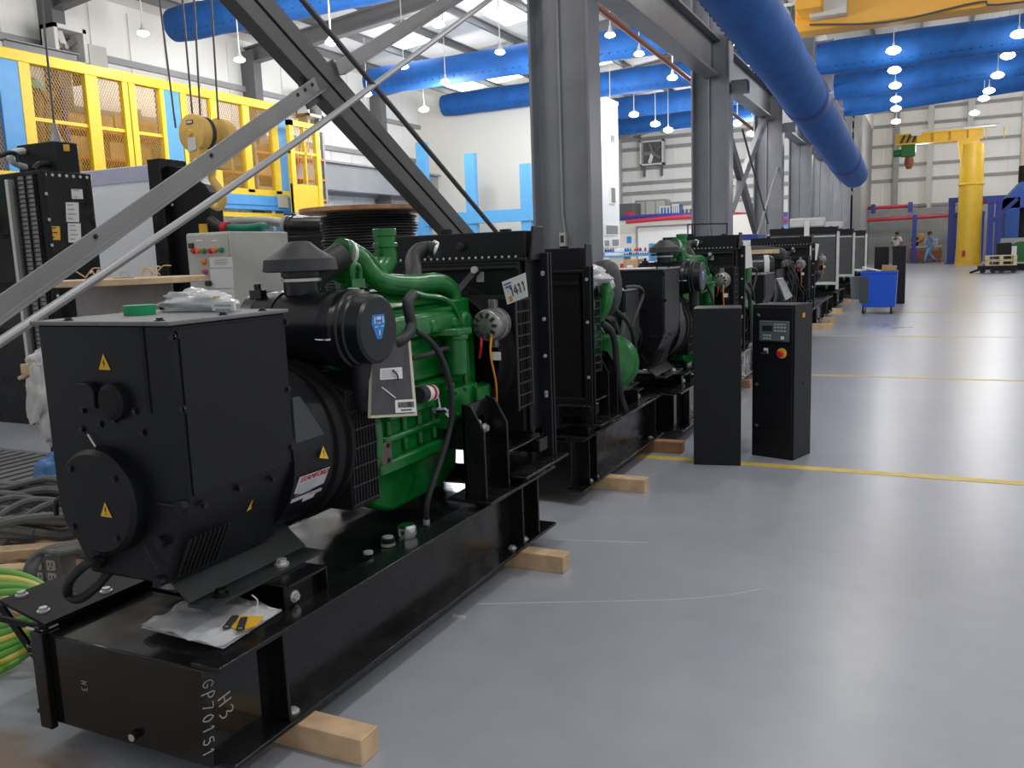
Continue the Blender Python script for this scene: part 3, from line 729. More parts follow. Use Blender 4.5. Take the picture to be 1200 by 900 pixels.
def g_engine(t, mat='green', full=True):
    b = G()
    b.box(-2.19, -1.81, 2.55, 3.30, 0.60, 0.90)                               # crankcase
    b.prism([(-2.22, 0.60), (-1.78, 0.60), (-1.78, 0.655), (-2.22, 0.655)], 'y', 2.56, 3.28)   # pan rail
    b.box(-2.15, -1.84, 2.56, 3.30, 0.90, 1.08)                               # head
    for k in range(6): b.box(-1.815, -1.79, 2.64 + k*0.11, 2.665 + k*0.11, 0.66, 0.86)
    b.box(-1.83, -1.765, 2.62, 2.95, 0.80, 0.885); b.box(-1.83, -1.78, 2.60, 3.24, 0.715, 0.745)
    block = b.build('engine_block', mat, t, bevel=0.012)
    b = G(); b.lathe((-2.01, 2.50, 0.76), (-2.01, 2.62, 0.76), [(0, 0.265), (0.3, 0.265), (0.35, 0.235), (1, 0.20)], 32); b.build('flywheel_housing', mat, t, bevel=0.004)
    G().prism([(2.58, 0.60), (3.26, 0.60), (3.24, 0.47), (3.10, 0.42), (2.72, 0.42), (2.60, 0.47)], 'x', -2.14, -1.85).build('oil_pan', mat, t, bevel=0.015)
    b = G(); b.prism([(-1.90, 1.09), (-1.775, 1.09), (-1.765, 1.12), (-1.775, 1.175), (-1.80, 1.19), (-1.90, 1.19)], 'y', 2.55, 3.20); 
    for k in range(4): b.box(-1.79, -1.758, 2.60 + k*0.17, 2.64 + k*0.17, 1.10, 1.15)
    b.build('intake_manifold', mat, t, bevel=0.01)
    b = G(); b.box(-2.12, -1.86, 2.56, 3.24, 1.08, 1.20); b.prism([(-2.10, 1.20), (-1.87, 1.20), (-1.90, 1.275), (-2.07, 1.275)], 'y', 2.57, 3.22)
    vc = b.build('valve_cover', mat, t, bevel=0.012)
    for k in range(4): G().bolt((-1.985, 2.65 + k*0.17, 1.275), (0, 0, 1), 0.012, 0.016).build('bolt', mat, vc)
    b = G(); b.box(-2.02, -1.80, 3.18, 3.33, 1.02, 1.22); b.cyl((-1.88, 3.25, 1.20), (-1.88, 3.25, 1.30), 0.045); b.cyl((-1.83, 3.24, 1.12), (-1.76, 3.24, 1.12), 0.045)
    b.build('thermostat_housing', mat, t, bevel=0.01)
    # front gear cover and pulleys
    b = G(); b.box(-2.18, -1.80, 3.30, 3.36, 0.56, 1.06); b.lathe((-2.0, 3.36, 0.68), (-2.0, 3.41, 0.68), [(0,0.11),(0.4,0.11),(0.5,0.095),(0.6,0.11),(1,0.11)], 28); b.lathe((-1.95, 3.36, 0.98), (-1.95, 3.40, 0.98), [(0,0.075),(1,0.075)], 24)
    b.build('gear_cover', mat, t, bevel=0.006)
    fan = G()
    for k in range(8):
        a = R(45*k); fan.obox((-1.98 + 0.17*math.cos(a), 3.44, 0.95 + 0.17*math.sin(a)), (0.24, 0.012, 0.09), Matrix.Rotation(-a, 3, 'Y') @ Matrix.Rotation(R(25), 3, 'X'))
    fan.cyl((-1.98, 3.42, 0.95), (-1.98, 3.46, 0.95), 0.06)
    fan.build('cooling_fan', 'plastic_black', t, smooth=0)
    # charge alternator, silver
    c = V((-1.695, 3.33, 1.10)); b = G()
    b.lathe(c + V((0,-0.065,0)), c + V((0,0.08,0)), [(0, 0.045), (0.08, 0.066), (0.3, 0.072), (0.33, 0.066), (0.55, 0.066), (0.58, 0.074), (0.8, 0.072), (0.86, 0.05), (1, 0.05)], 28)
    b.obox(c + V((0, 0.02, 0.082)), (0.035, 0.03, 0.05)); b.obox(c + V((0.0, 0.02, -0.082)), (0.03, 0.03, 0.04))
    ca = b.build('charge_alternator', 'alu', t, bevel=0.003)
    b = G()
    for k in range(10):
        a = R(36*k); b.obox(c + V((0.045*math.cos(a), -0.066, 0.045*math.sin(a))), (0.022, 0.01, 0.012), Matrix.Rotation(-a, 3, 'Y'))
    b.build('rear_vents', 'ink', ca, smooth=0)
    G().tube([c + V((0.03,-0.06,-0.03)), c + V((0.03,-0.08,-0.12)), c + V((0.025,-0.03,-0.25)), c + V((0.0,0.02,-0.36))], 0.005, 6, 6).build('wire', 'orange_sticker', ca)
    G().tube([c + V((-0.02,-0.06,-0.04)), c + V((-0.015,-0.08,-0.09)), c + V((-0.04,-0.05,-0.14))], 0.006, 6, 6).build('wire', 'btn_red', ca)
    G().obox(c + V((0.045,-0.06,-0.13)), (0.045, 0.004, 0.035)).build('hang_tag', 'white_paper', ca, smooth=0)
    # oil filter canister and its head
    fx, fy = -1.765, 3.13
    b = G(); b.prism([(fx - 0.09, fy - 0.13), (fx + 0.045, fy - 0.06), (fx + 0.055, fy + 0.05), (fx - 0.09, fy + 0.07)], 'z', 1.075, 1.105); b.cyl((fx, fy, 1.055), (fx, fy, 1.078), 0.056, seg=24)
    b.build('filter_head', mat, t, bevel=0.006)
    G().lathe((fx, fy, 0.905), (fx, fy, 1.058), [(0, 0.035), (0.06, 0.047), (1, 0.049)], 24).build('oil_filter', mat, t)
    b = G(); b.cyl((fx + 0.0, fy + 0.07, 0.86), (fx, fy + 0.07, 1.07), 0.011, seg=10); b.build('oil_pipe', mat, t)
    # injection pump group
    b = G(); b.box(-1.83, -1.73, 3.03, 3.24, 0.73, 0.86); b.box(-1.80, -1.71, 3.20, 3.32, 0.76, 0.84); b.cyl((-1.77, 3.30, 0.80), (-1.77, 3.38, 0.80), 0.04); b.cyl((-1.79, 3.09, 0.70), (-1.79, 3.09, 0.88), 0.03)
    b.box(-1.83, -1.745, 3.0, 3.06, 0.70, 0.78)
    for y, z in ((3.05, 0.845), (3.13, 0.85), (3.21, 0.845), (3.06, 0.75), (3.2, 0.745), (3.25, 0.83)): b.bolt((-1.73, y, z), (1, 0, 0), 0.009, 0.01)
    b.build('injection_pump', mat, t, bevel=0.006)
    if not full: return block
    def P(x, y, X=-1.85): return onX(x, y, X)
    # turbo volute and exhaust elbow
    b = G(); e = P(450, 268, -1.95)
    z0 = e.z
    b.lathe((e.x, e.y, z0), (e.x, e.y, z0 - 0.10), [(0, 0.044), (0.02, 0.047), (0.28, 0.047), (0.32, 0.043), (0.55, 0.043), (0.58, 0.050), (0.72, 0.050), (0.76, 0.043), (1, 0.043)], 24)
    b.tube([(e.x, e.y, z0 - 0.09), (e.x, e.y - 0.005, z0 - 0.13), (e.x - 0.01, e.y - 0.06, z0 - 0.17), (e.x - 0.02, e.y - 0.13, z0 - 0.16)], 0.046, 16, 5)
    b.build('exhaust_elbow', mat, t)
    b = G(); b.lathe((-1.98, 2.62, 1.40), (-1.98, 2.80, 1.36), [(0, 0.045), (0.2, 0.075), (0.5, 0.08), (0.75, 0.07), (0.8, 0.05), (1, 0.05)], 24); b.cyl((-1.98, 2.70, 1.22), (-1.98, 2.70, 1.37), 0.045); b.build('turbocharger', mat, t)
    b = G(); b.tube([P(399, 291, -1.93), P(408, 294, -1.93), P(420, 303, -1.92), P(434, 321, -1.90), P(450, 331, -1.88), P(480, 333.5, -1.86), P(505, 331, -1.85), P(520, 333, -1.84), P(529, 344, -1.84), P(531, 366, -1.84)], 0.040, 18, 5); b.build('charge_air_pipe', mat, t)
    b = G(); b.tube([P(412, 288, -1.98), P(420, 290, -1.97), P(432, 298, -1.95), P(447, 315, -1.90), P(458, 328, -1.87)], 0.011, 8, 5); b.build('oil_line', mat, t)
    b = G(); b.tube([P(480, 341, -1.80), P(497, 346, -1.79), P(518, 349, -1.78), P(531, 358, -1.77), P(539, 376, -1.77)], 0.010, 8, 5); b.build('oil_line', mat, t)
    p = P(417, 321, -1.85); b = G(); b.tube([p + V((0, -0.022, -0.02)), p + V((0, -0.022, 0.015)), p + V((0, 0, 0.035)), p + V((0, 0.022, 0.015)), p + V((0, 0.022, -0.02))], 0.011, 8, 4); b.box(p.x - 0.02, p.x + 0.01, p.y - 0.04, p.y + 0.04, p.z - 0.05, p.z - 0.018); b.build('lifting_eye', mat, t)
    # rubber elbow from the rain cap to the turbo
    b = G(); b.tube([(-1.955, 2.41, 1.31), (-1.955, 2.44, 1.335), (-1.955, 2.52, 1.372), P(401, 300, -1.93)], 0.052, 18, 5); h = b.build('intake_hose', 'rubber', t)
    p = P(403, 297, -1.93); q = P(409, 299, -1.93); G().lathe(p, p + (q - p).normalized()*0.018, [(0, 0.055), (1, 0.055)], 24).build('clamp', 'zinc', h)
    # coolant and breather hoses
    b = G(); b.tube([P(485, 332, -1.87), P(485, 318, -1.90), P(484, 305, -1.95), P(490, 295, -1.95), P(500, 292, -1.93), P(512, 294, -1.88)], 0.034, 16, 5); h = b.build('radiator_hose', 'rubber', t)
    p, q = P(505, 291, -1.91), P(509, 293, -1.90); G().lathe(p, q, [(0, 0.040), (1, 0.040)], 20).build('clamp', 'zinc', h)
    G().tube([P(484, 345, -1.74), P(478, 354, -1.72), P(479, 366, -1.71), P(482, 381, -1.70), P(477, 393, -1.69), P(466, 401, -1.69), P(455, 405, -1.72)], 0.021, 12, 6).build('breather_hose', 'rubber', t)
    G().tube([P(488, 388, -1.74), P(500, 396, -1.72), P(514, 413, -1.70), P(524, 437, -1.68), P(529, 465, -1.68), P(528, 498, -1.69), P(518, 535, -1.70), P(506, 570, -1.71), P(500, 592, -1.72), P(500, 608, -1.725)], 0.0115, 12, 6).build('fuel_hose', 'rubber', t)
    G().tube([P(482, 420, -1.76), P(500, 416, -1.76), P(520, 409, -1.76), P(535, 408, -1.77)], 0.011, 8, 5).build('fuel_hose', 'rubber', t)
    # fuel filter, valve, blanking plate
    p = P(500, 461, -1.74); b = G(); b.lathe(p + V((0, -0.055, 0.004)), p + V((0, 0.05, -0.004)), [(0, 0.026), (0.06, 0.031), (0.94, 0.031), (1, 0.026)], 24)
    ff = b.build('fuel_filter', 'white_paper', t)
    G().lathe(p + V((0, -0.058, 0.004)), p + V((0, -0.02, 0.002)), [(0, 0.028), (0.1, 0.0325), (1, 0.0325)], 24).build('filter_band', 'ink', ff)
    G().lathe(p + V((0, 0.012, -0.001)), p + V((0, 0.03, -0.002)), [(0, 0.0318), (1, 0.0318)], 24).build('filter_stripe', 'red_print', ff)
    p = P(516, 478, -1.73); b = G(); b.tube([p + V((0,-0.01,0.05)), p + V((0,0,0.01)), p], 0.008, 8); b.cyl(p + V((0,-0.05,0.0)), p + V((0,0.03,-0.012)), 0.012, seg=8); b.obox(p + V((0,-0.05,-0.02)), (0.008, 0.05, 0.014), Matrix.Rotation(R(-35), 3, 'X')); b.cyl(p + V((0,0.02,-0.01)), p + V((0.01,0.05,-0.04)), 0.013, seg=6)
    b.build('drain_valve', 'chrome', t)
    b = G(); q = [P(442, 523, -1.775), P(458, 517, -1.775), P(460, 541, -1.775), P(441, 549, -1.775)]; b.slab(list(reversed(q)), 0.012)
    pl = b.build('blanking_plate', 'bronze_plate', t, bevel=0.003)
    for x, y in ((446, 526), (455, 522), (456, 539), (446, 543)): G().bolt(P(x, y, -1.774), (1, 0, 0), 0.007, 0.006).build('bolt', 'ink', pl)
    return block

def g_aircleaner(t, deco=True):
    y, z, r = 2.40, 1.168, 0.133
    b = G(); b.lathe((-2.16, y, z), (-1.645, y, z), [(0, r*0.8), (0.02, r*0.97), (0.12, r), (0.13, r*0.97), (0.68, r*0.97), (0.69, r*1.02), (0.73, r*1.02), (0.75, r*0.985), (0.79, r*0.985), (0.80, r*1.01), (0.84, r*1.01), (0.85, r*0.95), (0.885, r*0.95), (0.895, r*0.90), (0.985, r*0.87), (1, r*0.79)], 44)
    body = b.build('air_cleaner', 'plastic_black', t, smooth=35)
    for a in (70, -62, 190):
        c = V((-1.765, y + r*0.98*math.cos(R(a)), z + r*0.98*math.sin(R(a)))); n = V((0, math.cos(R(a)), math.sin(R(a))))
        q = G(); q.tube([c + V((-0.04,0,0)) + n*0.006, c + V((-0.01,0.004,0)) + n*0.016, c + V((0.02,0,0)) + n*0.004, c + V((0.005,-0.004,0)) + n*0.012, c + V((-0.03,0,0)) + n*0.012], 0.0035, 6, 4); q.build('clip', 'chrome', body)
    b = G(); b.obox((-2.10, y - 0.06, z + r*0.93), (0.05, 0.03, 0.03)); b.cyl((-2.10, y - 0.06, z + r*0.9), (-2.10, y - 0.06, z + r*0.9 + 0.04), 0.012); b.build('bracket_lug', 'plastic_black', body)
    for x in (-2.03,): 
        G().lathe((x, y, z), (x + 0.022, y, z), [(0, r*1.0), (1, r*1.0)], 40).build('mounting_strap', 'plastic_black', body)
    b = G(); b.tube([(-1.72, y, z - r*0.8), (-1.72, y + 0.005, z - r*0.8 - 0.07), (-1.725, y + 0.02, z - r*0.8 - 0.17)], 0.040, 16, 4); b.lathe((-1.722, y + 0.012, z - r*0.8 - 0.10), (-1.722, y + 0.013, z - r*0.8 - 0.12), [(0, 0.043), (1, 0.043)], 18); b.build('outlet_hose', 'rubber', body)
    b = G(); b.box(-2.05, -1.99, y - 0.03, y + 0.03, 1.0, 1.06); b.box(-2.14, -1.90, y - 0.05, y + 0.05, 1.0, 1.02); b.build('support_bracket', 'black_satin', t)
    # rain cap (mushroom)
    c = V((-1.955, 2.40, 0))
    m = G(); m.lathe(c + V((0,0,1.365)), c + V((0,0,1.468)), [(0, 0.116), (0.04, 0.128), (0.42, 0.122), (0.47, 0.112), (0.75, 0.066), (0.97, 0.040), (1.0, 0.03)], 36); cap = m.build('rain_cap', 'cap_grey', t, smooth=35)
    n = G(); n.lathe(c + V((0,0,1.285)), c + V((0,0,1.37)), [(0, 0.062), (0.72, 0.062), (0.74, 0.068), (1, 0.068)], 28); n.build('intake_neck', 'plastic_black', cap)
    G().lathe(c + V((0,0,1.332)), c + V((0,0,1.342)), [(0, 0.068), (1, 0.068)], 28).build('clamp', 'zinc', cap)
    if deco:
        p = V((-1.6445, y, z + 0.008)); b = G(); q = [(-0.034, 0.040), (0.034, 0.040), (0.040, 0.012), (0.012, -0.042), (-0.012, -0.042), (-0.040, 0.012)]
        b.slab([p + V((0, a, c2)) for a, c2 in reversed(q)][::-1], -0.0015); st = b.build('filter_label', 'blue_sticker', body, smooth=0)
        b = G()
        for a, c2, w2, h2 in ((-0.024, 0.022, 0.006, 0.022), (0.024, 0.022, 0.006, 0.022), (0, 0.028, 0.026, 0.010), (0, 0.012, 0.020, 0.003), (-0.018, 0.0, 0.016, 0.003), (0.018, 0.0, 0.016, 0.003), (0, -0.020, 0.006, 0.018)):
            b.box(p.x + 0.0015, p.x + 0.0022, p.y + a - w2/2, p.y + a + w2/2, p.z + c2 - h2/2, p.z + c2 + h2/2)
        b.build('label_print', 'white_paper', st, smooth=0)
    return body

def g_radiator(t, zt=1.50, frame='black_satin', core='dark_core', x0=-2.28, x1=-1.60, tankm='black_satin', posts=True):
    b = G(); b.box(x0, x1, 3.50, 3.66, zt - 0.12, zt); b.box(x0 - 0.01, x1 + 0.01, 3.48, 3.68, zt - 0.135, zt - 0.118)
    b.cyl((x0 + 0.25, 3.56, zt), (x0 + 0.25, 3.56, zt + 0.025), 0.03); b.box(x1 - 0.15, x1 - 0.1, 3.55, 3.58, zt, zt + 0.012)
    b.slab([(x1 + 0.012, 3.50, zt - 0.13), (x1 + 0.012, 3.67, zt - 0.13), (x1 + 0.012, 3.65, zt + 0.02), (x1 + 0.012, 3.54, zt + 0.02)], -0.012)
    tank = b.build('header_tank', tankm, t, bevel=0.004)
    n = 19
    screws([(x0 + 0.04 + k*(x1 - x0 - 0.08)/(n-1), 3.482, zt - 0.112) for k in range(n)], (0, -1, 0), 0.004, 0.005, 'zinc', tank, 'bolt')
    G().lathe((x0 + 0.36, 3.50, zt - 0.06), (x0 + 0.36, 3.47, zt - 0.06), [(0, 0.02), (0.5, 0.02), (0.6, 0.013), (1, 0.013)], 16).build('drain_cock', 'steel_guard', tank)
    # core: fins seen on the outer face
    G().box(x0 + 0.02, x1 - 0.02, 3.52, 3.655, 0.58, zt - 0.12).build('radiator_core', core, t, smooth=0)
    fi = G()
    for k in range(26): 
        z = 0.60 + k*(zt - 0.76)/25; fi.box(x0 + 0.03, x1 - 0.03, 3.655, 3.658, z, z + 0.006)
    for k in range(34):
        x = x0 + 0.03 + k*(x1 - x0 - 0.06)/33; fi.box(x, x + 0.003, 3.655, 3.660, 0.60, zt - 0.16)
    fi.build('core_grille', 'black_matte' if core == 'dark_core' else 'steel_guard', t, smooth=0)
    G().box(x0 + 0.02, x1 - 0.02, 3.655, 3.672, zt - 0.20, zt - 0.175).build('crossbar', frame, t, smooth=0)
    # fan shroud on the engine side with its opening
    b = G(); b.box(x0 + 0.02, x1 - 0.02, 3.47, 3.52, 0.60, zt - 0.135); b.lathe((-1.98, 3.36, 0.95), (-1.98, 3.47, 0.95), [(0, 0.30), (0.9, 0.31), (1, 0.33)], 40, caps=False)
    b.build('fan_shroud', 'black_matte', t, bevel=0.004)
    # posts with bolts
    b = G(); b.box(x1 - 0.012, x1 + 0.055, 3.615, 3.63, 0.44, zt - 0.10); b.box(x1 - 0.012, x1 + 0.0, 3.50, 3.63, 0.44, zt - 0.10); b.box(x1 + 0.005, x1 + 0.05, 3.66, 3.675, 0.44, zt - 0.10); b.box(x0 - 0.04, x0 + 0.012, 3.50, 3.67, 0.44, zt - 0.10)
    b.box(x0, x1, 3.50, 3.66, 0.54, 0.60)
    ps = b.build('side_post', frame, t, bevel=0.003)
    for z in (zt - 0.19, zt - 0.195, 1.10, 0.93, 0.76, 0.745):
        G().bolt((x1 + 0.03, 3.615, z), (0, -1, 0), 0.0065, 0.008).build('bolt', 'zinc', ps)
    for z in (zt - 0.17, 1.02, 0.72): G().bolt((x1 + 0.03, 3.675, z), (0, 1, 0), 0.0065, 0.008).build('bolt', 'zinc', ps)
    # fan guard mesh on the aisle side
    b = G(); xg = x1 + 0.012
    b.box(xg, xg + 0.006, 3.34, 3.355, 0.72, zt - 0.28); b.box(xg, xg + 0.006, 3.49, 3.505, 0.72, zt - 0.28)
    for k in range(10): z = 0.73 + k*(zt - 1.03)/9; b.box(xg, xg + 0.006, 3.345, 3.50, z, z + 0.006)
    for k in range(6): b.box(xg + 0.001, xg + 0.004, 3.36 + k*0.023, 3.362 + k*0.023, 0.72, zt - 0.28)
    b.box(x0 + 0.1, xg, 3.34, 3.352, zt - 0.29, zt - 0.275)
    b.build('fan_guard', 'steel_guard', t, smooth=0)
    # stay bars on the engine side
    b = G(); b.tube([(x0 + 0.10, 3.44, zt - 0.19), (x0 + 0.12, 3.45, zt - 0.165), (x1 - 0.02, 3.45, zt - 0.16)], 0.010, 8, 4); b.slab([(-1.90, 3.30, 1.21), (-1.86, 3.30, 1.21), (-1.80, 3.44, 1.335), (-1.84, 3.44, 1.335)], 0.012)
    b.build('stay_bar', 'black_satin', t)
    G().cyl((-1.82, 3.435, 1.335), (-1.82, 3.42, 1.335), 0.016, seg=12).build('bolt', 'zinc', t)
    G().box(-1.83, -1.795, 3.462, 3.468, 1.28, 1.325).build('rating_label', 'key_grey', t, smooth=0)

def g_mounts(t):
    b = G()
    b.box(-1.675, -1.66, 2.99, 3.22, 0.40, 0.80)
    for y in (2.99, 3.20): b.prism([(-1.675, 0.81), (-1.63, 0.80), (-1.575, 0.70), (-1.575, 0.40), (-1.675, 0.40)], 'y', y, y + 0.012)
    b.box(-1.80, -1.66, 3.06, 3.16, 0.60, 0.74)
    b.box(-1.76, -1.55, 2.98, 3.32, 0.40, 0.412); b.box(-1.80, -1.58, 3.30, 3.72, 0.375, 0.39)
    br = b.build('engine_bracket', 'black_gloss', t, bevel=0.003)
    for y, z in ((3.08, 0.715), (3.09, 0.665), (3.15, 0.68)): G().bolt((-1.659, y, z), (1, 0, 0), 0.014, 0.02).build('bolt', 'zinc', br)
    b = G(); b.box(-1.75, -1.58, 3.22, 3.74, 0.56, 0.57); b.box(-1.75, -1.735, 3.22, 3.74, 0.46, 0.57); b.box(-1.75, -1.50, 3.22, 3.70, 0.448, 0.46)
    b.box(-2.3, -1.56, 3.50, 3.68, 0.50, 0.56); b.box(-1.72, -1.60, 3.40, 3.60, 0.376, 0.45); b.box(-2.30, -2.15, 3.40, 3.65, 0.376, 0.50)
    b.build('radiator_support', 'black_gloss', t, bevel=0.003)
    p = V((-1.60, 3.52, 0.57)); q = G(); q.cyl(p, p + V((0,0,0.012)), 0.03, seg=16); q.cyl(p, p + V((0,0,0.05)), 0.008, seg=8); q.build('rubber_mount', 'rubber', t)

def g_root(X0, Y0, S, label, group='diesel generator sets in the row along the aisle'):
    G.X0, G.Y0, G.S = X0, Y0, S
    return thing('generator_set', (X0, Y0, 0), label, 'generator', group)

# ---- first generator
gen = g_root(GX, GY, 1, 'nearest black generator with green engine and silver filler cap on its tank')
tank = g_base(gen); g_tank_fittings(gen); alt = g_alternator(gen); g_engine(gen); g_aircleaner(gen); g_radiator(gen); g_mounts(gen)
third = copy_tree(gen, (GX + 0.05, GY + 4.46, 0), 'third generator of the row, green engine, standing behind the plain black cabinet', skip=('cover_screws',))
# marks that only the first one carries
y0 = 1.62
warn_sign(gen, onY(122, 424, y0 - 0.001), (1, 0, 0), (0, 0, 1), 0.046)
warn_sign(gen, onY(124, 597, y0 - 0.0565), (1, 0, 0.0), (0, 0, 1), 0.044, 'bang')
warn_sign(gen, onX(379, 530, -1.728), (0.1, 1, -0.3), (-0.2, 0.25, 1), 0.042, 'bang')
warn_sign(gen, onX(295, 590, -1.79), (-0.25, 1, 0.0), (0.4, 0.1, 1), 0.042)
# maker's plate on the lower drum, tilted with the drum
K = [onX(340.5, 590, -1.775), onX(376, 575, -1.775), onX(386.5, 547.5, -1.738), onX(351.5, 560, -1.738)]
dx = (K[2] - K[3]).normalized(); up = (K[3] - K[0]); up = (up - dx*up.dot(dx)).normalized(); nn = dx.cross(up)
if nn.x < 0: nn = -nn
def kp(u, v, k=0.0): return K[0].lerp(K[1], u).lerp(K[3].lerp(K[2], u), v) + nn*k
pl = MB().slab([kp(0, 0), kp(1, 0), kp(1, 1), kp(0, 1)], 0.002).slab([kp(0.42, -0.16), kp(0.78, -0.16), kp(0.82, 0), kp(0.42, 0)], 0.002).build('rating_plate', 'plate_silver', gen, smooth=0)
text_on('STAMFORD', 'plate_lettering', 'red_print', pl, kp(0.05, 0.80, 0.0008), dx, up, 0.0272, shear=0.2)
b = MB()
for k in range(6):
    v = 0.14 + k*0.10; b.slab([kp(0.06, v, .0008), kp(0.55 + 0.3*rnd.random(), v, .0008), kp(0.6, v + 0.025, .0008), kp(0.06, v + 0.025, .0008)], 0.0004)
b.slab([kp(0.60, 0.03, .0008), kp(0.96, 0.03, .0008), kp(0.96, 0.11, .0008), kp(0.60, 0.11, .0008)], 0.0004)
b.build('plate_print', 'grey_print', pl, smooth=0)
# chalk marks on the tank
zt = V((0, 0, 1))
GLY = {'G': [[(.9,.8),(.6,1),(.2,.8),(.1,.4),(.4,.05),(.8,.2),(.8,.45),(.5,.45)]], 'P': [[(.2,-.2),(.25,1),(.7,.95),(.85,.7),(.6,.45),(.25,.45)]], '7': [[(.05,.95),(.8,1),(.6,.5),(.4,0)]],
       '0': [[(.5,1),(.2,.7),(.2,.25),(.5,0),(.8,.3),(.8,.7),(.5,1)]], '1': [[(.25,.8),(.5,1),(.46,0)]], '5': [[(.85,1),(.3,.95),(.25,.6),(.6,.62),(.85,.35),(.6,.02),(.15,.1)]],
       'H': [[(.15,1),(.1,0)],[(.15,.5),(.75,.5)],[(.8,1),(.75,0)]], '3': [[(.1,.9),(.5,1),(.75,.8),(.4,.5),(.8,.4),(.75,.1),(.2,-.1)]], 'N': [[(.1,0),(.15,1),(.7,0),(.75,1)]], '2': [[(.1,.8),(.5,1),(.8,.7),(.1,0),(.85,.05)]], '4': [[(.6,1),(.1,.35),(.85,.35)],[(.6,.7),(.55,0)]]}
def chalk(txt, p, xd, yd, size, par, name='chalk_mark', mat='chalk', r=0.0016, wob=0.06, adv=0.85):
    """hand-drawn strokes: p = start of the base line, xd = writing direction, yd = up of the letters"""
    b = MB(); xd = V(xd).normalized(); yd = V(yd).normalized(); rc = random.Random(len(txt) + int(size*1000)); n = xd.cross(yd)*0.0005
    for i, ch in enumerate(txt):
        if ch == ' ': continue
        dy = rc.uniform(-wob, wob)
        for st in GLY[ch]:
            b.tube([V(p) + n + xd*(size*(i*adv + x*0.62)) + yd*(size*(y + dy)) for x, y in st], r, 5, 3 if len(st) > 2 else 0)
    return b.build(name, mat, par)
chalk('GP70151', onX(238, 799, -1.6545), (0, -0.12, -1), (0, 1, -0.12), 0.036, tank)
chalk('H3', onX(255, 820, -1.6545), (0, 0.12, -1), (0, 1, 0.12), 0.045, tank, r=0.002)
chalk('N3', onY(95, 797, 1.529), (0, 0, -1), (1, 0, 0), 0.022, tank, r=0.001)
chalk('271N', onY(31, 755, 1.584), (0.30, 0, -0.9), (0.9, 0, 0.3), 0.026, gen, r=0.0014)
# black hose loop hanging below the alternator front
MB().tube([onY(118, 655, 1.60), onY(100, 662, 1.55), onY(82, 680, 1.56), onY(80, 696, 1.60), onY(92, 702, 1.60), onY(110, 690, 1.62), onY(130, 668, 1.66)], 0.014, 12, 8).build('cable_loop', 'rubber', gen)
MB().tube([onY(75, 582, 1.60), onY(66, 588, 1.60), onY(66, 602, 1.62)], 0.008, 8, 5).build('cable_loop', 'rubber', gen)
# ---- second generator: turned round, radiator toward the first one
def blob(c, sx, sy, sz, name, mat, label=None, cat=None, parent=None, seed=1, amp=0.18, flat=None):
    """crumpled film or bag"""
    r = random.Random(seed); b = MB(); b.ball(c, 1.0, sx, sy, sz, 28, 18)
    from mathutils import noise as nz
    c = V(c)
    for i, p in enumerate(b.v):
        d = p - c; q = V((d.x/sx, d.y/sy, d.z/sz))
        k = 1 + amp*nz.noise(q*1.9 + V((seed*3.1, 0, 0))) + amp*0.6*abs(nz.noise(q*4.5 + V((0, seed*2.3, 0)))) 
        b.v[i] = c + d*k
        if flat is not None and b.v[i].z < flat: b.v[i].z = flat
    o = b.build(name, mat, parent, smooth=60)
    return tag(o, label, cat) if label else o

g2 = g_root(GX - 0.07, 5.95, -0.74, 'second generator, its black radiator facing the nearest generator and green flywheel housing')
g_base(g2, wing=False); a2 = g_alternator(g2, 1.13, deco=False); g_engine(g2, full=False); g_radiator(g2, zt=1.42); g_mounts(g2)
c = onY(714, 337, 5.0)
MB().lathe((c.x - 0.34, 5.0, c.z), (c.x + 0.05, 5.0, c.z), [(0, 0.10), (0.05, 0.145), (0.5, 0.15), (0.72, 0.168), (0.86, 0.17), (0.95, 0.15), (1.0, 0.10)], 36).build('air_cleaner', 'rubber', g2, smooth=50)
e = onY(711, 352, 4.72); b = MB(); b.tube([e + V((-0.03, 0.05, 0.10)), e + V((0, 0, 0.06)), e + V((0.0, -0.02, -0.02)), e + V((-0.05, 0, -0.10))], 0.036, 16, 5); b.cyl(e + V((0,0,0.02)), e + V((0.0,-0.004,0.05)), 0.044, seg=20); b.build('exhaust_elbow', 'green', g2)
def Q(x, y, X=-1.70): return onX(x, y, X)
MB().tube([Q(718, 361, -1.75), Q(730, 371), Q(739, 384), Q(744, 404), Q(744, 420), Q(740, 450)], 0.014, 10, 6).build('cable_hose', 'rubber', g2)
MB().tube([Q(705, 378, -1.70), Q(716, 388, -1.66), Q(721, 405, -1.65), Q(723, 432, -1.65), Q(727, 462, -1.66), Q(733, 480, -1.68)], 0.020, 10, 6).build('coolant_hose', 'rubber', g2)
MB().tube([Q(732, 337, -1.74), Q(744, 336, -1.72), Q(752, 339, -1.72), Q(753, 348, -1.72), Q(746, 366, -1.72), Q(741, 385, -1.72), Q(743, 410, -1.72)], 0.012, 10, 6).build('cable_hose', 'rubber', g2)
b = MB(); b.lathe(Q(715, 425, -1.86), Q(715, 425, -1.70), [(0, 0.185), (0.35, 0.185), (0.4, 0.16), (0.62, 0.15), (0.64, 0.10), (0.8, 0.10), (0.82, 0.05), (1, 0.05)], 26); b.build('flywheel_cover', 'green', g2)
g4 = copy_tree(g2, (GX - 0.02, 10.02, 0), 'fourth generator of the row, its black radiator edge showing beyond the third', skip=('terminal_box_lid',))
blob(onX(699, 322, -1.70) + V((-0.06, 0, -0.01)), 0.11, 0.11, 0.06, 'plastic_bag', 'bag_film', 'crumpled clear plastic bag wrapped over the second generator pipe', 'bag', seed=4, amp=0.5)
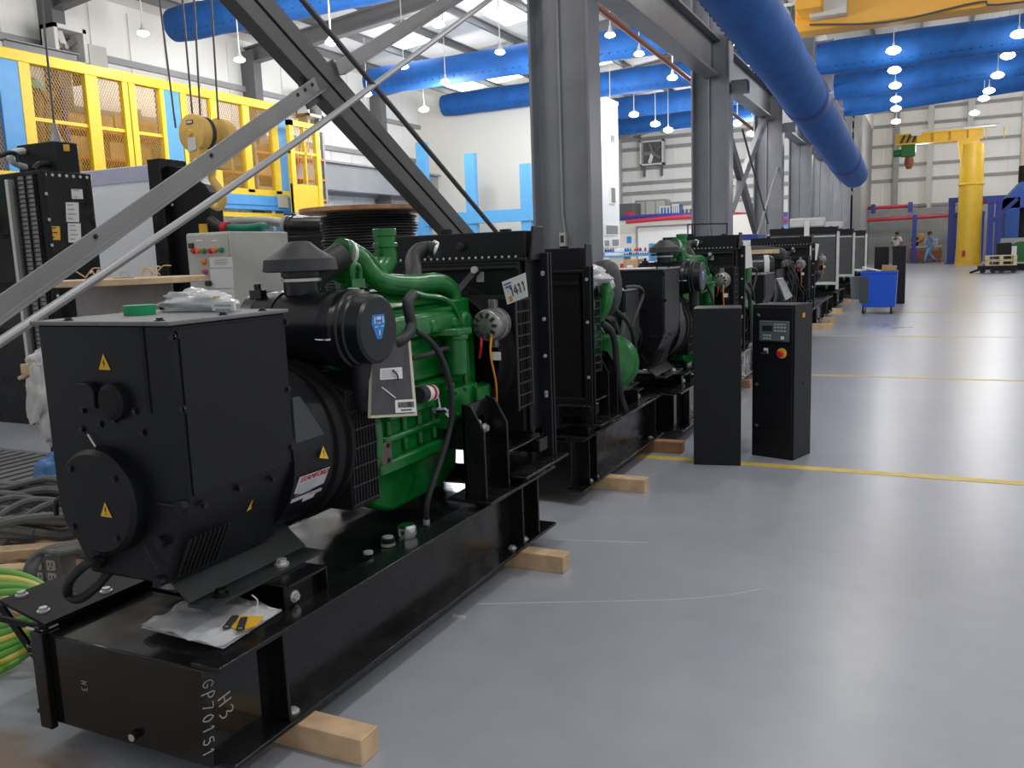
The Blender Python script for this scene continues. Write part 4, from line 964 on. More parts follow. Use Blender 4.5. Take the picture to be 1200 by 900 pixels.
blob(onX(711, 336, -1.68), 0.035, 0.05, 0.055, 'plastic_bag', 'bag_film', 'small knotted tail of plastic bag hanging beside the black air cleaner', 'bag', seed=9, amp=0.6)

e = onX(887, 350, -1.72); b = MB(); b.lathe(e + V((-0.3, 0, 0)), e, [(0, 0.2), (0.9, 0.2), (1, 0.18)], 28); fan = b.build('fan_cover', 'alu', g4)
b = MB()
for k in range(6):
    for j in range(5): b.box(e.x + 0.001, e.x + 0.004, e.y - 0.15 + k*0.055, e.y - 0.115 + k*0.055, e.z - 0.12 + j*0.055, e.z - 0.10 + j*0.055)
b.build('fan_slots', 'ink', fan, smooth=0)
p = onX(886, 325, -1.66); MB().box(p.x - 0.08, p.x, p.y - 0.07, p.y + 0.05, 0.3, onX(886, 298, -1.66).z).build('pipe_stand', 'steel_guard', g4, smooth=0, bevel=0.01)
# ---- fifth generator: black engine
g5 = g_root(GX + 0.05, 10.25, 1.6, 'generator with black engine and white-banded air filter behind the control cabinet')
g_base(g5); g_alternator(g5, 1.06, deco=False); g_engine(g5, 'engine_black', full=False); g_radiator(g5, zt=1.50, x0=-2.45); g_mounts(g5)
c = onX(905, 313, -1.74)
MB().lathe(c + V((-0.48, -0.12, 0.0)), c + V((0.02, 0, 0)), [(0, 0.12), (0.1, 0.15), (0.9, 0.15), (1, 0.12)], 26).build('air_cleaner', 'plastic_black', g5)
q = c + V((0.0, -0.04, 0)); d = V((0.48, 0.12, 0)).normalized(); MB().lathe(q - d*0.10, q - d*0.04, [(0, 0.153), (1, 0.153)], 26).build('white_band', 'frame_white', g5)
MB().tube([c + V((-0.3, 0.1, 0.2)), c + V((0.0, 0.5, 0.16)), c + V((-0.05, 0.9, 0.12))], 0.08, 14, 6).build('intake_hose', 'rubber', g5)
b = MB(); r9 = random.Random(3)
for k in range(7):
    s0 = onX(922 + r9.random()*8, 312 + r9.random()*10, -1.62); b.tube([s0, s0 + V((0.05, 0.1*r9.random(), -0.15)), s0 + V((0.1*r9.random() - 0.05, 0.2, -0.32)), s0 + V((0.02, 0.15*r9.random(), -0.55))], 0.012, 6, 4)
b.build('wiring_harness', 'cable_black', g5)
# things hanging on or lying on the row
def sheet(pts, name, mat, label, cat, t=0.003, extra=None):
    o = MB().slab(pts, t).build(name, mat, smooth=0); return tag(o, label, cat)
sheet([onX(872, 315, -1.6), onX(882, 313, -1.56), onX(880, 288, -1.56), onX(871, 288, -1.6)], 'paper_tag', 'white_paper', 'white paper tag hanging between the fourth and fifth generators', 'tag')
sheet([onX(911, 327, -1.55), onX(921, 352, -1.55), onX(929, 347, -1.50), onX(918, 326, -1.50)], 'manual_bag', 'bag_film', 'silver bagged manual tilted against the black engine wiring', 'manual', 0.02)
sheet([onX(949, 304, -1.55), onX(957, 305, -1.52), onX(960, 286, -1.52), onX(949, 284, -1.55)], 'paper_tag', 'white_paper', 'white paper tag taped to the fifth generator radiator', 'tag')
p, q = onX(881, 296, -1.72), onX(900, 294, -1.62); MB().obox((p + q)/2, ((q - p).length, 0.045, 0.045), Matrix.Rotation(R(40), 3, 'Z')).build('wood_stick', 'wood_pale')
tag(bpy.data.objects['wood_stick'], 'short pale wood stick lying on the upright pipe of the black engine', 'wood')

# low skid without radiator, then grey radiators with white frames
sk = g_root(GX - 0.02, 14.9, 1, 'low black generator skid without a radiator, beyond the black engine set')
g_base(sk, 3.0, wing=False); g_engine(sk, 'engine_black', full=False)
G().prism([(-2.25, 0.36), (-1.75, 0.36), (-1.75, 0.72), (-1.85, 0.80), (-2.25, 0.80)], 'y', 1.62, 2.35).build('alternator_housing', 'black_satin', sk, bevel=0.01)
g6 = g_root(GX - 0.05, 20.9, -0.92, 'generator with a wide grey radiator grille and white side frame')
g_base(g6, wing=False); g_alternator(g6, 1.1, deco=False); g_engine(g6, 'green', full=False); g_radiator(g6, zt=1.72, frame='frame_white', core='core_grey', x0=-2.95, x1=-1.62)
q = onY(960, 263, 19.1); MB().box(-2.6, -1.9, 18.95, 19.12, 1.72, 1.92).build('foam_wrap', 'frame_white', g6, bevel=0.04)
MB().box(-2.30, -2.20, 18.90, 18.935, 1.55, 1.86).build('hang_tag', 'white_paper', g6, smooth=0)
g7 = copy_tree(g6, (GX - 0.05, 25.2, 0), 'generator with white frame just beyond the grey radiator grille', skip=('hang_tag',))
g8 = copy_tree(g6, (GX - 0.02, 29.5, 0), 'farthest white-framed generator of the row, next to the black cabinets', skip=('hang_tag', 'foam_wrap'))

# ------------------------------------------------------------------ timber blocks under the skids
BL = [(-1.375, 1.80, 0.078, 'wood', 'pale timber block under the near corner of the nearest generator'), (-1.395, 3.34, 0.078, 'wood', 'timber block under the far end of the nearest generator'),
      (-1.43, 4.68, 0.078, 'wood', 'timber block under the near end of the second generator'), (-1.474, 5.70, 0.078, 'wood_red', 'reddish timber block behind the yellow line, beside the plain cabinet'),
      (-1.54, 8.62, 0.078, 'wood_red', 'timber block showing between the two black cabinets, nearer one'), (-1.66, 9.55, 0.078, 'wood_red', 'timber block showing between the two black cabinets, farther one'),
      (-1.35, 14.86, 0.09, 'wood', 'timber block just right of the control cabinet, nearest of the far blocks'), (-1.42, 16.14, 0.09, 'wood', 'second of the far timber blocks under the low skid'),
      (-1.48, 18.4, 0.09, 'wood', 'third of the far timber blocks, under the end of the low skid'), (-1.50, 21.1, 0.09, 'wood', 'timber block under the grey-grille generator'), (-1.55, 23.7, 0.09, 'wood', 'farthest timber block, behind the blue cart')]
for X, Y, h, m, lab in BL:
    o = MB().box(X - 0.92, X, Y, Y + 0.085, 0.0, h).build('timber_block', m, smooth=0, bevel=0.003); tag(o, lab, 'wood block', 'timber blocks under the skids')

# ------------------------------------------------------------------ two floor-standing cabinets
def cabinet(c, rot, w, d, h, label, front):
    t = thing('control_cabinet' if front else 'plain_cabinet', (c[0], c[1], 0), label, 'cabinet'); 
    b = MB().box(-w/2, w/2, 0, d, 0, h); b.box(-w/2 + 0.006, w/2 - 0.006, 0.006, d - 0.006, h, h + 0.003)
    M = Matrix.Rotation(rot, 3, 'Z')
    def put(bb): bb.v = [M @ p + V((c[0], c[1], 0)) for p in bb.v]; return bb
    body = put(b).build('cabinet_body', 'black_satin', t, bevel=0.006)
    if front:
        put(MB().box(-w/2 + 0.012, w/2 - 0.012, -0.008, 0.001, 0.012, h - 0.012)).build('door', 'black_satin', t, bevel=0.003)
        X = lambda px: (px - 884) / 46.0 * w - w/2 + 0.0
        Z = lambda py: h - (py - 360) / 176.0 * h
        put(MB().box(X(893), X(925), -0.022, -0.006, Z(400.5), Z(377.5))).build('controller', 'panel_dark', t, bevel=0.004)
        put(MB().box(X(896.5), X(907.5), -0.0235, -0.021, Z(389), Z(383))).build('screen', 'screen_green', t, smooth=0)
        b = MB()
        for k in range(4): b.box(X(909.5 + k*3.4), X(911.8 + k*3.4), -0.0245, -0.021, Z(385.5), Z(383.5)); b.box(X(909.5 + k*3.4), X(911.8 + k*3.4), -0.0245, -0.021, Z(389.5), Z(387.5))
        for k in range(3): b.box(X(897.5 + k*3.2), X(899.8 + k*3.2), -0.0245, -0.021, Z(395), Z(392.8)); b.box(X(897.5 + k*3.2), X(899.8 + k*3.2), -0.0245, -0.021, Z(398.5), Z(396.3))
        put(b).build('keys', 'key_grey', t, smooth=0)
        put(MB().box(X(916.8), X(920.2), -0.025, -0.021, Z(398), Z(394.6))).build('white_key', 'white_paper', t, smooth=0)
        put(MB().box(X(909), X(922), -0.0238, -0.021, Z(381.8), Z(380.6))).build('controller_print', 'key_grey', t, smooth=0)
        x, z = X(917), Z(413.8)
        b = MB().cyl((x, -0.007, z), (x, -0.014, z), 0.0335, seg=28); put(b); b.build('stop_ring', 'stop_yellow', t)
        b = MB().lathe((x, -0.012, z), (x, -0.045, z), [(0, 0.014), (0.45, 0.014), (0.5, 0.022), (0.85, 0.022), (1, 0.017)], 24); put(b); b.build('emergency_stop', 'btn_red', t)
        x, z = X(899.5), Z(413)
        put(MB().box(x - 0.014, x + 0.016, -0.010, -0.006, z - 0.012, z + 0.024)).build('key_plate', 'white_paper', t, smooth=0)
        b = MB().cyl((x, -0.008, z - 0.004), (x, -0.03, z - 0.004), 0.013, seg=16); b.obox((x - 0.008, -0.034, z - 0.008), (0.03, 0.01, 0.012)); put(b); b.build('key_switch', 'ink', t)
        for py in (371.5, 451.5, 499.5):
            x, z = X(891.5 if py < 400 else 890), Z(py); b = MB().cyl((x, -0.007, z), (x, -0.013, z), 0.013, seg=18); b.obox((x, -0.016, z), (0.018, 0.008, 0.006), Matrix.Rotation(R(35), 3, 'Y')); put(b); b.build('door_lock', 'chrome', t)
        warn = MB().box(w/2, w/2 + 0.0015, d*0.42, d*0.56, h - 0.085, h - 0.055); put(warn); warn.build('warning_sticker', 'orange_sticker', t, smooth=0)
        b = MB().cyl((w/2, d*0.55, h*0.49), (w/2 + 0.006, d*0.55, h*0.49), 0.008, seg=12); put(b); b.build('rivet', 'ink', t)
        warn = MB().box(-w/2 - 0.0015, -w/2, 0.05, 0.07, h*0.5, h*0.52); put(warn); warn.build('rivet', 'zinc', t, smooth=0)
    return t
cabinet(((-1.326 - 1.035)/2, 5.456), R(10.5), 0.296, 0.30, 1.012, 'plain black sheet-metal cabinet standing alone on the yellow line', False)
cabinet((-0.883, 5.765), R(-17.5), 0.294, 0.255, 1.012, 'black control cabinet with small screen and red emergency stop button', True)

# ------------------------------------------------------------------ things lying on and hanging from the first generator
# 1411 card
A = [onY(594.5, 357, 3.325), onY(618.5, 347.5, 3.325), onY(615.5, 319.5, 3.325), onY(588, 330.5, 3.325)]
o = MB().slab(A, 0.003).build('number_card', 'white_paper', smooth=0); tag(o, 'white card reading 1411 hanging on the nearest radiator guard', 'card')
ORG[o] = V((0,0,0)); dx = (A[1] - A[0]).normalized(); up = (A[3] - A[0]).normalized(); nn = dx.cross(up); 
L = (A[1] - A[0]).length; H = (A[3] - A[0]).length
chalk('1411', A[0] + up*H*0.24 + dx*L*0.26 + nn*0.001, dx + up*0.06, up - dx*0.03, H*0.40, o, 'card_number', 'ink', 0.0026, 0.02, 0.50)
b = MB()
for k, (v, u0, u1) in enumerate(((0.84, 0.06, 0.42), (0.70, 0.10, 0.40))):
    b.tube([A[0] + up*H*(v + 0.025*math.sin(i*2.3 + k)) + dx*L*(u0 + (u1 - u0)*i/12) + nn*0.001 for i in range(13)], 0.0022, 5, 3)
b.build('card_writing', 'blue_ink', o)
q = A[0] + dx*L*0.14 + up*H*0.06 + nn*0.001; MB().slab([q, q + dx*L*0.16, q + dx*L*0.16 + up*H*0.22, q + up*H*0.22], 0.0005).build('card_dot', 'orange_sticker', o, smooth=0)
# bagged operator manual
X = -1.665
A = [onX(434.5, 490, X), onX(489, 487, X), onX(481, 398, X - 0.02), onX(437, 402, X - 0.02)]
m = thing('operator_manual', (A[0] + A[1])/2, 'bagged dark operator manual with barcode label against the green engine', 'manual')
dx = (A[1] - A[0]).normalized(); up = (A[3] - A[0]).normalized(); up = (up - dx*up.dot(dx)).normalized(); nn = dx.cross(up)
MB().slab(A, 0.012).build('pages', 'manual_edge', m, smooth=0)
def at(u, v, k=0.0015): return A[0].lerp(A[1], u).lerp(A[3].lerp(A[2], u), v) + nn*k
MB().slab([at(0, 0.035), at(0.92, 0.035), at(0.92, 1), at(0, 1)], 0.001).build('cover', 'manual_cover', m, smooth=0)
MB().slab([at(0.5, 0.05, .003), at(0.97, 0.05, .003), at(0.97, 0.22, .003), at(0.5, 0.22, .003)], 0.001).build('barcode_label', 'white_paper', m, smooth=0)
b = MB(); u = 0.56
while u < 0.92:
    w = rnd.choice((0.006, 0.01, 0.014)); b.slab([at(u, 0.115, .004), at(u + w, 0.115, .004), at(u + w, 0.19, .004), at(u, 0.19, .004)], 0.0004); u += w + rnd.choice((0.006, 0.01))
b.slab([at(0.62, 0.075, .004), at(0.86, 0.075, .004), at(0.86, 0.092, .004), at(0.62, 0.092, .004)], 0.0004)
b.build('barcode', 'ink', m, smooth=0)
MB().slab([at(0.17, 0.50, .003), at(0.70, 0.50, .003), at(0.70, 0.65, .003), at(0.17, 0.65, .003)], 0.001).build('notice_label', 'white_paper', m, smooth=0)
b = MB()
for k in range(5): b.slab([at(0.2, 0.525 + k*0.023, .004), at(0.5 + 0.15*rnd.random(), 0.525 + k*0.023, .004), at(0.6, 0.533 + k*0.023, .004), at(0.2, 0.533 + k*0.023, .004)], 0.0004)
b.build('notice_print', 'grey_print', m, smooth=0)
MB().tube([at(0.45, 0.62, .006), at(0.52, 0.55, .012), at(0.56, 0.48, .008)], 0.003, 6, 4).build('cable_tie', 'ink', m)
MB().tube([at(0.2, 0.4, .004), at(0.5, 0.25, .004)], 0.0025, 6).build('film_crease', 'white_paper', m)
# document bag with two keys on the tank
def onz(x, y, z=0.372): return onZ(x, y, z + 0.006)
A = [onz(165, 737), onz(262, 762), onz(331, 717), onz(242, 694)]
m = thing('document_bag', sum(A, V())/4, 'clear bag of papers with yellow tag lying on the nearest fuel tank', 'bag')
b = MB(); n = 10
def bil(u, v): return A[0].lerp(A[1], u).lerp(A[3].lerp(A[2], u), v)
for g in (0, 1):
    for i in range(n+1):
        for j in range(n+1):
            p = bil(i/n, j/n); e = min(i, n-i, j, n-j)
            b.v.append(p + V((0, 0, (0.004 if g == 0 else 0.010) + g*(0.010*min(e, 2)/2 + 0.006*math.sin(i*1.9 + j*1.3) + 0.004*math.sin(i*0.7 - j*2.1)))))
for g in (0, 1):
    o2 = g*(n+1)**2
    for i in range(n):
        for j in range(n): b.f.append([o2 + i*(n+1)+j, o2 + (i+1)*(n+1)+j, o2 + (i+1)*(n+1)+j+1, o2 + i*(n+1)+j+1]); b.mi.append(0)
b.build('film', 'bag_film', m, smooth=60)
def pq(u0, v0, u1, v1, z): return [bil(u0, v0) + V((0,0,z)), bil(u1, v0) + V((0,0,z)), bil(u1, v1) + V((0,0,z)), bil(u0, v1) + V((0,0,z))]
MB().slab(pq(0.06, 0.22, 0.97, 0.97, 0.010), 0.006).build('papers', 'white_paper', m, smooth=0)
MB().slab([onz(262, 733, 0.395), onz(283, 738, 0.395), onz(300, 733, 0.395), onz(309, 722, 0.395), onz(276, 721, 0.395)], 0.003).build('yellow_tag', 'yellow_sign', m, smooth=0)
for (x0, y0_), (x1, y1_) in (((266, 735), (276, 723)), ((282, 737), (286, 725))):
    p, q = onz(x0, y0_, 0.398), onz(x1, y1_, 0.398); b = MB(); d = (q - p).normalized(); s = V((-d.y, d.x, 0))*0.010
    b.slab([p - s, p + s, q + s, q - s], 0.005); b.cyl(p, p + V((0,0,0.003)), 0.012, seg=14); b.mat(1); b.cyl(p + V((0,0,0.003)), p + V((0,0,0.004)), 0.006, seg=10); b.cyl(q + V((0,0,0.001)), q + V((0,0,0.0025)), 0.005, seg=10)
    b.build('key', ['ink', 'zinc'], m)
p = onz(300, 717, 0.39); MB().tube([p, p + V((0.0, 0.01, 0.03)), p + V((-0.01, 0.0, 0.05))], 0.002, 6, 4).build('tie', 'white_paper', m)
# small things on the terminal box lid
ZL = 1.261
p = onZ(164, 368.5, ZL); b = MB(); b.lathe(p, p + V((0, 0, 0.028)), [(0, 0.045), (1, 0.045)], 32); b.lathe(p + V((0,0,0.0281)), p + V((0, 0, 0.0285)), [(0, 0.036), (1, 0.036)], 24)
o = b.build('adhesive_tape', 'tape_green'); tag(o, 'roll of bright green tape on the nearest alternator lid', 'tape')
p = onZ(195, 364, ZL); o = MB().obox(p + V((0,0,0.009)), (0.035, 0.025, 0.014), Matrix.Rotation(0.3, 3, 'Z')).build('plastic_plug', 'ink', bevel=0.003); tag(o, 'small black plug lying behind the green tape', 'plug')
c = onZ(247, 363, ZL); c = V((-2.02, 1.98, ZL + 0.028))
o = thing('wrapped_parcel', V((c.x, c.y, ZL)), 'plastic-wrapped parcel with white label on the back of the alternator lid', 'parcel')
blob(c, 0.135, 0.06, 0.036, 'plastic_wrap', 'bag_film', parent=o, seed=5, amp=0.45, flat=ZL + 0.001)
p, q = onY(251, 364, 1.925), onY(276, 353, 1.925); MB().box(p.x, q.x, 1.917, 1.925, p.z, q.z).build('parcel_label', 'white_paper', o, smooth=0)
b = MB(); b.box(p.x + 0.01, q.x - 0.01, 1.9155, 1.917, q.z - 0.014, q.z - 0.009); b.box(p.x + 0.015, q.x - 0.015, 1.9155, 1.917, q.z - 0.03, q.z - 0.021); b.build('label_print', 'grey_print', o, smooth=0)
p = onY(253, 350, 1.93); MB().slab([p + V((-0.012,0,0)), p + V((0.014,0,0.002)), p + V((0.014,0,0.008)), p + V((-0.012,0,0.006))], 0.002).build('yellow_scrap', 'yellow_sign', o, smooth=0)
# ================================================================== LEFT SIDE BEHIND THE GENERATORS
# grey control box with buttons
c0 = onX(268, 271, -4.4); YB = c0.y; cl = onY(218, 274, YB); cr_ = onX(337, 270, -4.4)
t = thing('control_box', ((cl.x - 4.4)/2, (YB + cr_.y)/2, 0), 'light grey electrical control box with coloured buttons and papers taped on', 'cabinet')
MB().box(cl.x, -4.4, YB, cr_.y, 0.0, c0.z).build('box_body', 'box_grey', t, bevel=0.008)
MB().box(cl.x + 0.01, -4.41, YB - 0.012, YB, 0.3, c0.z - 0.012).build('door', 'box_grey', t, bevel=0.004)
def F(x, y, d=0.012): return onY(x, y, YB - d)
for (x, y), m in zip(((228, 294), (234, 294), (240, 294), (247, 294), (253, 293), (260, 293), (240, 307), (241.5, 318.5)), ('btn_red', 'btn_orange', 'btn_green', 'btn_red', 'btn_orange', 'btn_green', 'btn_orange', 'btn_pink')):
    p = F(x, y); MB().lathe(p, p + V((0, -0.03, 0)), [(0, 0.020), (0.35, 0.020), (0.4, 0.015), (1, 0.013)], 16).build('push_button', m, t)
p, q = F(223, 291), F(227, 285); MB().box(p.x, q.x, YB - 0.03, YB - 0.012, p.z, q.z).build('selector', 'ink', t, smooth=0)
for x in (230, 248): p, q = F(x, 283), F(x + 7, 281); MB().box(p.x, q.x, YB - 0.015, YB - 0.012, p.z, q.z).build('button_label', 'white_paper', t, smooth=0)
p = F(247, 332); MB().cyl(p, p + V((0, -0.04, 0)), 0.02, seg=12).build('selector', 'ink', t)
o = MB()
for i, (y0_, y1_) in enumerate(((301, 314), (314.5, 338), (338.5, 352))):
    o.slab([F(246.5 + i*1.0, y1_, 0.016 + i*0.002), F(273 + i*1.0, y1_ - 0.5, 0.016 + i*0.002), F(271.5 + i, y0_, 0.016 + i*0.002), F(245 + i, y0_ + 0.6, 0.016 + i*0.002)], 0.003)
pp = o.build('test_papers', 'white_paper', smooth=0); tag(pp, 'three white paper sheets taped one above another on the grey control box', 'papers')
ORG[pp] = V((0,0,0)); o = MB()
for k in range(4): o.slab([F(251, 310 - k*1.8, 0.0175), F(251 + 14 + 3*(k % 2), 309.5 - k*1.8, 0.0175), F(251 + 14, 309 - k*1.8, 0.0175), F(251, 309.4 - k*1.8, 0.0175)], 0.0004)
o.build('print', 'grey_print', pp, smooth=0)
p = onX(316, 302, -4.39); 
# first cable reel, empty grey drum
ty = 3.7; c = onY(145, 326, ty)
def reel(cx, cy, zt, rf, rd, drum_mat, fl_mat, label, zb=0.0, cable=False):
    t = thing('cable_reel', (cx, cy, 0), label, 'cable reel')
    MB().cyl((cx, cy, zt - 0.035), (cx, cy, zt), rf, seg=44).build('flange', fl_mat, t, bevel=0.003)
    MB().cyl((cx, cy, zb), (cx, cy, zb + 0.04), rf, seg=44).build('flange', fl_mat, t, bevel=0.003)
    if cable:
        b = MB(); n = int((zt - zb - 0.11) / 0.024)
        for k in range(n):
            z = zb + 0.06 + k*0.024; rr = rd + 0.012*math.sin(k*1.3)
            b.lathe((cx, cy, z - 0.012), (cx, cy, z + 0.012), [(0, rr - 0.016), (0.2, rr - 0.003), (0.5, rr), (0.8, rr - 0.003), (1, rr - 0.016)], 44, caps=False)
        b.build('wound_cable', drum_mat, t)
        MB().cyl((cx, cy, zb), (cx, cy, zt), rd - 0.05, seg=32).build('drum', drum_mat, t)
    else:
        MB().cyl((cx, cy, zb + 0.03), (cx, cy, zt - 0.03), rd, seg=40).build('drum', drum_mat, t)
    MB().cyl((cx, cy, zt), (cx, cy, zt + 0.003), 0.06, seg=20).build('bore', 'ink', t)
    return t
rr = (onY(210, 326, ty).x - onY(82, 330, ty).x)/2
reel(c.x, ty, c.z, rr, rr*0.585, 'drum_grey', 'wood_pale', 'empty cable reel with pale plywood top and grey drum')
b = MB(); r5 = random.Random(5)
for k in range(14):
    a = r5.random()*6.28; p = V((c.x + rr*0.5*math.cos(a), ty + rr*0.4*math.sin(a), c.z + 0.012)); d = V((r5.random() - .5, r5.random() - .5, 0.25*r5.random()))*0.22
    b.tube([p, p + d*0.5 + V((0, 0, 0.025)), p + d], 0.004, 5, 3)
tag(b.build('twine_scraps', 'wood_pale'), 'tangle of pale twine scraps on the plywood reel top', 'twine', kind='stuff')
# second reel with black cable
ty = 6.3; c = onY(432, 247, ty); rr = (onY(499, 247, ty).x - onY(366, 247, ty).x)/2
reel(c.x, ty, c.z + 0.02, rr, rr*0.70, 'cable_black', 'wood_red', 'big cable reel with red-brown wooden top wound with black cable', 0.3, True)
MB().box(c.x - rr*0.8, c.x + rr*0.8, ty - rr*0.6, ty + rr*0.6, 0.0, 0.3).build('reel_stand', 'black_matte', smooth=0)
tag(bpy.data.objects['reel_stand'], 'low black stand under the black cable reel', 'stand')

# big radiator unit at the left edge
XA = -6.9
p0, p1 = onX(46, 199, XA), onX(107, 205, XA); zA = p0.z
t = thing('radiator_unit', (-8.0, (p0.y + p1.y)/2, 0), 'tall glossy black radiator unit with stickers at the left edge', 'generator')
MB().box(-9.6, XA, p0.y, p1.y, 0.0, zA).build('casing', 'black_gloss', t, bevel=0.01)
b = MB(); b.box(XA - 0.08, XA + 0.012, p0.y - 0.012, p0.y + 0.05, 0.1, zA); 
b.build('corner_post', 'black_satin', t, bevel=0.004)
# front grille with pale fins
gx0, gx1 = onY(32, 300, p0.y).x, onY(53, 300, p0.y).x
b = MB(); zt_, zb_ = onY(30, 206, p0.y).z, 0.55
MB().box(gx0, gx1, p0.y - 0.02, p0.y, zb_, zt_).build('fin_block', 'alu', t, smooth=0)
for k in range(44): z = zb_ + k*(zt_ - zb_)/43; b.box(gx0 - 0.02, gx1 + 0.02, p0.y - 0.034, p0.y - 0.02, z - 0.004, z + 0.004)
for x in (gx0, (gx0 + gx1)/2, gx1): b.box(x - 0.006, x + 0.006, p0.y - 0.036, p0.y - 0.02, zb_, zt_)
b.build('grille_bars', 'black_gloss', t, smooth=0)
for i in range(4):
    z1 = zA - 0.15 - i*0.42; MB().box(-9.3, gx0 - 0.12, p0.y - 0.05, p0.y - 0.015, z1 - 0.38, z1).build('front_panel', 'black_tank', t, smooth=0, bevel=0.006)
MB().box(gx0 - 0.10, gx0 - 0.06, p0.y - 0.06, p0.y, 0.5, zA - 0.06).build('front_trim', 'zinc', t, smooth=0)
for k in range(7): MB().bolt((XA, p0.y + 0.05 + k*(p1.y - p0.y - 0.1)/6, zA - 0.035), (1, 0, 0), 0.010, 0.008).build('bolt', 'zinc', t)
for k in range(8): MB().bolt((XA + 0.012, p0.y + 0.03, zA - 0.2 - k*0.22), (1, 0, 0), 0.010, 0.008).build('bolt', 'zinc', t)
def sticker(X, x0, y0_, x1, y1_, mat, parent, name, prt=None):
    q = [onX(x0, y1_, X), onX(x1, y1_ + (x1-x0)*0.02, X), onX(x1 - 1, y0_ + (x1-x0)*0.02, X), onX(x0 - 1, y0_, X)]
    s = MB().slab(q, 0.004).build(name, mat, parent, smooth=0)
    if prt:
        b = MB()
        for k in range(prt):
            v = 0.15 + 0.7*k/max(1, prt-1)
            a, c2 = q[0].lerp(q[3], v), q[1].lerp(q[2], v); a2, c3 = a.lerp(c2, 0.12), a.lerp(c2, 0.5 + 0.35*((k*37) % 10)/10); h = V((0.003, 0, 0)); u = V((0, 0, 0.009))
            b.slab([a2 + h, c3 + h, c3 + h + u, a2 + h + u], 0.001)
        b.build('sticker_print', 'grey_print' if mat == 'white_paper' else 'ink', s, smooth=0)
    return s
for (x0, y0_, x1, y1_, m, pr) in ((84.5, 221.5, 97.5, 233, 'white_paper', 2), (78, 237, 93, 260, 'white_paper', 4), (80.5, 261.5, 95.5, 284, 'white_paper', 4), (57.5, 265, 71, 281, 'yellow_sign', 3)):
    sticker(XA + 0.004, x0, y0_, x1, y1_, m, t, 'warning_sticker' if m == 'yellow_sign' else 'data_sticker', pr)
# box on top with the lifting hook above
q0, q1 = onX(66, 197, XA - 0.1), onX(94, 197, XA - 0.1); qt = onX(64, 165, XA - 0.1)
MB().box(XA - 0.6, XA - 0.1, q0.y, q1.y, zA, qt.z).build('top_box', 'black_satin', t, bevel=0.01)
sticker(XA - 0.096, 75, 169, 82, 177, 'yellow_sign', t, 'warning_sticker')
p = onX(36, 187, XA - 0.5); p.z = max(p.z, zA + 0.108); b = MB(); 
b.tube([p + V((0.0, 0.20*math.cos(R(a)), 0.075*math.sin(R(a)))) for a in range(0, 361, 20)], 0.03, 8); 
tag(b.build('hose_ring', 'frame_white'), 'bright white hose ring lying on the tall black radiator unit', 'hose')
MB().tube([onX(0, 183, XA - .4), onX(10, 179, XA - .4), onX(19, 181, XA - .4), onX(22, 190, XA - .4)], 0.02, 8, 5).build('top_hose', 'rubber', t)
MB().tube([onX(40, 199, XA - .2), onX(46, 193, XA - .2), onX(64, 192, XA - .2)], 0.03, 8, 5).build('top_hose', 'rubber', t)
# lifting cable down to the unit
p = onX(65, 160, XA - .3); q = onX(48, -6, XA - .3)
o = thing('lifting_cable', p, 'thin dark lifting cable with swivel above the radiator unit', 'cable')
MB().tube([q, p], 0.010, 8).build('rope', 'rod_dark', o); MB().lathe(p + V((0, 0, 0.12)), p + V((0, 0, -0.06)), [(0, 0.015), (0.4, 0.03), (1, 0.06)], 14).build('swivel', 'drum_grey', o)

# white enclosure behind
YW = 8.2; a, c = onY(100, 203, YW), onY(186, 189, YW)
t = thing('white_enclosure', ((a.x + c.x)/2, YW + 0.5, 0), 'plain white sheet-metal enclosure with lilac upper band', 'enclosure')
zt_ = (a.z + c.z)/2
MB().box(a.x - 1.6, c.x, YW, YW + 0.9, 0, zt_).build('enclosure_body', 'panel_white', t, bevel=0.01)
MB().box(a.x - 1.6, c.x + 0.004, YW - 0.012, YW, zt_ - 0.20, zt_ - 0.01).build('upper_band', 'panel_lilac', t, smooth=0)
bb = MB()
for k in range(4): bb.bolt((c.x - 0.06, YW, zt_ - 0.5 - k*0.4), (0, -1, 0), 0.012, 0.01)
bb.build('rivets', 'zinc', t)
# black generator canopy with curved shoulder
YC = 7.9
P = lambda x, y: onY(x, y, YC)
t = thing('black_generator', (P(215, 300).x, YC + 0.5, 0), 'tall black generator end with curved shoulder beside the white enclosure', 'generator')
q = [P(181, 188), P(196, 187)]; MB().box(q[0].x, q[1].x, YC - 0.12, YC + 0.3, 0, q[0].z).build('end_post', 'black_gloss', t, bevel=0.006)
poly = [(P(196, 380).x, 0.0), (P(262, 380).x, 0.0), (P(262, 275).x, P(262, 275).z), (P(247, 262).x, P(247, 262).z), (P(245, 225).x, P(245, 225).z), (P(240, 216).x, P(240, 216).z), (P(230, 210).x, P(230, 210).z), (P(214, 210).x, P(214, 210).z), (P(214, 196).x, P(214, 196).z), (P(196, 194).x, P(196, 194).z)]
MB().prism(poly, 'y', YC, YC + 0.22).build('casing', 'black_satin', t, bevel=0.01)
p, q = P(234, 273), P(243, 262); MB().box(p.x, q.x, YC - 0.006, YC, p.z, q.z).build('warning_sticker', 'yellow_sign', t, smooth=0)
bb = MB()
for y in (240, 275, 305, 340): bb.bolt(P(202, y), (0, -1, 0), 0.012, 0.012)
bb.build('casing_bolts', 'zinc', t)
MB().tube([P(246, 258), P(254, 264), P(264, 268)], 0.06, 12, 5).build('elbow_hose', 'rubber', t)
MB().lathe(P(262, 267), P(268, 267.5), [(0, 0.075), (1, 0.075)], 18).build('clamp', 'btn_red', t)
MB().tube([P(268, 267), P(290, 268), P(308, 266), P(311, 270)], 0.052, 14, 5).build('coolant_pipe', 'teal_hose', t)
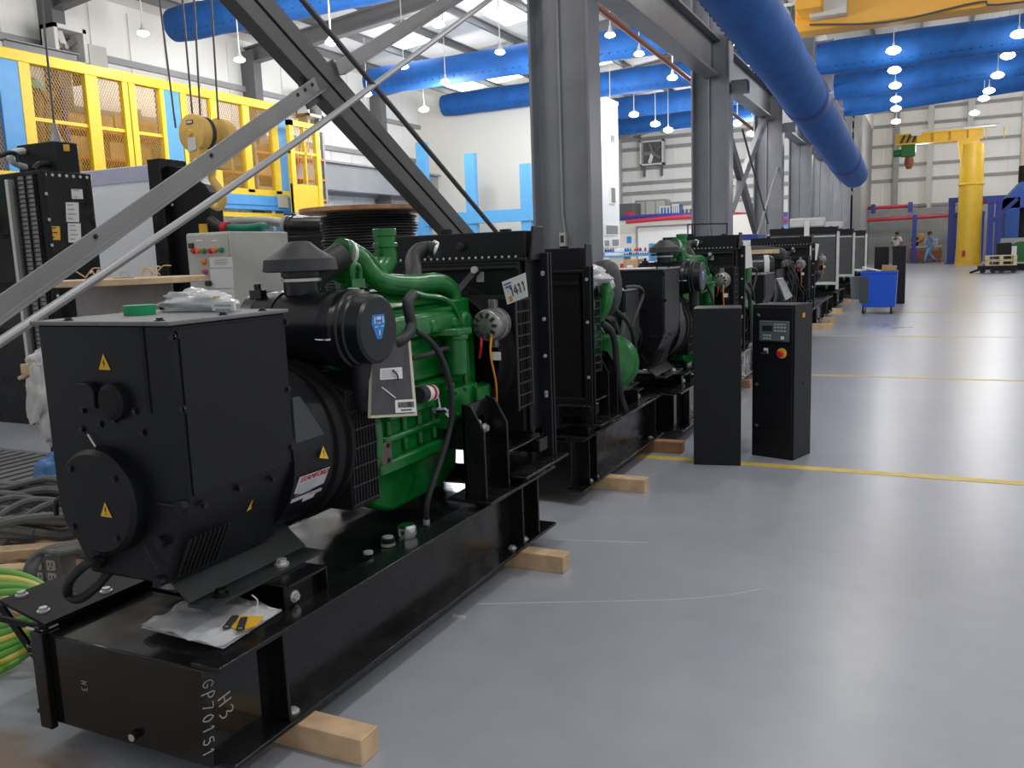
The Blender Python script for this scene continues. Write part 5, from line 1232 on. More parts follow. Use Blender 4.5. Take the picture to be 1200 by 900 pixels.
MB().tube([P(260, 261) + V((0, .15, 0)), P(285, 259) + V((0, .15, 0)), P(312, 260) + V((0, .15, 0)), P(322, 262) + V((0, .15, 0))], 0.055, 14, 5).build('insulated_pipe', 'foil_hose', t)
a, c = P(322, 266) + V((0, .2, 0)), P(372, 266) + V((0, .2, 0)); MB().lathe(a, c, [(0, 0.09), (0.03, 0.135), (0.2, 0.135), (0.22, 0.125), (0.5, 0.125), (0.51, 0.13), (0.95, 0.13), (1, 0.105)], 30).build('air_cleaner', 'plastic_black', t)
MB().lathe(a + V((0.02,0,0)), a + V((0.07,0,0)), [(0, 0.138), (1, 0.138)], 30).build('cleaner_ring', 'girt_grey', t)
MB().box(a.x, c.x, YC + 0.1, YC + 0.3, 0.8, a.z - 0.10).build('engine_block', 'engine_black', t, smooth=0, bevel=0.02)

# hook block with four falls of rope
YH = 7.2
P = lambda x, y, d=0: onY(x, y, YH + d)
t = thing('hook_block', P(228, 160), 'round yellow crane hook block hanging on four wire ropes', 'hook block')
c1 = P(228, 156); r = (P(228, 133).z - P(228, 178).z)/2
ax = V((0.05, 1.0, 0)).normalized()
for k, off in enumerate((0.0, 0.36)):
    c = c1 + ax*off; b = MB(); b.lathe(c - ax*0.05, c + ax*0.09, [(0, r*0.9), (0.05, r*0.98), (0.3, r*1.0), (0.6, r*0.99), (0.62, r*0.90), (1, r*0.90)], 40)
    b.build('sheave_cover', 'hook_yellow', t)
b = MB(); b.lathe(c1 + ax*0.09, c1 + ax*0.14, [(0, r*0.93), (1, r*0.93)], 36); b.build('sheave', 'ink', t)
MB().lathe(c1 - ax*0.05, c1 - ax*0.085, [(0, 0.035), (1, 0.03)], 16).build('axle', 'hook_yellow', t)
q = c1 - V((0, 0, r*1.0)); MB().obox(q + ax*0.2 - V((0,0,0.06)), (0.14, 0.5, 0.2)).build('crosshead', 'hook_yellow', t, bevel=0.01)
h = q + ax*0.2 - V((0, 0, 0.16)); b = MB(); b.tube([h, h - V((0,0,0.12)), h + V((0.07,0,-0.2)), h + V((0.13,0,-0.32)), h + V((0.06,0,-0.42)), h + V((-0.06,0,-0.38))], 0.045, 10, 5); b.build('hook', 'hook_yellow', t)
n = ax.cross(V((0,0,1))).normalized(); s = c1 - ax*0.055
def dp(u, v, k=0.0): return s + n*u + V((0,0,v)) - ax*k
sgn = 1
b = MB(); b.slab([dp(-0.06, -0.20, .004), dp(0.07, -0.18, .004), dp(0.07, -0.05, .004), dp(-0.05, -0.05, .004)], 0.003); b.build('load_tag', 'white_paper', t, smooth=0)
b = MB(); b.slab([dp(-0.05, 0.09, .004), dp(0.05, 0.09, .004), dp(0.05, 0.13, .004), dp(-0.05, 0.13, .004)], 0.003); b.build('name_tag', 'ink', t, smooth=0)
b = MB(); b.slab([dp(-0.04, 0.098, .006), dp(0.04, 0.098, .006), dp(0.04, 0.122, .006), dp(-0.04, 0.122, .006)], 0.001); b.build('name_tag', 'white_paper', t, smooth=0)
for (xt, xb, d) in ((186, 206, 0.0), (213, 226, 0.05), (227, 235, 0.1), (247, 256, 0.22)):
    MB().tube([P(xt, -8, d), P(xb, 140 if xb != 206 else 150, d)], 0.011, 6).build('wire_rope', 'rod_dark', t)

# ------------------------------------------------------------------ caged mezzanine
XC = -13.5
P = lambda x, y, d=0: onX(x, y, XC + d)
yA, yB = -2.5, P(338, 150).y; zt_ = P(200, 102).z; zb_ = P(325, 228).z; zbl = P(340, 248).z
t = thing('caged_mezzanine', (XC, (yA + yB)/2, 0), 'yellow mesh cage on a sky-blue steel mezzanine along the left wall', 'mezzanine')
MB().box(XC - 0.08, XC + 0.08, yA, yB, zt_ - 0.09, zt_ + 0.09).build('top_rail', 'cage_yellow', t, smooth=0, bevel=0.01)
MB().box(XC - 0.06, XC + 0.06, yA, yB, zb_ - 0.06, zb_ + 0.08).build('bottom_rail', 'cage_yellow', t, smooth=0, bevel=0.01)
MB().box(XC - 0.02, XC + 0.14, yA, yB, zbl, zb_ - 0.06).build('edge_beam', 'sky_blue_paint', t, smooth=0, bevel=0.008)
MB().box(XC + 0.0, XC + 0.17, yA, yB, zbl + 0.10, zbl + 0.12).build('edge_flange', 'sky_blue_paint', t, smooth=0)
MB().box(-15.75, XC, yA, yB, zb_ - 0.2, zb_ - 0.05).build('deck', 'girt_grey', t, smooth=0)
MB().box(XC - 0.05, XC + 0.05, yA, yB, zbl - 0.16, zbl - 0.06).build('lower_rail', 'cage_yellow', t, smooth=0)
for x0, x1, m in ((-34, -12, 'sky_blue_paint'), (3, 36, 'sky_blue_paint'), (27, 40, 'cage_yellow'), (103, 117, 'cage_yellow'), (145.5, 151.5, 'cage_yellow'), (153, 160, 'cage_yellow'), (188.5, 193, 'cage_yellow'), (193, 211, 'sky_blue_paint'), (212, 219, 'cage_yellow'), (246, 254, 'cage_yellow'), (283, 291, 'cage_yellow'), (316, 323, 'cage_yellow'), (323, 337, 'sky_blue_paint')):
    a, c = P(x0, 150).y, P(x1, 150).y; blue = m == 'sky_blue_paint'
    MB().box(XC - (0.2 if blue else 0.05), XC + (0.05 if blue else 0.06), a, c, 0.0 if blue else zb_, zt_ - (0.05 if blue else 0.0)).build('post', m, t, smooth=0, bevel=0.006)
# expanded-metal mesh: crossing strands in each bay
b = MB(); h = zt_ - zb_; y = P(-30, 150).y
while y < yB:
    for sgn in (1, -1):
        y2 = y + sgn*h*0.55; b.tube([(XC, y, zb_), (XC, y2, zt_)], 0.0058, 3, caps=False)
    y += 0.055
tag(b.build('cage_mesh', 'mesh_gold', t, smooth=0), None, None, None, 'stuff')
zb_c = zb_ - 0.05
zm = (zt_ + zb_)/2
MB().box(XC - 0.02, XC + 0.02, P(40, 150).y, P(190, 150).y, zm - 0.03, zm + 0.03).build('mid_rail', 'cage_yellow', t, smooth=0)
# gate panel in the next bay, set forward
a, c = onX(336, 140, -13.0), onX(371, 145, -13.0); zt2, zb2, zmid = onX(336, 140, -13.0).z, onX(372, 250, -13.0).z, onX(350, 216, -13.0).z
t2 = thing('cage_gate', (-13.0, (a.y + c.y)/2, zb2), 'yellow gate panel, mesh above and solid sheet below, at the cage end', 'gate')
b = MB(); b.box(-13.05, -12.95, a.y, a.y + 0.14, zb2, zt2); b.box(-13.05, -12.95, c.y - 0.14, c.y, zb2, zt2); b.box(-13.05, -12.95, a.y, c.y, zt2 - 0.12, zt2); b.box(-13.04, -12.96, a.y, c.y, (zt2 + zmid)/2 - 0.03, (zt2 + zmid)/2 + 0.03)
b.box(-13.04, -12.96, (a.y + c.y)/2 - 0.02, (a.y + c.y)/2 + 0.02, zmid, zt2); b.build('gate_frame', 'cage_yellow', t2, smooth=0)
MB().box(-13.03, -12.97, a.y, c.y, zb2, zmid).build('sheet_panel', 'cage_yellow', t2, smooth=0)
MB().box(-13.1, -12.9, c.y - 0.2, c.y, 0, zb2).build('post', 'cage_yellow', t2, smooth=0)
MB().box(-13.1, -12.9, c.y + 0.02, c.y + 0.5, 0, zb2 - 0.2).build('blue_post', 'sky_blue_paint', t2, smooth=0)
b = MB(); y = a.y
while y < c.y - 0.1: b.tube([(-13, y, zmid), (-13, min(c.y, y + 0.5), zt2 - 0.1)], 0.009, 3, caps=False); b.tube([(-13, min(c.y, y + 0.5), zmid), (-13, y, zt2 - 0.1)], 0.006, 3, caps=False); y += 0.1
tag(b.build('gate_mesh', 'mesh_gold', t2, smooth=0), None, None, None, 'stuff')
p = P(331, 236, 0.16); MB().box(XC + 0.15, XC + 0.2, p.y - 0.16, p.y + 0.16, p.z - 0.14, p.z + 0.14).build('switch_box', 'box_grey', t, smooth=0)
# storage racks and cartons behind the mesh
zd = zb_ - 0.05; rk = random.Random(11); zd += 0.004
ry = P(60, 150).y + 1.0
racks = [(ry, 2.3), (ry + 2.5, 2.3), (ry + 5.0, 2.6)]
CART = []
for i, (ya, L) in enumerate(racks):
    r_ = thing('storage_rack', (-14.9, ya + L/2, zd), ['orange storage rack behind the cage mesh, nearest', 'orange storage rack behind the cage mesh, middle one', 'orange storage rack behind the cage mesh, beside the gate'][i], 'rack')
    for y in (ya, ya + L):
        for x in (-15.3, -14.4): MB().box(x - 0.04, x + 0.04, y - 0.04, y + 0.04, zd, zt_ - 0.15).build('upright', 'navy_paint' if i == 0 else 'girt_grey', r_, smooth=0)
        MB().tube([(-15.3, y, zd + 0.1), (-14.4, y, zd + 0.8), (-15.3, y, zd + 1.4)], 0.015, 4).build('lattice', 'girt_grey', r_, smooth=0)
    for j in range(3):
        z = zd + 0.10 + j*0.52
        MB().box(-15.35, -14.35, ya, ya + L, z - 0.05, z).build('shelf', 'rack_orange', r_, smooth=0)
        y = ya + 0.1
        while y < ya + L - 0.5:
            w = 0.35 + rk.random()*0.35; hh = 0.2 + rk.random()*0.2
            if rk.random() < 0.85: CART.append((y, min(w, ya + L - 0.08 - y), z + 0.004, hh))
            y += w + 0.06
places = ['nearest rack', 'middle rack', 'rack beside the gate']
for k, (y, w, z, hh) in enumerate(CART):
    o = MB().box(-15.1, -14.45, y, y + w, z, z + hh); o.box(-15.1, -14.449, y + w*0.46, y + w*0.54, z + hh - 0.06, z + hh + 0.001)
    o = o.build('carton', 'carton_tan', smooth=0); tag(o, 'tan cardboard carton on a storage rack behind the cage mesh', 'carton', 'cartons on the racks behind the mesh')

# wall equipment: ventilation fans and boxes on the left wall, steel beam on the cage top
def wallfan(p, axis, s, label):
    t = thing('ventilation_fan', p, label, 'fan')
    b = MB(); u = V((0, 0, 1)); d = V(axis); e = d.cross(u)
    M = Matrix((tuple(e), tuple(-d), tuple(u))).transposed()
    def put(bb, nm, m, **k): bb.v = [M @ q + V(p) for q in bb.v]; return bb.build(nm, m, t, **k)
    b.box(-s, s, -0.1, 0.3, -s, -s + 0.08); b.box(-s, s, -0.1, 0.3, s - 0.08, s); b.box(-s, -s + 0.08, -0.1, 0.3, -s, s); b.box(s - 0.08, s, -0.1, 0.3, -s, s); put(b, 'housing', 'frame_white', smooth=0)
    put(MB().box(-s, s, 0.26, 0.3, -s, s), 'back_plate', 'post_grey', smooth=0)
    b = MB()
    for k in range(5): a = R(72*k); b.obox((0.55*s*math.cos(a)*0.8, 0.1, 0.55*s*math.sin(a)*0.8), (0.8*s, 0.03, 0.3*s), Matrix.Rotation(-a, 3, 'Y') @ Matrix.Rotation(R(30), 3, 'X'))
    b.cyl((0, 0.05, 0), (0, 0.2, 0), 0.13*s, seg=12); put(b, 'blades', 'alu', smooth=0)
    for q_ in (-0.8, 0.7): put(MB().box(s*q_, s*(q_ + 0.1), 0.0, 0.3, -s*1.9, -s), 'bracket', 'post_grey', smooth=0)
    return t
wallfan(onX(80, 54, -15.3), (1, 0, 0), 0.36, 'square ventilation fan on the left wall above the cage')
wallfan(onX(366, 123, -15.5), (1, 0, 0), 0.34, 'ventilation fan on the left wall partly behind the light brace')
wallfan(onY(764, 179, 44.4), (0, -1, 0), 0.62, 'small ventilation fan high on the back wall of the left bay')
a, c = onX(4, 52, -14.2), onX(90, 70, -14.2); o = MB().section(a, c, Isec(0.18, 0.2, 0.02, 0.02)).build('steel_beam', 'girder_grey', smooth=0); tag(o, 'short grey steel beam lying along the top of the cage', 'beam')
p = onX(112, 72, -15.7); o = MB().box(-15.85, -15.6, p.y - 0.22, p.y + 0.22, p.z - 0.3, p.z + 0.3).build('junction_box', 'box_grey', smooth=0, bevel=0.01); tag(o, 'grey electrical junction box on the left wall above the cage', 'box')

# ------------------------------------------------------------------ floor clutter at lower left
t = thing('floor_grating', (-5.7, 3.8, 0.0), 'slotted grey steel floor grating left of the nearest alternator', 'grating')
MB().box(-7.6, -4.7, 3.35, 4.25, 0.001, 0.004).build('pit', 'pit_dark', t, smooth=0)
b = MB()
for k in range(24): x = -7.55 + k*0.123; b.prism([(x, 3.38), (x + 0.075, 3.38), (x + 0.075, 4.22), (x, 4.22)], 'z', 0.004, 0.02)
b.box(-7.6, -4.7, 3.33, 3.38, 0.002, 0.022); b.box(-7.6, -4.7, 4.22, 4.27, 0.002, 0.022)
b.build('grating_bars', 'grating', t, smooth=0)
p = onZ(38, 580, 0.03); o = MB().obox(p, (0.75, 0.07, 0.02), Matrix.Rotation(R(28), 3, 'Z')).build('wood_strip', 'yellow_sign', smooth=0); tag(o, 'yellow painted strip lying beside the floor grating', 'strip')
# pallet with planks
t = thing('pallet', (-3.75, 2.45, 0), 'low wooden pallet under the grey cables beside the nearest alternator', 'pallet')
for i, y in enumerate((2.05, 2.35, 2.65, 2.95)): MB().box(-4.7, -2.95, y, y + 0.12, 0.10, 0.125).build('plank', 'wood', t, smooth=0, bevel=0.002)
for x in (-4.6, -3.8, -3.1): MB().box(x - 0.05, x + 0.05, 2.0, 3.1, 0.0, 0.10).build('bearer', 'wood_red', t, smooth=0)
q = onZ(55, 684, 0.13); 
t2 = thing('outlet_box', q, 'grey metal outlet box with four sockets beside the green cables', 'outlet'); Mz = Matrix.Rotation(R(12), 3, 'Z')
def pb(b): b.v = [Mz @ v + V((q.x, q.y, 0.125)) for v in b.v]; return b
pb(MB().box(-0.07, 0.075, 0, 0.09, 0, 0.125)).build('box_body', 'girder_grey', t2, bevel=0.004)
for x in (-0.030, 0.034):
    for z in (0.032, 0.086):
        b = MB(); b.obox((x, -0.003, z), (0.042, 0.008, 0.044)); s_ = pb(b).build('socket', 'outlet', t2, bevel=0.004)
        b = MB(); b.box(x - 0.010, x - 0.006, -0.0085, -0.006, z, z + 0.012); b.box(x + 0.006, x + 0.010, -0.0085, -0.006, z, z + 0.012); b.cyl((x, -0.0085, z - 0.01), (x, -0.006, z - 0.01), 0.004, seg=8); pb(b).build('slots', 'ink', s_, smooth=0)
o = MB().obox(onZ(70, 642, 0.18), (0.62, 0.09, 0.03), Matrix.Rotation(R(33), 3, 'Z')).build('plank', 'wood'); tag(o, 'loose wood plank under the cables, behind the outlet box', 'plank')
o = MB().obox(onZ(12, 668, 0.16), (0.7, 0.08, 0.03), Matrix.Rotation(R(30), 3, 'Z')).build('plank', 'wood_pale'); tag(o, 'pale wood plank at the left edge above the green cables', 'plank')
o = MB().box(-3.05, -2.85, 2.1, 2.3, 0.13, 0.15).build('paper', 'white_paper', smooth=0); tag(o, 'folded white paper beside the alternator foot', 'paper')
# coil of grey cable
b_c = V((-4.10, 2.66, 0.14)); rc = random.Random(21)
t = thing('cable_coil', b_c, 'heap of coiled grey cables on the pallet at lower left', 'cable')
for k in range(11):
    r = 0.30 + 0.05*(k % 5) + 0.04*rc.random(); z = 0.025 + 0.011*k; ox, oy = rc.uniform(-.07, .07), rc.uniform(-.06, .06); ph = rc.random()*6
    pts = [b_c + V((ox + r*1.45*math.cos(a), oy + 0.62*r*math.sin(a), z + 0.03*math.sin(2*a + ph) + 0.015*math.sin(5*a))) for a in [ph + i*2*math.pi/20 for i in range(21)]]
    MB().tube(pts, 0.019 + 0.004*(k % 2), 8, 2).build('cable', 'cable_grey', t)
for k in range(7):
    x = -0.5 + k*0.15; p = b_c + V((x, -0.28 + 0.05*rc.random(), 0.0)); MB().tube([p + V((-0.06, -0.04, 0.03)), p + V((-0.02, 0.05, 0.13)), p + V((0.04, 0.18, 0.18)), p + V((0.10, 0.32, 0.13)), p + V((0.06, 0.40, 0.05))], 0.018, 8, 5).build('cable', 'cable_grey', t)
t = thing('loose_cable', onZ(60, 640, 0.2), 'grey cables looping from the coil toward the alternator foot', 'cable')
for k in range(4):
    MB().tube([onZ(30 + k*3, 688, 0.15), onZ(31 + k*3, 668, 0.22), onZ(42 + k*3, 650 - k, 0.27), onZ(68, 640 + k*3, 0.28), onZ(92, 638 + k*2, 0.24), onZ(102, 650 + k*2, 0.16)], 0.013, 8, 6).build('cable', 'cable_grey', t)
MB().tube([onZ(-8, 617, 0.30), onZ(30, 608, 0.33), onZ(62, 605, 0.33), onZ(86, 607, 0.30)], 0.019, 8, 6).build('cable', 'cable_grey', t)
# green and yellow earth cables
t = thing('earth_cables', (-2.9, 1.8, 0), 'bundle of green and yellow striped earth cables curving past the tank bracket', 'cable')
for k in range(4):
    z = 0.25 + 0.010*k; pts = [onZ(-25, 668 + k*10, z), onZ(8, 670 + k*8, z + 0.02), onZ(34, 677 + k*6, z + 0.02), onZ(56, 690 + k*4, z), onZ(74, 706 + k*3, z - 0.06)]
    MB().tube(pts, 0.0125, 10, 6).build('cable', 'cable_yellow' if k in (1,) else 'cable_green', t)
for k in range(7):
    pts = [onZ(-30, 800 - k*10, 0.03 + 0.01*k), onZ(8, 782 - k*8.5, 0.03 + 0.02*k), onZ(34, 764 - k*7, 0.05 + 0.022*k), onZ(60, 735 - k*4, 0.10 + 0.022*k), onZ(92, 700 - k, 0.16 + 0.02*k)]
    MB().tube(pts, 0.0125, 10, 6).build('cable', 'cable_yellow' if k % 3 == 1 else 'cable_green', t)
# bags
p = onY(66, 558, 3.25); blob((p.x + 0.0, 3.25, p.z - 0.0), 0.09, 0.10, 0.12, 'plastic_bag', 'bag_blue', 'blue plastic bag tucked behind the left side of the alternator', 'bag', seed=12, amp=0.5)
p = onY(66, 594, 3.12); blob((p.x, 3.12, p.z), 0.10, 0.10, 0.07, 'plastic_bag', 'bag_film', 'pale clear plastic bag below the blue bag', 'bag', seed=14, amp=0.5)
YP = 3.3; p = onY(48, 432, YP)
o = thing('timber_stand', (p.x, YP, 0), 'pale timber piece on a dark stand behind the left of the alternator', 'stand')
MB().box(p.x - 0.11, p.x + 0.22, YP - 0.05, YP + 0.05, p.z - 0.03, p.z + 0.03).build('timber', 'wood', o, smooth=0, bevel=0.003)
MB().obox((p.x - 0.12, YP + 0.0, p.z - 0.035), (0.16, 0.03, 0.02), Matrix.Rotation(R(-20), 3, 'Y')).build('timber', 'wood_pale', o, smooth=0)
MB().box(p.x + 0.03, p.x + 0.13, YP - 0.02, YP + 0.06, 0.0, p.z - 0.03).build('dark_post', 'black_matte', o, smooth=0); MB().box(p.x - 0.05, p.x + 0.2, YP - 0.10, YP + 0.12, 0, 0.03).build('dark_foot', 'black_matte', o, smooth=0)
blob((p.x + 0.06, YP, p.z + 0.055), 0.10, 0.08, 0.06, 'plastic_bag', 'bag_white', 'white plastic bag lying on the pale timber piece', 'bag', seed=3, amp=0.4, flat=None)
q = onY(50, 458, YP - .05); blob((q.x + 0.03, YP - 0.07, q.z - 0.05), 0.10, 0.05, 0.20, 'plastic_bag', 'bag_white', 'torn white plastic bag hanging below the pale timber piece', 'bag', seed=6, amp=0.6)
# ================================================================== FAR END OF THE HALL
# jib crane
c = onZ(1134, 310, 0); YJ = c.y
P = lambda x, y, d=0: onY(x, y, YJ + d)
t = thing('jib_crane', (c.x, YJ, 0), 'yellow pillar jib crane with green hoist at the far end', 'crane')
zt_ = P(1134, 167).z; ca = P(1134, 240).x
b = MB(); b.lathe((c.x, YJ, 0), (c.x + 0.0, YJ, zt_ - 0.1), [(0, 0.68), (0.004, 0.68), (0.006, 0.62), (0.14, 0.585), (0.5, 0.565), (0.66, 0.56), (0.665, 0.62), (0.675, 0.62), (0.68, 0.56), (1, 0.55)], 32); b.build('pillar', 'jib_yellow', t)
z1, z0 = P(1100, 154).z, P(1100, 167).z; xl, xr = P(1050, 160).x, P(1152, 160).x
b = MB(); b.section((xl, YJ, (z0 + z1)/2), (xr, YJ, (z0 + z1)/2), Isec(z1 - z0, 0.45, 0.06, 0.07)); 
for k in range(6): b.box(xl + 1.0 + k*0.8, xl + 1.04 + k*0.8, YJ - 0.2, YJ + 0.2, z0, z1)
b.build('arm', 'jib_yellow', t, smooth=0)
for k in range(3):
    x = xl + 0.18 + k*0.28; MB().slab([(x, YJ - 0.235, z0 + 0.08), (x + 0.12, YJ - 0.235, z0 + 0.08), (x + 0.30, YJ - 0.235, z1 - 0.08), (x + 0.18, YJ - 0.235, z1 - 0.08)], 0.005).build('hazard_stripe', 'ink', t, smooth=0)
p, q = P(1068, 160), P(1080, 154); MB().box(p.x, q.x, YJ - 0.245, YJ - 0.23, p.z, q.z).build('capacity_plate', 'white_paper', t, smooth=0)
b = MB(); b.prism([(P(1122, 168).x, z0), (c.x + 0.3, z0), (c.x + 0.3, P(1129, 204).z), (P(1128, 204).x, P(1129, 204).z)], 'y', YJ - 0.32, YJ + 0.32); b.build('gusset_bracket', 'jib_yellow', t, smooth=0, bevel=0.02)
b = MB(); b.tube([(xl + 1.2, YJ - 0.1, z1 + 0.12), (xr + 0.7, YJ - 0.1, z1 + 0.15)], 0.035, 6); b.box(c.x - 0.5, c.x + 1.0, YJ - 0.2, YJ + 0.2, z1, z1 + 0.08); b.build('festoon_rail', 'zinc', t, smooth=0)
p = P(1063, 171); b = MB(); b.box(p.x - 0.28, p.x + 0.42, YJ - 0.25, YJ + 0.25, z0 - 0.62, z0 - 0.02); b.cyl((p.x - 0.65, YJ, z0 - 0.4), (p.x - 0.2, YJ, z0 - 0.4), 0.2, seg=14); h = b.build('hoist', 'green', t, bevel=0.03)
MB().lathe((p.x + 0.12, YJ, z0 - 0.6), (p.x + 0.12, YJ, z0 - 1.25), [(0, 0.2), (0.5, 0.24), (1, 0.12)], 14).build('hook', 'rust_pipe', h)
q = P(1128, 297); MB().box(q.x - 0.05, q.x + 0.1, YJ - 0.62, YJ - 0.59, q.z - 0.15, q.z + 0.15).build('instruction_label', 'red_print', t, smooth=0)

# pallets on a dark trolley
c = onZ(1160, 320, 0.0); YT = c.y
P = lambda x, y, d=0: onY(x, y, YT + d)
t = thing('platform_trolley', (P(1167, 315).x, YT, 0), 'dark low trolley carrying two wooden pallets by the yellow pillar', 'trolley')
x0, x1 = P(1146, 314).x, P(1192, 314).x; zt_ = P(1167, 311).z; zl = P(1167, 315).z
MB().box(x0, x1, YT - 0.35, YT + 0.5, zl - 0.02, zt_).build('platform', 'black_matte', t, smooth=0, bevel=0.01)
MB().obox((x0 - 0.12, YT, zl - 0.08), (0.35, 0.1, 0.08), Matrix.Rotation(R(-20), 3, 'Y')).build('tow_bar', 'black_matte', t, smooth=0)
for x in (x0 + 0.15, x0 + 0.5, x1 - 0.55, x1 - 0.15): 
    MB().cyl((x, YT - 0.34, 0.10), (x, YT - 0.26, 0.10), 0.10, seg=16).build('wheel', 'rubber', t); MB().box(x - 0.05, x + 0.05, YT - 0.36, YT - 0.24, 0.10, zl).build('fork', 'black_matte', t, smooth=0)
x0, x1 = P(1155, 305).x, P(1191, 305).x
for i in range(2):
    za = zt_ + i*0.2; u = thing('pallet', ((x0 + x1)/2, YT, za), ['lower wooden pallet on the dark trolley', 'upper wooden pallet on the dark trolley'][i], 'pallet', None)
    b = MB()
    for k in range(5): b.box(x0, x1, YT - 0.34 + k*0.17, YT - 0.22 + k*0.17, za + 0.155, za + 0.185)
    b.build('deck_boards', 'pallet_wood', u, smooth=0); b = MB()
    for x in (x0, (x0 + x1)/2 - 0.06, x1 - 0.12): b.box(x, x + 0.12, YT - 0.34, YT + 0.46, za + 0.03, za + 0.155)
    b.build('blocks', 'pallet_wood', u, smooth=0); b = MB()
    for k in range(3): b.box(x0, x1, YT - 0.34 + k*0.34, YT - 0.22 + k*0.34, za, za + 0.03)
    b.build('base_boards', 'pallet_wood', u, smooth=0)

# blue bin cart
c = onZ(1028, 368, 0); YC2 = c.y
P = lambda x, y, d=0: onY(x, y, YC2 + d)
t = thing('bin_cart', (P(1030, 365).x, YC2, 0), 'blue waste bin cart on castors standing in the aisle', 'cart')
x0, x1 = P(1008, 345).x, P(1050, 345).x; z0, z1 = P(1030, 360).z, P(1030, 318).z
b = MB(); b.prism([(x0 + 0.03, z0), (x1 - 0.01, z0), (x1 + 0.01, z1), (x0 - 0.0, z1)], 'y', YC2, YC2 + 0.62); b.box(x0 - 0.01, x1 + 0.015, YC2 - 0.01, YC2 + 0.64, z1 - 0.05, z1)
b.build('bin', 'cart_blue', t, smooth=0, bevel=0.012)
MB().box(x0 + 0.02, x1 - 0.02, YC2 + 0.02, YC2 + 0.60, z1 - 0.01, z1 + 0.004).build('bin_opening', 'pit_dark', t, smooth=0)
MB().box(x0 - 0.015, x0 + 0.14, YC2 - 0.006, YC2 + 0.006, z0 + 0.08, z1 - 0.10).build('grey_sheet', 'slate_plate', t, smooth=0)
for x in (x0 + 0.06, x1 - 0.08):
    for y in (YC2 + 0.06, YC2 + 0.55): MB().cyl((x - 0.02, y, 0.085), (x + 0.02, y, 0.085), 0.085, seg=16).build('castor', 'rubber', t); MB().box(x - 0.03, x + 0.03, y - 0.03, y + 0.03, 0.06, z0).build('castor_fork', 'zinc', t, smooth=0)
p = P(1020, 316); 
o = MB().obox((x0 + 0.22, YC2 + 0.25, z1 + 0.03), (0.42, 0.3, 0.02), Matrix.Rotation(R(14), 3, 'Y')).build('packing_sheet', 'white_paper', smooth=0); tag(o, 'white packing sheet sticking out of the blue bin cart', 'sheet')
o = MB().obox((x1 - 0.14, YC2 + 0.22, z1 + 0.05), (0.26, 0.2, 0.11), Matrix.Rotation(R(6), 3, 'Y')).build('carton', 'cardboard', smooth=0); tag(o, 'small brown carton on top of the blue bin cart', 'carton')
# dark bucket left of the cart
p = onZ(1003, 352, 0); o = MB().lathe((p.x, p.y + .5, 0), (p.x, p.y + .5, 0.55), [(0, 0.15), (1, 0.18)], 18).build('drum_bin', 'panel_dark'); tag(o, 'dark slate drum bin beside the blue cart', 'bin')

# two black cabinets near the far aisle end
for (xa, xb, yt, yb, Y, lab) in ((1024, 1042, 289, 330, 22.0, 'left one of two black upright panels behind the blue cart'), (1045, 1062, 288, 334, 21.0, 'right one of two black upright panels behind the blue cart')):
    a, c = onY(xa, yb, Y), onY(xb, yt, Y); tt = thing('panel_cabinet', ((a.x + c.x)/2, Y, 0), lab, 'cabinet')
    MB().box(a.x, c.x, Y, Y + 0.35, 0.0, c.z).build('cabinet_body', 'black_satin', tt, bevel=0.01); MB().box(a.x + .02, c.x - .02, Y - 0.012, Y, 0.03, c.z - 0.03).build('door', 'black_satin', tt, smooth=0)

# red and blue pipe rails, blue frames, booth
def pipe(pts, r, mat, label, name='pipe_rail'):
    return tag(MB().tube(pts, r, 10).build(name, mat), label, 'pipe')
YR = 57.0
p, q = onY(984, 246, YR), onY(1066, 241, YR); pipe([p, q], 0.10, 'red_pipe', 'upper red pipe on the far wall, left of the jib')
p, q = onY(986, 260, YR), onY(1118, 252, YR); pipe([p, q], 0.11, 'red_pipe', 'lower long red pipe on the far wall')
for x, y0_, y1_, yf in ((1012, 240, 251, 0), (1064, 237, 249, 0), (1068, 252, 300, 1)):
    a, c = onY(x, y1_, YR - .2), onY(x, y0_, YR - .2); o = MB().box(max(a.x, -3.1), max(a.x, -3.1) + 0.24, YR - 0.3, YR - 0.1, 0 if yf else a.z, c.z).build('pipe_bracket', 'navy_paint', smooth=0); tag(o, ['navy bracket on the upper red pipe, left one', 'navy bracket at the right end of the upper red pipe', 'dark upright post standing under the lower red pipe'][(x > 1013) + (x > 1065)], 'bracket')
def portal(xa, xb, yt, Y, label, w=0.16, foot=True):
    a, c = onY(xa, yt, Y), onY(xb, yt, Y); tt = thing('steel_frame', ((a.x + c.x)/2, Y, 0), label, 'frame')
    for x in (a.x, c.x): MB().box(x - w, x + w, Y - w, Y + w, 0.0, a.z - 0.1).build('post', 'navy_paint', tt, smooth=0)
    MB().box(a.x - w - 0.02, c.x + w + 0.02, Y - w - 0.02, Y + w + 0.02, a.z - 0.25, a.z).build('top_beam', 'navy_paint', tt, smooth=0)
    MB().section((a.x, Y, a.z - 1.2), (a.x + 1.1, Y, a.z - 0.1), [(-.08,-.08),(.08,-.08),(.08,.08),(-.08,.08)]).build('knee_brace', 'navy_paint', tt, smooth=0)
    MB().box(a.x - 0.25, a.x + 0.5, Y - 0.3, Y + 0.3, 0, 0.06).build('foot_plate', 'navy_paint', tt, smooth=0)
portal(1116, 1192, 232, 53.5, 'large navy steel frame behind the yellow jib pillar')
portal(1121, 1150, 249, 56.5, 'smaller navy steel frame standing behind the jib pillar')
portal(1162, 1171, 232, 48.6, 'narrow navy steel frame right of the jib pillar', 0.13)
p, q = onY(1150, 236, 55), onY(1203, 231, 55); pipe([p, q + V((3, 0, 0))], 0.14, 'red_pipe', 'thick red pipe running into the blue booth')
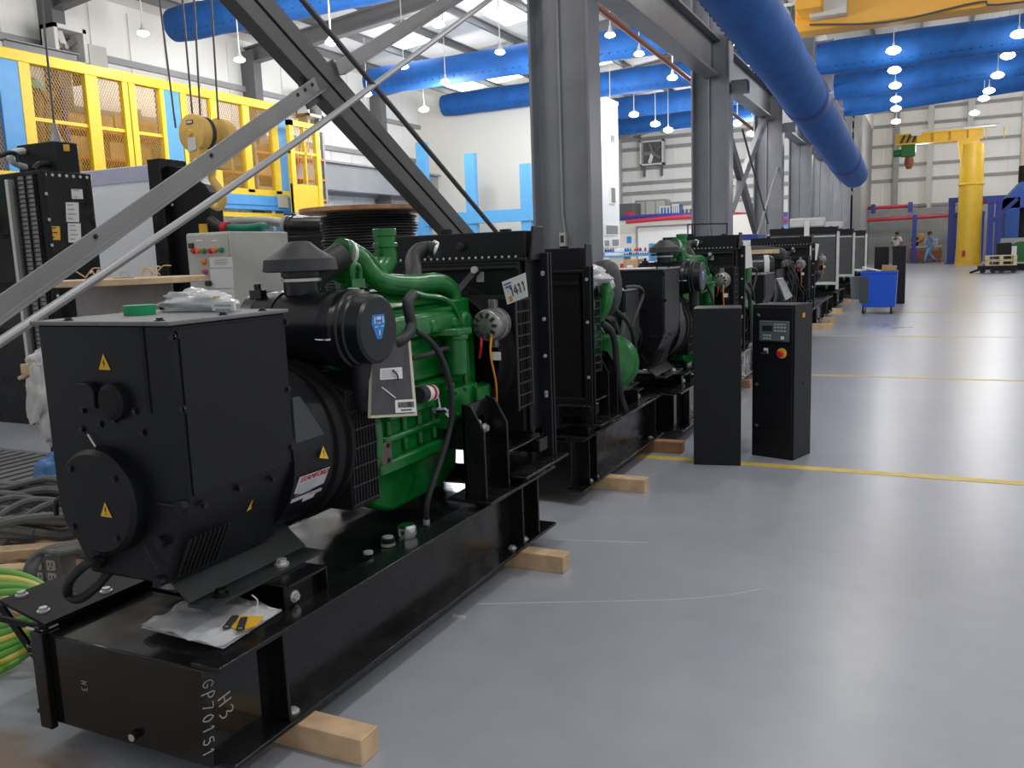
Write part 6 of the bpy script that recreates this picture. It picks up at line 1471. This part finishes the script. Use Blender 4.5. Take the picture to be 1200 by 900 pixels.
p, q = onY(1076, 242, 57), onY(1086, 241, 57); pipe([p, q], 0.09, 'post_grey', 'short dark valve pipe on the far wall')
# booth: hopper, frame, dark opening, extraction fan
YO = 50.0; P = lambda x, y: onY(x, y, YO)
a = P(1176, 300); zr, zh = P(1180, 232).z, P(1195, 213).z
t = thing('spray_booth', (a.x + 2, YO, 0), 'blue spray booth with sloped hood at the right edge of the hall', 'booth')
MB().box(a.x, a.x + 0.6, YO, YO + 3, 0.0, zr).build('post', 'booth_blue', t, smooth=0)
MB().box(a.x, a.x + 5, YO, YO + 3, zr - 0.5, zr).build('header', 'booth_blue', t, smooth=0)
MB().prism([(a.x, zr), (a.x + 5, zr), (a.x + 5, zh), (P(1197, 213).x, zh)], 'y', YO + 0.1, YO + 2.8).build('hood', 'booth_blue', t, smooth=0)
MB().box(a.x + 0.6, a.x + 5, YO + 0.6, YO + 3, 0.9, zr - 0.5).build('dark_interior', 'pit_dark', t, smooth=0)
MB().box(a.x - 0.2, a.x + 5, YO - 0.3, YO + 3, 0.0, 1.3).build('base_panel', 'box_grey', t, smooth=0)
q = P(1200, 200); MB().cyl((q.x + .3, YO + 1, zh), (q.x + .3, YO + 1, P(1195, 193).z), 0.45, seg=16).build('extractor_fan', 'black_matte', t); MB().cyl((q.x + .3, YO + 1.0, P(1195, 193).z), (q.x + .3, YO + 1.0, 9.2), 0.42, seg=16).build('exhaust_duct', 'zinc', t)
# black engine unit with green part by the trolley
YE = 41.0; a, c = onY(1168, 300, YE), onY(1186, 284, YE); t = thing('engine_unit', ((a.x + c.x)/2, YE, 0), 'black engine unit with bright green part behind the pallets', 'engine')
MB().box(a.x, c.x, YE, YE + 0.8, 0.25, c.z).build('housing', 'black_satin', t, smooth=0, bevel=0.03); MB().box(a.x - 0.1, c.x + 1.6, YE, YE + 0.9, 0.0, 0.25).build('skid', 'black_matte', t, smooth=0)
MB().cyl((c.x + 0.35, YE + 0.2, 0.75), (c.x + 0.35, YE + 0.7, 0.75), 0.42, seg=20).build('green_housing', 'green', t); MB().tube([(c.x, YE + .3, c.z - .2), (c.x + .35, YE + .3, c.z - .08), (c.x + .6, YE + .3, c.z - .3)], 0.1, 10, 4).build('pipe', 'rubber', t); MB().box(c.x + 0.0, c.x + 0.18, YE - 0.02, YE, c.z - 0.65, c.z - 0.15).build('tag', 'white_paper', t, smooth=0)
# workbench with clutter behind the walkers
YB2 = 57.4; a, c = onY(1066, 300, YB2), onY(1104, 292, YB2)
t = thing('workbench', ((a.x + c.x)/2, YB2, 0), 'long reddish workbench behind the man in blue', 'bench')
MB().box(a.x, c.x, YB2, YB2 + 1, 0.9, 1.0).build('top', 'box_grey', t, smooth=0); MB().box(a.x, c.x, YB2 + 0.1, YB2 + 0.9, 0.25, 0.7).build('lower_shelf', 'rust_pipe', t, smooth=0)
for x in (a.x + .1, c.x - .1): MB().box(x - .05, x + .05, YB2, YB2 + 1, 0, 0.9).build('leg', 'rust_pipe', t, smooth=0)
for k, (x, h, m, lab) in enumerate(((1072, 0.5, 'black_matte', 'black machine part on the left of the far workbench'), (1080, 0.75, 'carton_tan', 'tan carton on the middle of the far workbench'), (1095, 0.4, 'box_grey', 'grey box on the right of the far workbench'))):
    p = onY(x, 290, YB2 + .5); o = MB().box(p.x - 0.2, p.x + 0.2, YB2 + 0.2, YB2 + 0.8, 1.0, 1.0 + h).build(['machine_part', 'carton', 'box'][k], m, smooth=0, bevel=0.05); tag(o, lab, ['machine part', 'carton', 'box'][k])
p, q = onY(1066, 293, 57.2), onY(1080, 280, 57.2); o = MB().obox(V(((p + q).x/2, 57.46, 1.27)), (1.0, 0.1, 0.12), Matrix.Rotation(R(-22), 3, 'Y')).build('tilted_board', 'wood_red', smooth=0); tag(o, 'brown board tilted above the far workbench', 'board')

# left bay far end: store on a low roof, roll door, parts racks
YS = 42.0; P = lambda x, y, d=0: onY(x, y, YS + d)
x0, x1 = P(727, 270).x, -4.0; zr = P(740, 258).z
o = MB().box(x0 - 0.6, x1, YS, YS + 2.9, 0, zr); st = structure(o.build('wall_store', 'office_white', smooth=0))
p, q = P(748, 290), P(815, 264); structure(MB().box(p.x, q.x + 0.6, YS - 0.05, YS, 0.0, q.z).build('door_1', 'white_wall', smooth=0)); 
b = MB(); b.box(p.x - 0.08, p.x, YS - 0.09, YS, 0, q.z + 0.08); b.box(p.x, q.x + 0.6, YS - 0.09, YS, q.z, q.z + 0.08); structure(b.build('trim_6', 'girt_grey', smooth=0))
p, q = P(735, 285), P(740, 277); o = MB().box(p.x, q.x, YS - 0.03, YS, p.z, q.z).build('notice_board', 'blue_sticker', smooth=0); tag(o, 'small blue notice on the white store wall left of the roll door', 'notice')
pipe([P(727, 255, -.2), P(790, 252, -.2), P(815, 251.5, -.2)], 0.10, 'navy_paint', 'navy pipe along the white store roof')
pipe([P(734, 260, -.55), P(779, 256, -.55), P(815, 253.5, -.55)], 0.11, 'red_pipe', 'red pipe along the white store roof')
pipe([onY(860, 251, 44), onY(892, 253, 44)], 0.11, 'red_pipe', 'red pipe seen between the second and third columns')
def crate(x0_, x1_, y0_, y1_, m, nm, lab, cat, d=1.0, det=None):
    a, c = P(x0_, y1_, d), P(x1_, y0_, d); tt = thing(nm, ((a.x + c.x)/2, YS + d, zr), lab, cat)
    MB().box(a.x, c.x, YS + d, YS + d + 0.9, zr, c.z).build('body', m, tt, smooth=0, bevel=0.02)
    b = MB(); n = 3
    for k in range(n + 1): x = a.x + (c.x - a.x)*k/n; b.box(x - 0.03, x + 0.03, YS + d - 0.03, YS + d, zr, c.z)
    b.box(a.x, c.x, YS + d - 0.04, YS + d, c.z - 0.08, c.z); b.build('frame', det or m, tt, smooth=0)
crate(727, 745, 238, 254, 'post_grey', 'air_unit', 'dark grey air unit on the store roof, left', 'air unit')
crate(745, 780, 233, 254, 'box_grey', 'air_unit', 'large pale grey air unit on the store roof', 'air unit', 1.95, 'girt_grey')
crate(774, 785, 241, 253, 'booth_blue', 'pump_set', 'blue pump set on the store roof, left one', 'pump', 0.5, 'zinc')
crate(788, 795, 239, 253, 'booth_blue', 'pump_set', 'blue pump set on the store roof, right one', 'pump', 0.5, 'zinc')
crate(798, 812, 243, 253, 'post_grey', 'air_unit', 'low grey unit on the store roof, right end', 'air unit', 1.5, 'zinc')
p = P(738, 250, 0.4); o = MB().ball((p.x, YS + 0.4, zr + 0.23), 0.30, 1, 0.8, 0.72).build('wrapped_motor', 'red_print'); tag(o, 'red wrapped motor in front of the dark air unit', 'motor')
crate(876, 882, 238, 252, 'booth_blue', 'pump_set', 'small blue pump seen between the second and third columns', 'pump', 0.5, 'navy_paint')
# tall blue-red sign board between the columns
p, q = onY(915, 275, 40), onY(928, 248, 40); t = thing('display_board', ((p.x + q.x)/2, 40, 0), 'tall blue and red display board between the third and fourth columns', 'board')
MB().box(p.x, q.x, 40, 40.1, 0.2, q.z).build('board', 'sky_blue_paint', t, smooth=0)
for y0_, y1_, m in ((248, 254, 'navy_paint'), (254, 257, 'red_pipe'), (257, 261, 'navy_paint'), (261, 263.5, 'red_pipe')): a, c = onY(915, y1_, 39.98), onY(928, y0_, 39.98); MB().box(a.x, c.x, 39.96, 40, a.z, c.z).build('stripe', m, t, smooth=0)
MB().box(p.x, q.x, 39.9, 40.2, 0, 0.2).build('foot', 'post_grey', t, smooth=0)
# small parts racks in front of the office, with bottles
YK = 20.0; P = lambda x, y, d=0: onY(x, y, YK + d)
a, c = P(698, 299), P(762, 290); zs, zt_ = P(730, 299).z, P(730, 295).z
t = thing('parts_bench', ((a.x + c.x)/2, YK, 0), 'white parts bench with pale blue shelf near the office side', 'bench')
MB().box(a.x, c.x, YK, YK + 0.6, zs - 0.04, zs).build('shelf', 'pale_blue_paint', t, smooth=0)
MB().box(a.x, P(714, 310).x, YK + 0.02, YK + 0.58, 0, zs - 0.04).build('white_cupboard', 'office_white', t, smooth=0); MB().box(P(713, 310).x + 0.02, P(731, 310).x, YK + 0.02, YK + 0.58, 0, zs - 0.04).build('grey_cupboard', 'box_grey', t, smooth=0)
MB().box(P(760, 310).x, c.x, YK + 0.02, YK + 0.58, 0, zs + 0.25).build('end_post', 'pale_blue_paint', t, smooth=0)
zr2 = P(730, 294.8).z; MB().box(a.x, c.x, YK + 0.30, YK + 0.58, zr2 - 0.02, zr2).build('upper_shelf', 'pale_blue_paint', t, smooth=0)
for x in (a.x, c.x - 0.03, (a.x + c.x)/2): MB().box(x, x + 0.03, YK + 0.54, YK + 0.58, zs, zr2).build('upright', 'pale_blue_paint', t, smooth=0)
colr = ['ink', 'navy_paint', 'navy_paint', 'post_grey', 'white_paper', 'white_paper', 'white_paper', 'white_paper', 'cart_blue', 'cart_blue', 'tape_green', 'stop_yellow', 'btn_red', 'btn_red', 'ink', 'white_paper', 'btn_red']
for k, m in enumerate(colr):
    x = P(703 + k*2.95, 292).x; b = MB(); b.lathe((x, YK + 0.42, zr2), (x, YK + 0.42, zr2 + 0.085), [(0, 0.028), (0.65, 0.028), (0.8, 0.014), (1, 0.014)], 10); o = b.build('spray_can', m)
    tag(o, 'small coloured can or bottle in the row on the parts bench shelf', 'can', 'cans in a row on the parts bench')
for k in range(11):
    x = P(730 + k*2.7, 300).x; o = MB().lathe((x, YK + 0.14, zs), (x, YK + 0.14, zs + 0.05), [(0, 0.022), (0.5, 0.022), (1, 0.008)], 8).build('parts_cup', 'slate_plate'); tag(o, 'small dark cup in the lower row of the parts bench', 'cup', 'cups in the lower row of the parts bench')
p = P(744, 309, -0.5); 
for k, (x, y, s, m, lab, r) in enumerate(((733, 312, 0.16, 'red_print', 'red carton in front of the parts bench', 8), (742, 309, 0.26, 'cardboard', 'brown carton in front of the parts bench', -10), (739, 313, 0.10, 'white_paper', 'small white carton before the red one', 0))):
    q = P(x, y, -0.5 - 0.15*k); o = MB().obox((q.x, q.y, q.z), (s*1.4, s, s*0.8), Matrix.Rotation(R(r), 3, 'Z')).build('carton', m, smooth=0, bevel=0.005); tag(o, lab, 'carton')
o = MB().box(P(726, 320).x, P(752, 320).x, YK - 0.95, YK - 0.35, 0, P(740, 313.4, -0.6).z - 0.06).build('low_table', 'girt_grey', smooth=0); tag(o, 'low grey table in front of the parts bench', 'table')
# black low rail and blue crate behind the third radiator
YL = 14.25; p, q = onY(806, 263, YL), onY(853, 262, YL); b = MB()
b.tube([p, q], 0.012, 6)
for x in (806, 811, 814, 852): u = onY(x, 263, YL); b.tube([(u.x, YL, 0), u], 0.012, 6)
tag(b.build('guard_rail', 'black_satin'), 'thin dark guard rail in front of the second column', 'rail')
p, q = onY(866, 289, 15.0), onY(888, 274, 15.0); t = thing('blue_container', ((p.x + q.x)/2, 15.0, 0), 'blue steel container showing above the fourth generator', 'container')
MB().box(p.x, q.x, 15.0, 15.8, 0, q.z).build('body', 'navy_paint', t, smooth=0, bevel=0.01); MB().box(q.x - .25, q.x - .05, 14.97, 15.0, q.z - .3, q.z - .1).build('label', 'white_paper', t, smooth=0)

# ------------------------------------------------------------------ people
def skin_body(name, verts, edges, mat, parent=None, sub=2):
    bm = bmesh.new(); ly = bm.verts.layers.skin.verify(); vs = [bm.verts.new(V(v[0])) for v in verts]
    for e in edges: bm.edges.new((vs[e[0]], vs[e[1]]))
    for v, s in zip(vs, verts):
        r = s[1]; v[ly].radius = r if isinstance(r, tuple) else (r, r)
    vs[0][ly].use_root = True
    me = bpy.data.meshes.new(name); bm.to_mesh(me); bm.free(); me.materials.append(MAT[mat])
    o = bpy.data.objects.new(name, me); COL.objects.link(o); o.modifiers.new('skin', 'SKIN').use_smooth_shade = True
    md = o.modifiers.new('sub', 'SUBSURF'); md.levels = sub; md.render_levels = sub
    if parent: o.parent = parent
    return o
def person(loc, rot, label, J, top, bottom, hair='hair', sleeves=True, scale=1.0):
    """J: joint name -> (x, y, z) in a frame facing -y; metres"""
    t = thing('person', loc, label, 'person')
    t.rotation_euler = (0, 0, rot); t.scale = (scale,)*3
    g = lambda n: V(J[n])
    names = ['pelvis', 'waist', 'chest', 'neck', 'head_base', 'head', 'crown']
    vs = [(g('pelvis'), (0.14, 0.10)), (g('waist'), (0.125, 0.09)), (g('chest'), (0.155, 0.105)), (g('neck'), 0.055), (g('head_base'), (0.072, 0.08)), (g('head'), (0.082, 0.10)), (g('crown'), (0.06, 0.07))]
    es = [(i, i+1) for i in range(6)]
    def limb(base, pts):
        k = base
        for p, r in pts: vs.append((V(p), r)); es.append((k, len(vs)-1)); k = len(vs)-1
        return k
    for s in ('l', 'r'):
        limb(0, [(g('hip_'+s), 0.095), (g('hip_'+s).lerp(g('knee_'+s), 0.5), 0.085), (g('knee_'+s), 0.06), (g('knee_'+s).lerp(g('ankle_'+s), 0.35), 0.06), (g('ankle_'+s), 0.04), (g('toe_'+s), 0.035)])
        w = limb(2, [(g('shoulder_'+s), 0.062), (g('elbow_'+s), 0.043), (g('wrist_'+s), 0.028)])
        d = (g('wrist_'+s) - g('elbow_'+s)).normalized(); palm = limb(w, [(g('wrist_'+s) + d*0.06, (0.03, 0.018))])
        sd = d.cross(V((0, 1, 0.2))).normalized()
        for k in range(4): 
            f = g('wrist_'+s) + d*0.09 + sd*(k - 1.5)*0.018; limb(palm, [(f, 0.009), (f + d*(0.05 + 0.012*(1 - abs(k - 1.5))) + V((0, -0.012, 0)), 0.008)])
        limb(w, [(g('wrist_'+s) + d*0.035 + sd*0.035, 0.010), (g('wrist_'+s) + d*0.07 + sd*0.05, 0.009)])
    body = skin_body('body', vs, es, 'skin', t)
    # clothing
    vs, es = [(g('pelvis') - V((0,0,0.03)), (0.155, 0.118)), (g('waist'), (0.145, 0.11)), (g('chest'), (0.175, 0.122)), (g('neck') - V((0,0,0.045)), 0.07)], [(0,1),(1,2),(2,3)]
    for s in ('l', 'r'):
        e = g('elbow_'+s) if sleeves is True else g('shoulder_'+s).lerp(g('elbow_'+s), 0.75)
        k = limb(2, [(g('shoulder_'+s), 0.078), (e, 0.06)])
        if sleeves is True: limb(k, [(g('elbow_'+s).lerp(g('wrist_'+s), 0.85), 0.045)])
    skin_body('shirt', vs, es, top, t)
    vs, es = [(g('pelvis') + V((0,0,0.02)), (0.15, 0.115))], []
    for s in ('l', 'r'): limb(0, [(g('hip_'+s), 0.108), (g('hip_'+s).lerp(g('knee_'+s), 0.5), 0.098), (g('knee_'+s), 0.078), (g('knee_'+s).lerp(g('ankle_'+s), 0.9), 0.066)])
    skin_body('trousers', vs, es, bottom, t)
    b = MB(); hc, hd = g('head'), g('crown')
    b.ball(hc + (hd - hc)*0.35 + V((0, 0.012, 0.01)), 0.108, 0.92, 1.06, 0.98); 
    b.v = [v for v in b.v]; o = b.build('hair', hair, None); o.parent = t
    # face: nose, eyes, ears
    up_ = (hd - hc).normalized(); fw = V((0, -1, 0)); fw = (fw - up_*fw.dot(up_)).normalized(); si = up_.cross(fw)
    f = MB(); n0 = hc + fw*0.098 - up_*0.015; f.ball(n0, 0.016, 0.9, 1.1, 1.4, 8, 6)
    for k in (1, -1): f.ball(hc + si*(0.088*k) + fw*0.0, 0.024, 0.5, 0.9, 1.3, 8, 6)
    o = f.build('nose_and_ears', 'skin', None); o.parent = t
    f = MB()
    for k in (1, -1): f.ball(hc + fw*0.094 + si*0.032*k + up_*0.018, 0.010, 1.2, 0.6, 0.7, 8, 6)
    f.ball(hc + fw*0.094 - up_*0.05, 0.02, 1.2, 0.35, 0.25, 8, 6); o = f.build('eyes_and_mouth', 'ink', None); o.parent = t
    for s in ('l', 'r'):
        a, c = g('ankle_'+s), g('toe_'+s); d = (c - a); d.z = 0; d.normalize(); zt0 = min(a.z, c.z) - 0.02
        f = MB(); f.ball(a + d*0.07 + V((0, 0, -0.025)), 0.06, 0.8, 1, 0.62, 12, 8)
        f.v = [a + d*0.07 + V((0,0,-0.025)) + (d*((p - (a + d*0.07 + V((0,0,-0.025)))).y*2.3) + V((-d.y, d.x, 0))*((p - (a + d*0.07 + V((0,0,-0.025)))).x) + V((0,0,(p - (a + d*0.07 + V((0,0,-0.025)))).z))) for p in f.v]
        o = f.build('shoe', 'shoe', None); o.parent = t
    return t
STAND = dict(pelvis=(0,0,.95), waist=(0,0.01,1.12), chest=(0,0.0,1.34), neck=(0,0.01,1.50), head_base=(0,-0.01,1.57), head=(0,-0.02,1.64), crown=(0,-0.01,1.71),
             hip_l=(.10,0,.90), knee_l=(.11,-.02,.50), ankle_l=(.11,.02,.09), toe_l=(.12,-.13,.035), hip_r=(-.10,0,.90), knee_r=(-.11,-.02,.50), ankle_r=(-.11,.02,.09), toe_r=(-.12,-.13,.035),
             shoulder_l=(.20,.01,1.43), elbow_l=(.26,.03,1.14), wrist_l=(.25,-.10,.92), shoulder_r=(-.20,.01,1.43), elbow_r=(-.26,.03,1.14), wrist_r=(-.25,-.10,.92))
W = dict(STAND, knee_l=(.10,-.22,.54), ankle_l=(.10,-.30,.11), toe_l=(.10,-.45,.07), knee_r=(-.10,.05,.50), ankle_r=(-.10,.36,.16), toe_r=(-.10,.27,.05), elbow_l=(.25,.16,1.16), wrist_l=(.25,.10,.93), elbow_r=(-.25,-.16,1.17), wrist_r=(-.22,-.36,1.05),
         pelvis=(0,0,.94), head=(0,-0.05,1.63), head_base=(0,-.03,1.56), crown=(0,-.05,1.70))
p = onZ(1089, 309, 0); person((p.x, p.y, 0), R(-68), 'man in blue overalls walking left past the yellow jib pillar', W, 'overall_blue', 'overall_blue', scale=1.04)
p = onY(1050, 300, 52.0); wp = dict(STAND, elbow_l=(.27,-.08,1.16), wrist_l=(.20,-.32,1.14), elbow_r=(-.27,-.08,1.16), wrist_r=(-.20,-.32,1.14), head=(0,-.06,1.63), crown=(0,-.06,1.70))
person((p.x, 52.0, 0), R(150), 'person in white shirt seen from behind beyond the black panels', wp, 'shirt_white', 'trouser_dark', sleeves=False, scale=1.06)
BEND = dict(STAND, waist=(0,-.10,1.08), chest=(0,-.30,1.20), neck=(0,-.43,1.25), head_base=(0,-.48,1.24), head=(0,-.54,1.22), crown=(0,-.60,1.20), shoulder_l=(.20,-.36,1.22), elbow_l=(.24,-.42,.96), wrist_l=(.20,-.50,.74), shoulder_r=(-.20,-.36,1.22), elbow_r=(-.24,-.42,.96), wrist_r=(-.20,-.50,.74), pelvis=(0,0.02,.95))
p = onX(53, 130, -14.0); zq = onX(53, 98, -14.05).z - 1.12
st_ = MB().box(-14.6, -13.7, p.y - 0.4, p.y + 0.4, zq - 0.05, zq)
for dx_ in (-14.57, -13.73):
    for dy_ in (-0.37, 0.37): st_.box(dx_ - 0.02, dx_ + 0.02, p.y + dy_ - 0.02, p.y + dy_ + 0.02, zb_c + 0.005, zq - 0.05)
tag(st_.build('step_platform', 'mesh_gold', smooth=0), 'low step platform under the person behind the cage mesh', 'platform')
person((-14.05, p.y, zq), R(-75), 'person in teal shirt bending forward behind the cage mesh', BEND, 'shirt_teal', 'trouser_tan', sleeves=False, scale=1.0)

# ================================================================== LIGHT
w = bpy.data.worlds.new('world'); sc.world = w; w.use_nodes = True
w.node_tree.nodes['Background'].inputs['Color'].default_value = (0.95, 0.97, 1.0, 1); w.node_tree.nodes['Background'].inputs['Strength'].default_value = 0.5
def bulb(loc, power, rad=0.16):  # point light, shared by the pendants and the added fill without fixtures
    l = bpy.data.lights.new('lamp_and_fill_light', 'POINT'); l.energy = power; l.shadow_soft_size = rad; l.color = (1.0, 0.985, 0.96)
    o = bpy.data.objects.new('lamp_and_fill_light', l); COL.objects.link(o); o.location = loc
for p in LAMPS: bulb(p - V((0, 0, 0.32)), (30 if p.x < -11.5 else 88) if p.x < -3.4 else 24)
# unseen lights: aisle rows carried on, plus added fill brightening left bay and far wall
for X, Y, Z, e in ((-0.9, 3.0, 6.0, 210), (-0.9, 9.0, 6.0, 180), (-0.9, 15.0, 6.0, 110), (4.0, 3.0, 6.0, 210), (4.0, 9.0, 6.0, 180), (4.0, 15.0, 6.0, 140), (4.0, 21.0, 6.0, 70), (3.2, 47.0, 6.2, 330), (-0.5, 52.0, 6.5, 380), (6.8, 53.0, 6.8, 420), (-8.5, 1.5, 5.6, 110), (-8.5, 7.0, 5.6, 110), (-11.0, 4.0, 5.6, 40), (-6.5, 12.5, 5.6, 110), (-5.5, 4.5, 5.8, 90), (-9.5, 13.0, 5.6, 70), (-12.0, 21.5, 5.4, 200), (-8.6, 21.0, 5.4, 180), (-10, 38, 5.6, 350), (-6.5, 36, 5.6, 300)):
    bulb((X, Y, Z), e, 0.16 if Y < 40 else 0.7)
sc.view_settings.view_transform = 'Standard'; sc.view_settings.look = 'None'; sc.view_settings.gamma = 1.0; sc.view_settings.use_curve_mapping = False
sc.view_settings.exposure = 0.0
sc.cycles.use_denoising = True
sc.cycles.max_bounces = 8; sc.cycles.diffuse_bounces = 4; sc.cycles.glossy_bounces = 4; sc.cycles.transparent_max_bounces = 12; sc.cycles.sample_clamp_indirect = 6.0
